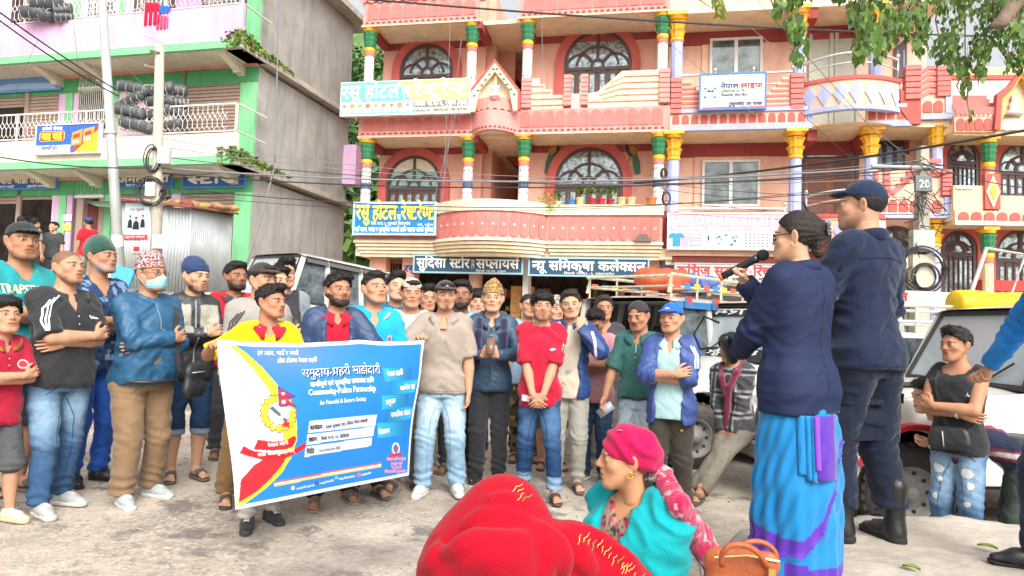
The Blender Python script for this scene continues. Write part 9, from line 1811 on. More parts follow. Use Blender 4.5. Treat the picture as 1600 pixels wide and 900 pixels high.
def bj(ctx):strip_on(ctx,'jk',[(.112,.80),(.128,.75),(.135,.66)],.014,(.62,.63,.65),'stripe')
person(892,453,6.1,'man in a blue zip jacket resting a hand on his cheek',yaw=-3,hyaw=0,hpitch=3,tilt=-6,tone=T3,hairst='short',haircol=(.03,.027,.024),beard=dict(mus=.5),top=dict(col=pc('d2c8b4',.85),neck='crew',grow=.012),jacket=dict(col=pc('2f4a86',.78),open=(.060,.060,-.01),collar='stand'),bottom=dict(name='joggers',col=pc('a8a59a',.82),width=1.05,taper=.8,hem=.06),shoes=SND((.11,.11,.10)),L='cheek',R='front_low',extra=bj,step=(.02,-.02))
person(931,474,6.45,'man in a dusty pink t-shirt looking down at his folded arm',yaw=-12,hyaw=-10,hpitch=34,tone=T4,hairst='quiff',top=dict(col=pc('c08a8e',.82),neck='crew',hem=.45),bottom=jeans(pc('2c4460',.75),pc('46627e',.75)),shoes=SNK((.05,.05,.06)),R='cross_over',L='cross_under',lod=1.1,bow=.02)
person(944,462,7.0,'older man in a dark shirt looking out between the pink and green shirts',yaw=0,hyaw=8,tone=T2,hairst='short',haircol=(.04,.035,.03),top=dict(col=(.05,.052,.058),neck='v'),bottom=dict(col=(.10,.09,.085)),shoes=SND(),lod=1.3,age=.6)
def grn(ctx):
 strip_on(ctx,'top',[(0,.80),(0,.77),(.001,.745)],.004,(.5,.5,.5),'zip',M_GLOSS);X=ctx['X'];tube_part('belt',[X((.104*cos(a),.0+.078*sin(a),.512))for a in lsp(-PI,0,16)],.011,(.015,.015,.015),M_LEATHER,ctx['body']);J=ctx['J']['R'];c=J[2]*ctx['H']+arr([.02,-.04,-.09]);V=arr([(x,y,z)for x in(-.036,.036)for y in(-.004,.004)for z in(-.075,.075)])@roty(.9).T+c;simple('phone',V,arr([(0,1,3,2),(4,6,7,5),(0,4,5,1),(2,3,7,6),(0,2,6,4),(1,5,7,3)]),(.4,.42,.44),M_GLOSS,ctx['body'])
person(998,470,5.95,'man in a reversed charcoal cap and green polo looking down',yaw=-14,hyaw=-26,hpitch=16,tone=T2,hairst='crop',hat=dict(kind='capback',col=pc('46403e',.7)),beard=dict(mus=.8),top=dict(col=pc('3d6f68',.78),neck='polo',collar='polo',vdepth=.06,hem=.50,slen=.95),bottom=jeans(pc('a8bfd0',.82),pc('d0dde6',.85)),shoes=SNK(),R=((.15,-.10,.50),(.7,.5,-.1),'relax',(.1,-.6,-.8),(-1,-.2,0)),L='down',extra=grn)
def bcap(ctx):
 for k in range(2):strip_on(ctx,'jk',[(.098+.013*k,.805-.005*k),(.122+.010*k,.76),(.128+.010*k,.70)],.007,(.55,.62,.72),'stripe')
 hp=ctx['hp'];p=Parts();b=arr([(.004+.010*i,0,.080+(.004 if i%2 else 0))for i in range(-2,3)]);VV=[]
 for x in lsp(-.016,.020,7):VV+=[(x,-.092+abs(x)*.3,.078+.003*sin(x*400)),(x,-.0895+abs(x)*.3,.085+.003*sin(x*400))]
 p.add(hp(arr(VV)+arr([0,-.008,0])),arr([(2*i,2*i+2,2*i+3,2*i+1)for i in range(6)]),(.65,.66,.7));p.make('emblem',M_CLOTH,ctx['body']);patch_on(ctx,'bt',[(.052,.405),(.060,.398),(.070,.403),(.064,.412)],(.65,.38,.12),'emblem')
person(1050,473,5.5,'man in a royal blue cap and blue track jacket with arms folded',yaw=-12,hyaw=-24,hpitch=2,tone=T1,hairst='crop',hat=dict(kind='cap',col=pc('2468c8',.85)),top=dict(col=pc('b8dcdc',.85),neck='polo',collar='polo',grow=.012,hem=.455),jacket=dict(col=pc('3f5696',.78),open=(.070,.045),collar='polo',hem=.43),bottom=dict(name='track_trousers',col=pc('4c463c',.72),width=1.06),shoes=SNK((.06,.055,.05)),R='cross_over',L='cross_under',extra=bcap,fat=1.08,step=(.02,.06))
def lean_man(ctx):
 X,H,tor=ctx['X'],ctx['H'],ctx['tor'];f=Field(X((-.14,-.2,.45)),X((.14,.12,.9)),.012);q=lambda a,b,c:tor((a,b,c))*H
 f.chain([q(-.03,.05,.85),q(.05,.03,.85),q(.045,-.06,.81),q(.02,-.095,.74),q(.005,-.10,.62),q(0,-.105,.52)],[.026,.028,.03,.03,.028,.024],.02);f.chain([q(-.03,.05,.85),q(-.055,.0,.84),q(-.03,-.075,.78),q(.0,-.10,.70)],[.026,.026,.026,.024],.02);V,F=f.mesh();N=vnormals(V,F);V=V+N*(fold_noise(V,5,8,20)*.010)[:,None];simple('scarf',V,F,pc('7a1f3c'),M_KNIT,ctx['body'])
person(1142,512,6.35,'seated man in a chequered jacket and maroon scarf with crossed ankles',yaw=-22,hyaw=-28,hpitch=10,tone=T2,hairst='mop',gz=-.36,H=1.70,lean=6,top=dict(name='jacket',col=(.05,.05,.055),sleeve='long',pattern=check((.05,.05,.055),(.4,.4,.38),(.03,.03,.03),9)),bottom=jeans(pc('7a7266',.72),pc('948a7c',.75)),shoes=SND((.13,.10,.09),(.10,.08,.07)),R='clasp',L='clasp',extra=lean_man,legs=dict(R=[(-.05,-.01,.495),(.005,-.20,.39),(-.065,-.36,.225)],L=[(.05,-.01,.495),(.02,-.22,.37),(-.015,-.37,.225)]))
def tank(ctx):
 p=ctx;strip_on(ctx,'top',[(-.062,.82),(-.055,.75),(-.035,.65),(.0,.56)],.016,(.05,.05,.052),'bag_strap',off=.006);H=ctx['H'];f=Field((-.17,-.09,-.12),(.17,.09,.12),.012);f.cone((-.075,0,-.02),(.075,0,-.01),.062,.056,0,flat=((0,1,0),1.9));f.cone((-.07,0,.03),(.07,0,.04),.05,.045,.03,flat=((0,1,0),1.9));V,F=f.mesh();c=arr([.01,-.105,.535])*H;b=simple('waist_bag',V+c,F,(.028,.028,.030),M_NYLON,ctx['body']);tube_part('zip',[c+arr([-.03,-.036,.05]),c+arr([-.02,-.036,-.05])],.004,(.5,.5,.5),M_GLOSS,b,5);strip_on(ctx,'top',[(.05,.55),(.09,.60),(.11,.66)],.014,(.04,.04,.04),'bag_strap',off=.008)
 w=ctx['J']['R'];E,Wt=w[1]*H,w[2]*H;d=(Wt-E)/np.linalg.norm(Wt-E);arm_tube(ctx,'R',.90,.985,.034,(.6,.6,.58),'wristwatch',M_GLOSS);patch_on(ctx,'top',[(.055,.722),(.070,.716),(.085,.724),(.071,.721),(.066,.735),(.063,.722)],(.62,.62,.62),'emblem')
 for x,z,sx,sz in((-.055,.40,.020,.028),(-.045,.355,.012,.016),(.060,.395,.026,.030),(.072,.345,.014,.022),(.065,.27,.016,.014),(-.06,.28,.012,.02)):
  r_=Rnd(int(x*999+z*99));patch_on(ctx,'bt',[(x+sx*cos(t)*r_.uniform(.7,1.2),z+sz*.8*sin(t)*r_.uniform(.7,1.2))for t in lsp(0,6.28,10)[:-1]],(.58,.58,.58),'torn_patch',off=.003)
person(1493,508,4.78,'man in a black tank top and torn jeans with folded bare arms',yaw=-22,hyaw=-44,hpitch=2,tone=T2,hairst='quiff',beard=dict(mus=.45),top=dict(col=(.026,.026,.028),neck='tank',sleeve='none',hem=.47,vdepth=.02),bottom=jeans(pc('4f7498',.75),pc('9dbad0'),width=1.08),shoes=SNK(),R='cross_under',L='cross_over',extra=tank,fat=1.05)
def photog(ctx):
 hp=ctx['hp'];V=arr([(x,y,z)for x in(-.065,.065)for y in(-.18,-.125)for z in(-.045,.040)]);simple('camera',hp(V),arr([(0,1,3,2),(4,6,7,5),(0,4,5,1),(2,3,7,6),(0,2,6,4),(1,5,7,3)]),(.02,.02,.022),M_GLOSS,ctx['body']);tube_part('lens',[hp(q)for q in((-.01,-.18,0),(-.01,-.23,0))],.035,(.02,.02,.02),M_GLOSS,ctx['body'],12)
person(1449,556,5.08,'photographer in a chequered shirt bending forward behind the tank top',yaw=-88,hyaw=-62,hpitch=10,tone=T3,hairst='wavy',H=1.64,gz=-.28,lean=58,top=dict(col=(.04,.05,.1),sleeve='long',pattern=check(pc('2a3048'),pc('b8404a'),(.6,.58,.55),8),hem=.46),bottom=dict(col=pc('4b5850',.75),width=1.08),shoes=SNK(),R=((.05,-.14,.80),(.8,-.2,-.7),'hold',(-.3,-.6,.6),(0,1,0)),L=((.05,-.14,.80),(.8,-.2,-.7),'hold',(-.3,-.6,.6),(0,1,0)))
M_WOOL=mat('wool_shawl',attr=True,rough=.9,var=.05,scale=30,bump=.2,bscale=140,spec=.1,sheen=.08)
UNI=pc('1c2740',.85);UNI2=pc('1a2336')
def viewer_dir(ctx):
 """unit vector from the figure towards the photographer, in the figure's own axes"""
 b=ctx['body'];v=V3((0,0,0))-V3((b.location.x,b.location.y,0));v.normalize();Rm=rotz(-b.rotation_euler[2]);return Rm@arr([v.x,v.y,0])
def lady(ctx):
 H,body,hp,X,tor=ctx['H'],ctx['body'],ctx['hp'],ctx['X'],ctx['tor'];vd=viewer_dir(ctx);lat=arr([-vd[1],vd[0],0])
 f=Field(X((-.17,-.17,.0)),X((.17,.17,.60)),.0085);f.loft(arr([[.004,.0,.0,.124,.112],[.10,0,0,.123,.110],[.25,0,0,.124,.112],[.40,0,.004,.112,.098],[.50,0,.006,.094,.078],[.60,0,.004,.075,.055]])*H,0,ex=2.2);V,F=f.mesh();V=smooth_mesh(V,F,1,.4);N=vnormals(V,F);z=V[:,2]/H;xr=(V@lat)/H;dp=(V@vd)/H
 an=np.arctan2(xr,dp);low=sstep(.52,.05,z)
 swag=np.sin((z*1.0-.42*np.sin(an*.9+.7))*62)*.0035*sstep(.02,.16,z)*sstep(.5,.36,z)*(dp>-.02)
 pleat=np.sin(an*19+2.2*vnoise(V,3,4))*.0065*low*(.35+.65*(xr<-.045))+.004*np.sin(an*7+z*9)*low
 V=V+N*((swag+pleat)*H)[:,None];V=V+N*((vnoise(V,9,2)-.5)*.012)[:,None]
 blue=arr(pc('1a8fd2',.66));pur=arr(pc('5b2fa8'));C=np.tile(blue,(len(V),1))*(.96+.08*vnoise(V,6,1))[:,None]
 xs=[-.20,-.10,-.04,.02,.065,.095,.115];zb=np.interp(xr,xs,[.115,.098,.088,.090,.14,.24,.40]);bandw=np.interp(xr,xs,[.038,.034,.026,.020,.017,.013,.010]);m=(np.abs(z-zb)<bandw)&(dp>-.05);C[m]=pur;m2=(z<.052-.01*(xr>.03))&(xr>-.03);C[m2]=pur;C[(dp<=-.05)&(z<.09)]=pur
 ridge=nexp(-((z-zb+bandw)/.006)**2)*(dp>-.05);V=V+N*(ridge*.006*H)[:,None]
 sr=simple('saree',V,F,C,mat('silk',attr=True,rough=.6,var=.04,scale=20,bump=.05,bscale=90,spec=.2,sheen=.2),body)
 tree=ctx['surf'](V,F)
 for name,x0,x1,z1,col,k0 in(('pleat',-.002,.022,.285,blue,0),('pleat',.018,.036,.272,blue,1),('pleat',.032,.048,.266,blue,2),('pallu_border',.044,.096,.270,pur,3),('pleat',.040,.054,.300,arr(pc('8a3fd0',.85)),5)):
  nx,nz=8,18;VV=[]
  for i in range(nx):
   for j in range(nz):
    u,w=i/(nx-1),j/(nz-1);xx=x0+(x1-x0)*u+.006*w;zz=.44-(.44-z1)*w;o=lat*xx*H+arr([0,0,zz*H]);hit=tree.ray_cast(Vector(o+vd*.5),Vector(-vd));q=arr(hit[0])if hit[0]is not None else o+vd*.09*H;VV.append(q+vd*(.007+.0045*k0+.010*sin(PI*u)))
  Fq=arr([(i*nz+j,i*nz+j+1,(i+1)*nz+j+1,(i+1)*nz+j)for i in range(nx-1)for j in range(nz-1)]);ob=simple(name,arr(VV),Fq,col,MATS['silk'],sr);ob.modifiers.new('t','SOLIDIFY').thickness=.003
 hc=(.020,.013,.010);f=Field((-.12,-.14,-.12),(.12,.22,.17),.005);f.ell((0,.012,.035),(.083,.103,.094),0);f.ell((0,.06,.045),(.060,.07,.060),.03)
 f.func(lambda a,b,c:hair_line(a,b,c,.066,-.075,.012),.008,'&')
 for s in(-1,1):f.ell((s*.084,.012,-.006),(.012,.022,.034),.006,'-')
 f.ell((0,.120,.012),(.050,.048,.066),.015);f.ell((0.0,.112,-.045),(.034,.036,.05),.02);V,F=f.mesh();N=vnormals(V,F);d=V-arr([0,.12,.02]);ang=np.arctan2(np.sqrt(d[:,0]**2+d[:,2]**2),d[:,1]);az=np.arctan2(d[:,0],d[:,2]);st=np.sin(az*46+5*vnoise(V,20,1))*.0013+np.sin(az*17+3*vnoise(V,9,5))*.0017;V=V+N*st[:,None]
 C=np.tile(arr(hc),(len(V),1));m=sstep(.10,.15,V[:,1])*sstep(.0,-.05,V[:,2]);C=C*(1-m[:,None])+arr([.085,.028,.016])*m[:,None];hr=simple('hair',hp(V),F,C,M_HAIR,body)
 r=Rnd(5);p=Parts();c0=arr([.030,.158,.040])
 for ring,(n,R,L,el)in enumerate(((9,.012,.026,.25),(8,.008,.021,.75),(6,.004,.014,1.15))):
  for k in range(n):
   a=6.283*(k+.5*ring)/n;e1=arr([cos(a),0,sin(a)]);up=arr([.30,.95,.0]);dirn=e1*cos(el)+up*sin(el);sd_=np.cross(dirn,up);w=.012;b0=c0+e1*R;pts=[b0,b0+dirn*L*.55+sd_*w,b0+dirn*L+up*.004,b0+dirn*L*.55-sd_*w,b0+dirn*L*.5+up*.006];p.add(hp(arr(pts)),arr([(0,1,4,4),(1,2,4,4),(2,3,4,4),(3,0,4,4)]),(.24,.23,.225))
 fl=p.make('hair_flower',M_CLOTH,body);fl.modifiers.new('t','SOLIDIFY').thickness=.002;f=Field((-.01,-.01,-.01),(.01,.01,.01),.003);f.ell((0,0,0),(.006,.006,.006),0);V,F=f.mesh();simple('pearl',hp(V+c0+arr([.006,.016,0])),F,(.6,.6,.58),M_GLOSS,fl);simple('earring',hp(V*.9+arr([.083,.004,-.036])),F,pc('e8c060'),M_GLOSS,body)
 glasses(ctx,thin=.0028);mic(ctx)
 J=ctx['J']['L'];w=J[2]*H;f=Field((-.06,-.06,-.10),(.06,.06,.10),.007);f.cone((0,0,-.055),(0,0,.045),.030,.032,0);V,F=f.mesh();wt=simple('walkie_talkie',V@roty(.5).T+w+arr([.0,-.06,.01]),F,(.02,.02,.022),M_GLOSS,body);b=w+arr([.02,-.09,.03]);tube_part('strap',[b+arr([.0,-.02,-.02]),b+arr([.03,-.10,-.03]),b+arr([.02,-.15,.04]),b+arr([-.02,-.12,.13]),b+arr([-.02,-.03,.10])],.006,(.02,.02,.022),M_RUBBER,wt,6)
 strip_on(ctx,'top',[(0,.80),(0,.66),(0,.48)],.003,(.012,.016,.03),'back_seam',back=True,off=.002);strip_on(ctx,'top',[(-.088,.446),(0,.444),(.088,.446)],.004,(.015,.02,.035),'hem_seam',back=True,off=.002);X_=ctx['X']
def mic(ctx):
 hp=ctx['hp'];a=arr(hp((-.006,-.128,-.062)));Wt=ctx['J']['R'][2]*ctx['H'];fd=ctx['J']['R'][4];fd=fd/np.linalg.norm(fd);d=arr([-.10,-1.0,-.52]);d=d/np.linalg.norm(d);d=ctx['Rh']@d;b=a+d*.25
 mb=tube_part('microphone',[a+d*.055,a+d*.075,a+d*.19,a+d*.235],[.020,.0185,.0165,.0165],(.022,.022,.024),M_GLOSS,ctx['body'],16);f=Field((-.035,)*3,(.035,)*3,.004);f.ell((0,0,0),(.0265,.0265,.0265),0);V,F=f.mesh();simple('mic_head',V+a+d*.03,F,(.03,.03,.032),mat('mic_mesh',attr=True,rough=.6,bump=.8,bscale=400,metal=.3),mb);tube_part('mic_ring',[a+d*.235,a+d*.25],.0172,pc('e8643c',.9),M_GLOSS,mb,16)
lady_c=person(1243,325,3.05,'policewoman in a navy blazer and bright blue saree speaking into a microphone',yaw=-124,hyaw=-101,hpitch=-1,tone=T3,sex='f',H=1.515,gz=PZ,hairst=None,lod=.72,top=dict(name='blazer',col=pc('252f4e',.85),sleeve='long',neck='high',collar='stand',copen=18,hem=.435,grow=.016,loose=1.02,fold=.0035,mat=mat('suiting',attr=True,rough=.75,var=.05,scale=12,bump=.06,bscale=90,spec=.2)),bottom=dict(kind='none'),shoes=dict(kind='dress',col=(.05,.04,.03),sole=(.04,.03,.03)),fat=1.10,R=((-.0215,-.172,.816),(.7,.1,-.8),'grip',(-.5,.2,.84),(-.75,-.5,-.3)),L=((-.005,-.205,.60),(.8,.35,-.55),'hold',(-.4,-.85,.1),(-.7,.35,-.1)),extra=lady,group='police officers on the earth bank')
def officer(ctx):
 H,body,hp,X,tor=ctx['H'],ctx['body'],ctx['hp'],ctx['X'],ctx['tor']
 for s in(-1,1):
  a,b=tor((s*.060,.0,.838))*H,tor((s*.112,.002,.815))*H;mb=MB();n_=arr([0,0,1]);w=arr([0,.028,0]);VV=arr([a-w+n_*.012,b-w*.8+n_*.016,b+w*.8+n_*.016,a+w+n_*.012,a-w,b-w*.8,b+w*.8,a+w]);simple('epaulette',VV,arr([(0,1,2,3),(4,7,6,5),(0,4,5,1),(1,5,6,2),(2,6,7,3),(3,7,4,0)]),arr(UNI)*.8,M_CLOTH,ctx['top_o'])
 c=tor((.098,-.045,.80))*H;d=arr([.12,-.15,.85]);d/=np.linalg.norm(d);f=Field((-.05,-.05,-.12),(.05,.05,.12),.006);f.cone((0,0,-.075),(0,0,.065),.031,.030,0,flat=((0,1,0),1.25));V,F=f.mesh();Rr=roty(.35)@rotx(.15);rd=simple('radio',V@Rr.T+c,F,(.018,.018,.02),M_GLOSS,body);t0=c+Rr@arr([.012,0,.07]);tube_part('antenna',[t0,t0+Rr@arr([.01,0,.06]),t0+Rr@arr([.02,0,.20])],[.010,.0085,.0055],(.018,.018,.02),M_RUBBER,rd,8)
 P_=[tor((.052,.010,.838))*H+arr([0,0,.02]),tor((.10,.055,.80))*H,tor((.135,.03,.75))*H,tor((.138,-.03,.735))*H,tor((.115,-.06,.775))*H];sf=ctx['top_t']
 def on(q):h=sf.find_nearest(Vector(q));return arr(h[0])+arr(h[1])*.008*(1 if Vector(h[1]).dot(Vector(q)-h[0])>=0 else-1)
 pts=[on(P_[0]*(1-t)+P_[1]*t)for t in lsp(0,1,5)]+[on(P_[1]*(1-t)+P_[2]*t)for t in lsp(.2,1,5)]+[on(P_[2]*(1-t)+P_[3]*t)for t in lsp(.2,1,5)]+[on(P_[3]*(1-t)+P_[4]*t)for t in lsp(.2,1,4)];
 for k in range(2):tube_part('lanyard',[q+arr([0,0,-.010*k])for q in pts],.007,UNI2,M_CLOTH,ctx['top_o'],6)
 t=ctx['bt_t']
 for s in(-1,1):
  VV=[]
  for i in range(7):
   for j in range(7):o=X((s*.22,-.03+.085*(i/6)-.01,.40-.12*j/6));h=t.ray_cast(Vector(o),V3((-s,0,0)));q=arr(h[0])if h[0]is not None else o;e=min(i,6-i,j,6-j);VV.append(q+arr([s,0,0])*(.004+.014*min(1,e/1.5)))
  pk=simple('cargo_pocket',arr(VV),arr([(i*7+j,i*7+j+1,(i+1)*7+j+1,(i+1)*7+j)for i in range(6)for j in range(6)]),UNI2,M_CLOTH,ctx['bt_o'])
  VV=[]
  for i in range(7):
   for j in range(3):o=X((s*.22,-.032+.09*(i/6)-.01,.408-.028*j/2));h=t.ray_cast(Vector(o),V3((-s,0,0)));q=arr(h[0])if h[0]is not None else o;VV.append(q+arr([s,0,0])*.022)
  simple('pocket_flap',arr(VV),arr([(i*3+j,i*3+j+1,(i+1)*3+j+1,(i+1)*3+j)for i in range(6)for j in range(2)]),arr(UNI2)*.9,M_CLOTH,pk)
 strip_on(ctx,'top',[(-.085,.775),(0,.782),(.085,.775)],.004,arr(UNI)*.7,'yoke_seam',back=True,off=.003);strip_on(ctx,'top',[(-.088,.49),(0,.487),(.088,.49)],.004,arr(UNI)*.7,'hem_seam',back=True,off=.003)
 for s in(-1,1):
  an=ctx['Lg']['L' if s>0 else 'R'][2]*H;R_,a0=rotz(s*rad(14)),an
  for k in range(6):z=.075+.028*k;y=-.075+.012*k;q=lambda x,yy,zz:(arr([x,yy,zz])*ctx['k']*.96)@R_.T+arr([an[0],an[1]-.03*ctx['k'],0]);tube_part('lace',[q(-.022,y-.018,z),q(0,y-.030,z+.004),q(.022,y-.018,z)],.0035,(.03,.03,.03),M_CLOTH,body,5)
person(1347,283,3.5,'policeman in a navy cap and uniform with a radio on his shoulder',yaw=-128,hyaw=-97,hpitch=-2,tone=T1,gz=PZ,hairst='crop',scalp=.6,lod=.78,hat=dict(kind='cap',col=pc('1f2f4c'),bm=.95),beard=dict(full=.15,mus=.15),top=dict(name='uniform_jacket',col=UNI,sleeve='long',neck='high',collar='stand',hem=.478,grow=.014,loose=1.06,fold=.006),bottom=dict(name='uniform_trousers',col=UNI2,width=1.18,hem=.125,taper=.95,fold=1.3),shoes=dict(kind='boot',col=(.014,.014,.015),sole=(.02,.02,.02),mat=M_LEATHER),fat=1.0,R='front_low',L='front_low',extra=officer,group='police officers on the earth bank',stance=(.07,.07),step=(.03,-.03))
def blue_cop(ctx):
 J=ctx['J']['L'];H=ctx['H'];q=J[2]*H;s=J[0]*H;vd=viewer_dir(ctx);tube_part('baton_strap',[s+vd*.06+arr([0,-.10,-.02]),(s+q)/2+vd*.10,q+vd*.06+arr([0,.02,-.04]),q+vd*.06+arr([0,-.02,-.16])],.009,(.02,.02,.022),M_LEATHER,ctx['body'],6)
 for a in(-1,1):strip_on(ctx,'top',[(a*.075,.825),(a*.085,.77),(a*.085,.70)],.028,(.02,.02,.022),'vest_strap',off=.006)
person(1658,318,3.05,'officer in a sky blue shirt and dark trousers cut by the right edge',yaw=-62,hyaw=-80,tone=T1,gz=PZ,hairst='crop',top=dict(name='uniform_shirt',col=pc('2f8fe0',.85),sleeve='long',neck='polo',collar='polo',hem=.50,fold=.009),bottom=dict(name='uniform_trousers',col=pc('20304a'),width=1.1),shoes=dict(kind='dress',col=(.02,.02,.022),sole=(.015,.015,.015)),R=((.27,-.08,.525),(.6,.6,0),'hold',(-.25,-.5,-.85),(-.2,-.9,.3)),L='down',lod=.85,step=(-.06,.02),extra=blue_cop,group='police officers on the earth bank')
def seat_legs():return dict(R=[(-.05,-.02,.49),(-.07,-.24,.47),(-.07,-.27,.26)],L=[(.05,-.02,.49),(.07,-.24,.47),(.07,-.27,.26)])
def pink(ctx):
 hp,body,H,tor=ctx['hp'],ctx['body'],ctx['H'],ctx['tor'];hc=(.10,.085,.075)
 f=Field((-.11,-.13,-.10),(.11,.13,.14),.005);f.ell((0,.012,.030),(.080,.099,.088),0);f.func(lambda a,b,c:hair_line(a,b,c,.062,-.085,.004),.006,'&');
 for s in(-1,1):f.ell((s*.084,.012,-.006),(.012,.022,.034),.006,'-')
 f.ell((.02,.085,-.07),(.035,.03,.03),.02);V,F=f.mesh();N=vnormals(V,F);V=V+N*((vnoise(V*arr([1,.4,1]),160,2)-.5)*.005)[:,None];n=vnoise(V*arr([1,.3,1]),120,7);simple('hair',hp(V),F,np.where((n>.5)[:,None],arr([.17,.155,.145]),arr([.035,.03,.028])),M_HAIR,body)
 pk=pc('cf0f56',.72);f=Field((-.12,-.13,-.14),(.12,.17,.16),.0055);f.ell((0,.016,.045),(.088,.108,.094),0);f.ell((0,.06,.02),(.078,.075,.075),.04);f.cone((0,.10,-.02),(.01,.135,-.06),.036,.028,.03)
 f.func(lambda a,b,c:(.034-.62*(b+.085)-c)*.85+0*a,.008,'&');V,F=f.mesh();N=vnormals(V,F);n=np.sin((V[:,2]*.8+V[:,1]*.75+.35*np.abs(V[:,0]))*105+5*vnoise(V,14,3));V=V+N*(n*.0042+(vnoise(V,22,6)-.5)*.007)[:,None];C=np.tile(arr(pk),(len(V),1));sc=simple('headscarf',hp(V),F,C,M_CLOTH,body);hd=ctx['H']
 Rz=rotz(-body.rotation_euler[2]);g=lambda px,py,Y:Rz@(arr(P(px,py,Y))-arr(body.location));c0=Rz@(arr((0,0,CAMZ))-arr(body.location));on=lambda x,y,D:(lambda d,h:(arr(h[0])-d*.015)if h[0]is not None else c0+d*D)(Rz@arr(ray(x,y)),ctx['jk_t'].ray_cast(Vector(c0),Vector(Rz@arr(ray(x,y)))));p0,p1,p2,p3=g(1034,742,2.60),on(1060,790,2.54),on(1088,838,2.54),on(1118,882,2.54);f=Field(np.min([p0,p3],0)-.16,np.max([p0,p3],0)+.16,.0075);f.chain([p0,p1,p2,p3],[.034,.040,.050,.044],.02);f.ell(p0,(.034,.034,.034),.02);V,F=f.mesh();N=vnormals(V,F);V=V+N*(fold_noise(V,8,10,40)*.014)[:,None];n=vnoise(V,46,4);m=vnoise(V,70,9);C=np.where((n>.66)[:,None],arr([.55,.30,.34]),arr(pk));C=np.where((m>.72)[:,None],arr([.35,.02,.05]),C);tl=simple('scarf_tail',V,F,C,M_KNIT,sc);r=Rnd(2)
 for k in range(22):b=p3+arr([r.gauss(0,.03),r.gauss(0,.02),r.gauss(0,.02)-.02]);tube_part('tassel',[b,b+arr([r.gauss(.01,.012),r.gauss(.01,.01),-.05])],.002,pk,M_KNIT,tl,4)
 fl=Parts()
 for k in range(5):a=6.28*k/5;c=arr([.050,-.030,.1145]);fl.add(hp(arr([c,c+arr([.008*cos(a-.4),.008*sin(a-.4),.001]),c+arr([.014*cos(a),.014*sin(a),.0]),c+arr([.008*cos(a+.4),.008*sin(a+.4),.001])])+arr([.002,-.002,.006])),arr([(0,1,2,3)]),(.6,.35,.42))
 fl.make('printed_flower',M_CLOTH,sc)
 for s in(-1,1):tube_part('earring',[hp((s*.083,.0+.011*cos(a),-.046+.012*sin(a)))for a in lsp(0,6.29,14)],.0017,pc('e8b850',.85),mat('gold',attr=True,rough=.25,metal=.8,bump=0),body,6)
 strip_on(ctx,'jk',[(.02,.79),(.028,.70),(.035,.60),(.038,.52)],.006,pc('17a9ac'),'edging',M_KNIT);strip_on(ctx,'jk',[(-.02,.79),(-.028,.70),(-.035,.60),(-.038,.52)],.006,pc('17a9ac'),'edging',M_KNIT)
person(980,664,2.62,'old woman in a pink headscarf and turquoise cardigan sitting in front',yaw=-46,hyaw=-82,hpitch=2,tone=(.50,.25,.13),sex='old',age=1.0,H=1.52,gz=P(980,664,2.62).z-1.53,hairst=None,haircol=(.12,.11,.1),lod=.8,fat=1.24,top=dict(col=pc('b09080',.75),neck='v',vdepth=.05,pattern=floral(pc('c03a44'),pc('3a3a38'),70)),jacket=dict(name='cardigan',col=pc('1cb4ba',.68),sleeve='long',neck='v',vdepth=.14,open=(.030,.045),mat=M_WOOL,grow=.022,fold=.012),bottom=dict(col=pc('7a2a4a'),width=1.3),shoes=SND(),legs=seat_legs(),R='clasp',L='clasp',extra=pink,open_=.5,group='women sitting at the front',bow=.01,lean=6)
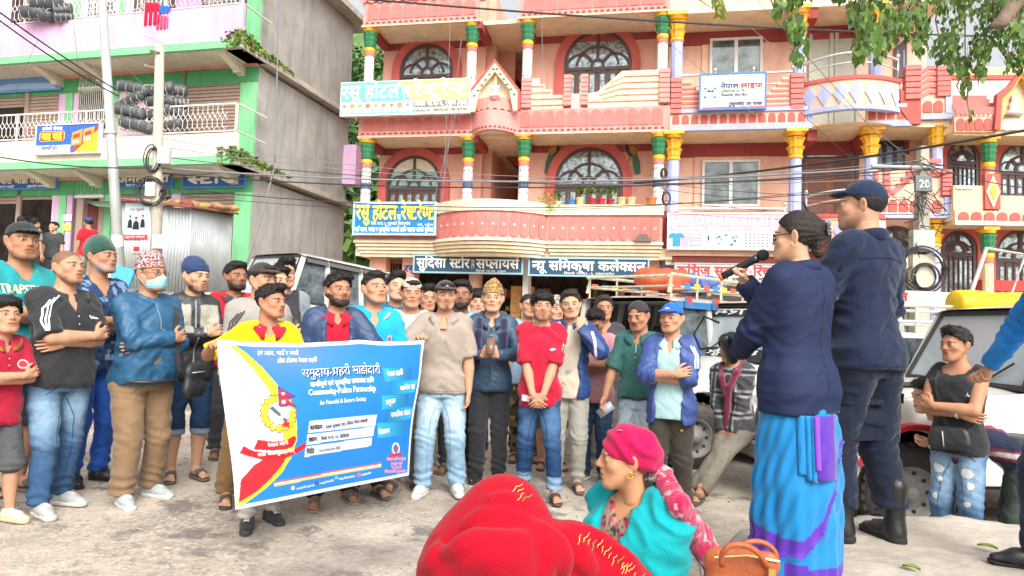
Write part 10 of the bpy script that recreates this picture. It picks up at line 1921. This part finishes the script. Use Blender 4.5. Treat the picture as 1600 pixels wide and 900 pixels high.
def redw(ctx):
 hp,body,H,tor=ctx['hp'],ctx['body'],ctx['H'],ctx['tor'];q=lambda*a:arr(hp(a));rc=pc('c4122a',.66)
 T_=lambda*a:tor(a)*H
 bl=body.location;Rz=rotz(-body.rotation_euler[2]);g=lambda px,py,Y:Rz@(arr(P(px,py,Y))-arr(bl));Rh=ctx['Rh']
 pts=[q(0,0,0),T_(.2,0,.5),T_(-.2,0,.5),T_(0,.25,.5),T_(0,-.2,.5),g(786,735,1.76),g(1030,920,1.9),g(640,920,1.7)];f=Field(np.min(pts,0)-.14,np.max(pts,0)+.14,.0085)
 f.ell(g(786,838,1.76),(.118,.132,.150),0);f.ell(g(724,900,1.74),(.115,.12,.125),.10);f.ell(g(812,890,1.76),(.09,.11,.12),.05)
 f.chain([g(830,868,1.8),g(890,872,1.82),g(950,905,1.84),g(1010,940,1.86)],[.075,.082,.078,.07],.05)
 f.chain([g(668,885,1.66),g(730,858,1.60),g(800,866,1.60),g(842,838,1.66)],[.022,.026,.024,.018],.02);f.chain([g(838,838,1.66),g(852,868,1.66),g(872,905,1.68)],[.026,.034,.03],.025);f.chain([g(690,912,1.62),g(770,888,1.585),g(850,902,1.62)],[.022,.026,.022],.02)
 f.loft(arr([[.50,0,.02,.17,.14],[.62,0,.02,.165,.13],[.74,0,.02,.14,.10],[.80,0,.02,.09,.07]])*H,.06,M=ctx['Rt'].T,o=ctx['oT'])
 f.ell(g(808,909,1.60),(.045,.05,.022),.02,'-')
 V,F=f.mesh();tr=ctx['surf'](V,F);c0=Rz@(arr((0,0,CAMZ))-arr(bl))
 def crease(px,rr,k=.016):
  P3=[]
  for(x0,y0),(x1,y1)in zip(px[:-1],px[1:]):
   for t in lsp(0,1,7)[:-1]:
    d=Rz@arr(ray(x0+(x1-x0)*t,y0+(y1-y0)*t));h=tr.ray_cast(Vector(c0),Vector(d))
    if h[0]is not None:P3.append(arr(h[0])+d*.003)
  if len(P3)>2:n=len(P3);f.chain(P3,[rr*1.5*(.3+.7*sin(PI*(i+.5)/n))for i in range(n)],k)
 for px,rr in(([(846,832),(800,852),(740,846),(682,872)],.017),([(848,838),(810,872),(750,870),(676,905)],.016),([(846,842),(820,890),(770,896)],.014),([(838,822),(800,806),(752,808),(716,830)],.010),([(842,826),(812,830),(770,826),(706,850)],.012),([(822,790),(790,778),(756,784)],.007),([(850,830),(856,862),(848,900)],.016),([(856,830),(874,862),(884,900)],.016),([(862,826),(900,848),(926,895)],.013),([(866,822),(920,836),(968,868),(1004,895)],.014),([(870,850),(910,878),(930,899)],.012),([(690,850),(668,890)],.012)):crease(px,rr)
 f.ell(g(848,832,1.655),(.022,.022,.026),.012)
 V,F=f.mesh();V=smooth_mesh(V,F,1,.4);N=vnormals(V,F);L=V-q(0,0,0);a=fold_noise(np.c_[L[:,0]*.8+L[:,2]*.6,L[:,1],L[:,2]-.8*L[:,0]],5,11,5);b=fold_noise(np.c_[L[:,0],L[:,1],L[:,2]+L[:,0]*.6],9,22,9);fal=sstep(.06,-.06,L[:,2]);V=V+N*(a*.006+b*.004)[:,None]
 C=np.tile(arr(rc),(len(V),1))*(.94+.12*vnoise(V,7,2))[:,None]
 sh=simple('shawl',V,F,C,M_WOOL,body);tr=ctx['surf'](V,F);vd=viewer_dir(ctx);lat=arr([-vd[1],vd[0],0])
 p=Parts();r=Rnd(6)
 c0=arr((0,0,CAMZ))-arr(bl);c0=Rz@c0
 def sprig(px,py,ang,L,n=6):
  for k in range(n):
   for sg in(-1,1):
    t=k/max(n-1,1)*L;ax,ay=px+t*cos(ang),py+t*sin(ang);dd=ang+sg*.75;VV=[]
    for w in(0,.5,1):
     for e in(-.8,.8):lw=8+5*sin(k*2.3+px+sg);cv=dd+sg*.5*w;x,y=ax+lw*w*cos(cv)-e*sin(dd),ay+lw*w*sin(cv)+e*cos(dd);d=Rz@arr(ray(x,y));h=tr.ray_cast(Vector(c0),Vector(d));VV.append((arr(h[0])if h[0]is not None else c0+d*1.7)-d*.004)
    p.add(arr(VV),arr([(0,1,3,2),(2,3,5,4)]),pc('e0b06a',.85)if k!=3 else pc('5a9a5a'))
 sprig(806,760,.9,22,4);sprig(905,838,.45,40);sprig(945,862,.6,42);sprig(975,885,.6,30,4)
 p.make('embroidery',M_CLOTH,sh)['kind']='stuff'
 c=g(808,905,1.66);f=Field(c-.1,c+.1,.007);f.ell(c,(.07,.05,.05),0);V,F=f.mesh();simple('hair',V,F,(.02,.017,.015),M_HAIR,body)
person(780,785,1.80,'woman wrapped in a red embroidered shawl sitting with bowed head in front',yaw=38,hyaw=20,hpitch=38,tone=(.46,.22,.12),sex='f',H=1.50,gz=P(780,785,1.80).z-1.46,hairst=None,lod=.8,fat=1.1,lean=20,bow=.03,top=dict(col=pc('4a5a7a'),sleeve='long'),bottom=dict(col=pc('5a2a3a'),width=1.3),shoes=SND(),legs=seat_legs(),R='clasp',L='clasp',extra=redw,group='women sitting at the front')
o=link_obj('step',make_mesh('step',arr([(x,y,z)for x in(-.75,.66)for y in(1.5,2.5)for z in(-.2,.26)]),arr([(0,1,3,2),(4,6,7,5),(0,4,5,1),(2,3,7,6),(0,2,6,4),(1,5,7,3)]),MATS['packed_earth']));o['kind']='structure';bv=o.modifiers.new('b','BEVEL');bv.width=.04;bv.segments=3
def handbag():
 c=P(1160,893,2.15);o=thing('handbag','tan leather handbag with looped handles beside the turquoise cardigan','handbag',(c.x,c.y,c.z-.10));m=mat('tan_leather',pc('b8623a'),rough=.45,var=.15,scale=9,bump=.25,bscale=60);f=Field((-.12,-.07,-.14),(.12,.07,.09),.006);f.cone((-.075,0,-.08),(.075,0,-.08),.055,.055,0,flat=((0,1,0),1.2));f.cone((-.07,0,.02),(.07,0,.03),.042,.038,.05,flat=((0,1,0),1.7));V,F=f.mesh();N=vnormals(V,F);V=V+N*((vnoise(V,22,3)-.5)*.010)[:,None];b=link_obj('bag_body',make_mesh('bag_body',V@rotz(-.35).T+arr([0,0,.10]),F,m,smooth=True),o);B0=V3((c.x,c.y,c.z))
 for y,dx,h in((-.045,-.01,.075),(.035,.05,.05)):MB().tube([B0+V3((dx+.065*cos(a)-.01*sin(a)*3*(y<0),y-.04*sin(a)*(y<0),.03+h*sin(a)))for a in lsp(0,PI,16)],.0085,8,raw=True).build('handle',m,o,smooth=True)
 MB().box(B0.x+.055,B0.x+.075,B0.y-.065,B0.y-.055,B0.z-.02,B0.z+.03).build('buckle',mat('brass',(.6,.42,.15),rough=.3,metal=.8,bump=0),o);MB().tube([B0+V3((-.09,-.02,.045)),B0+V3((0,-.035,.058)),B0+V3((.09,-.055,.05))],.004,6,raw=True).build('zip',mat('brass'),o)
handbag()
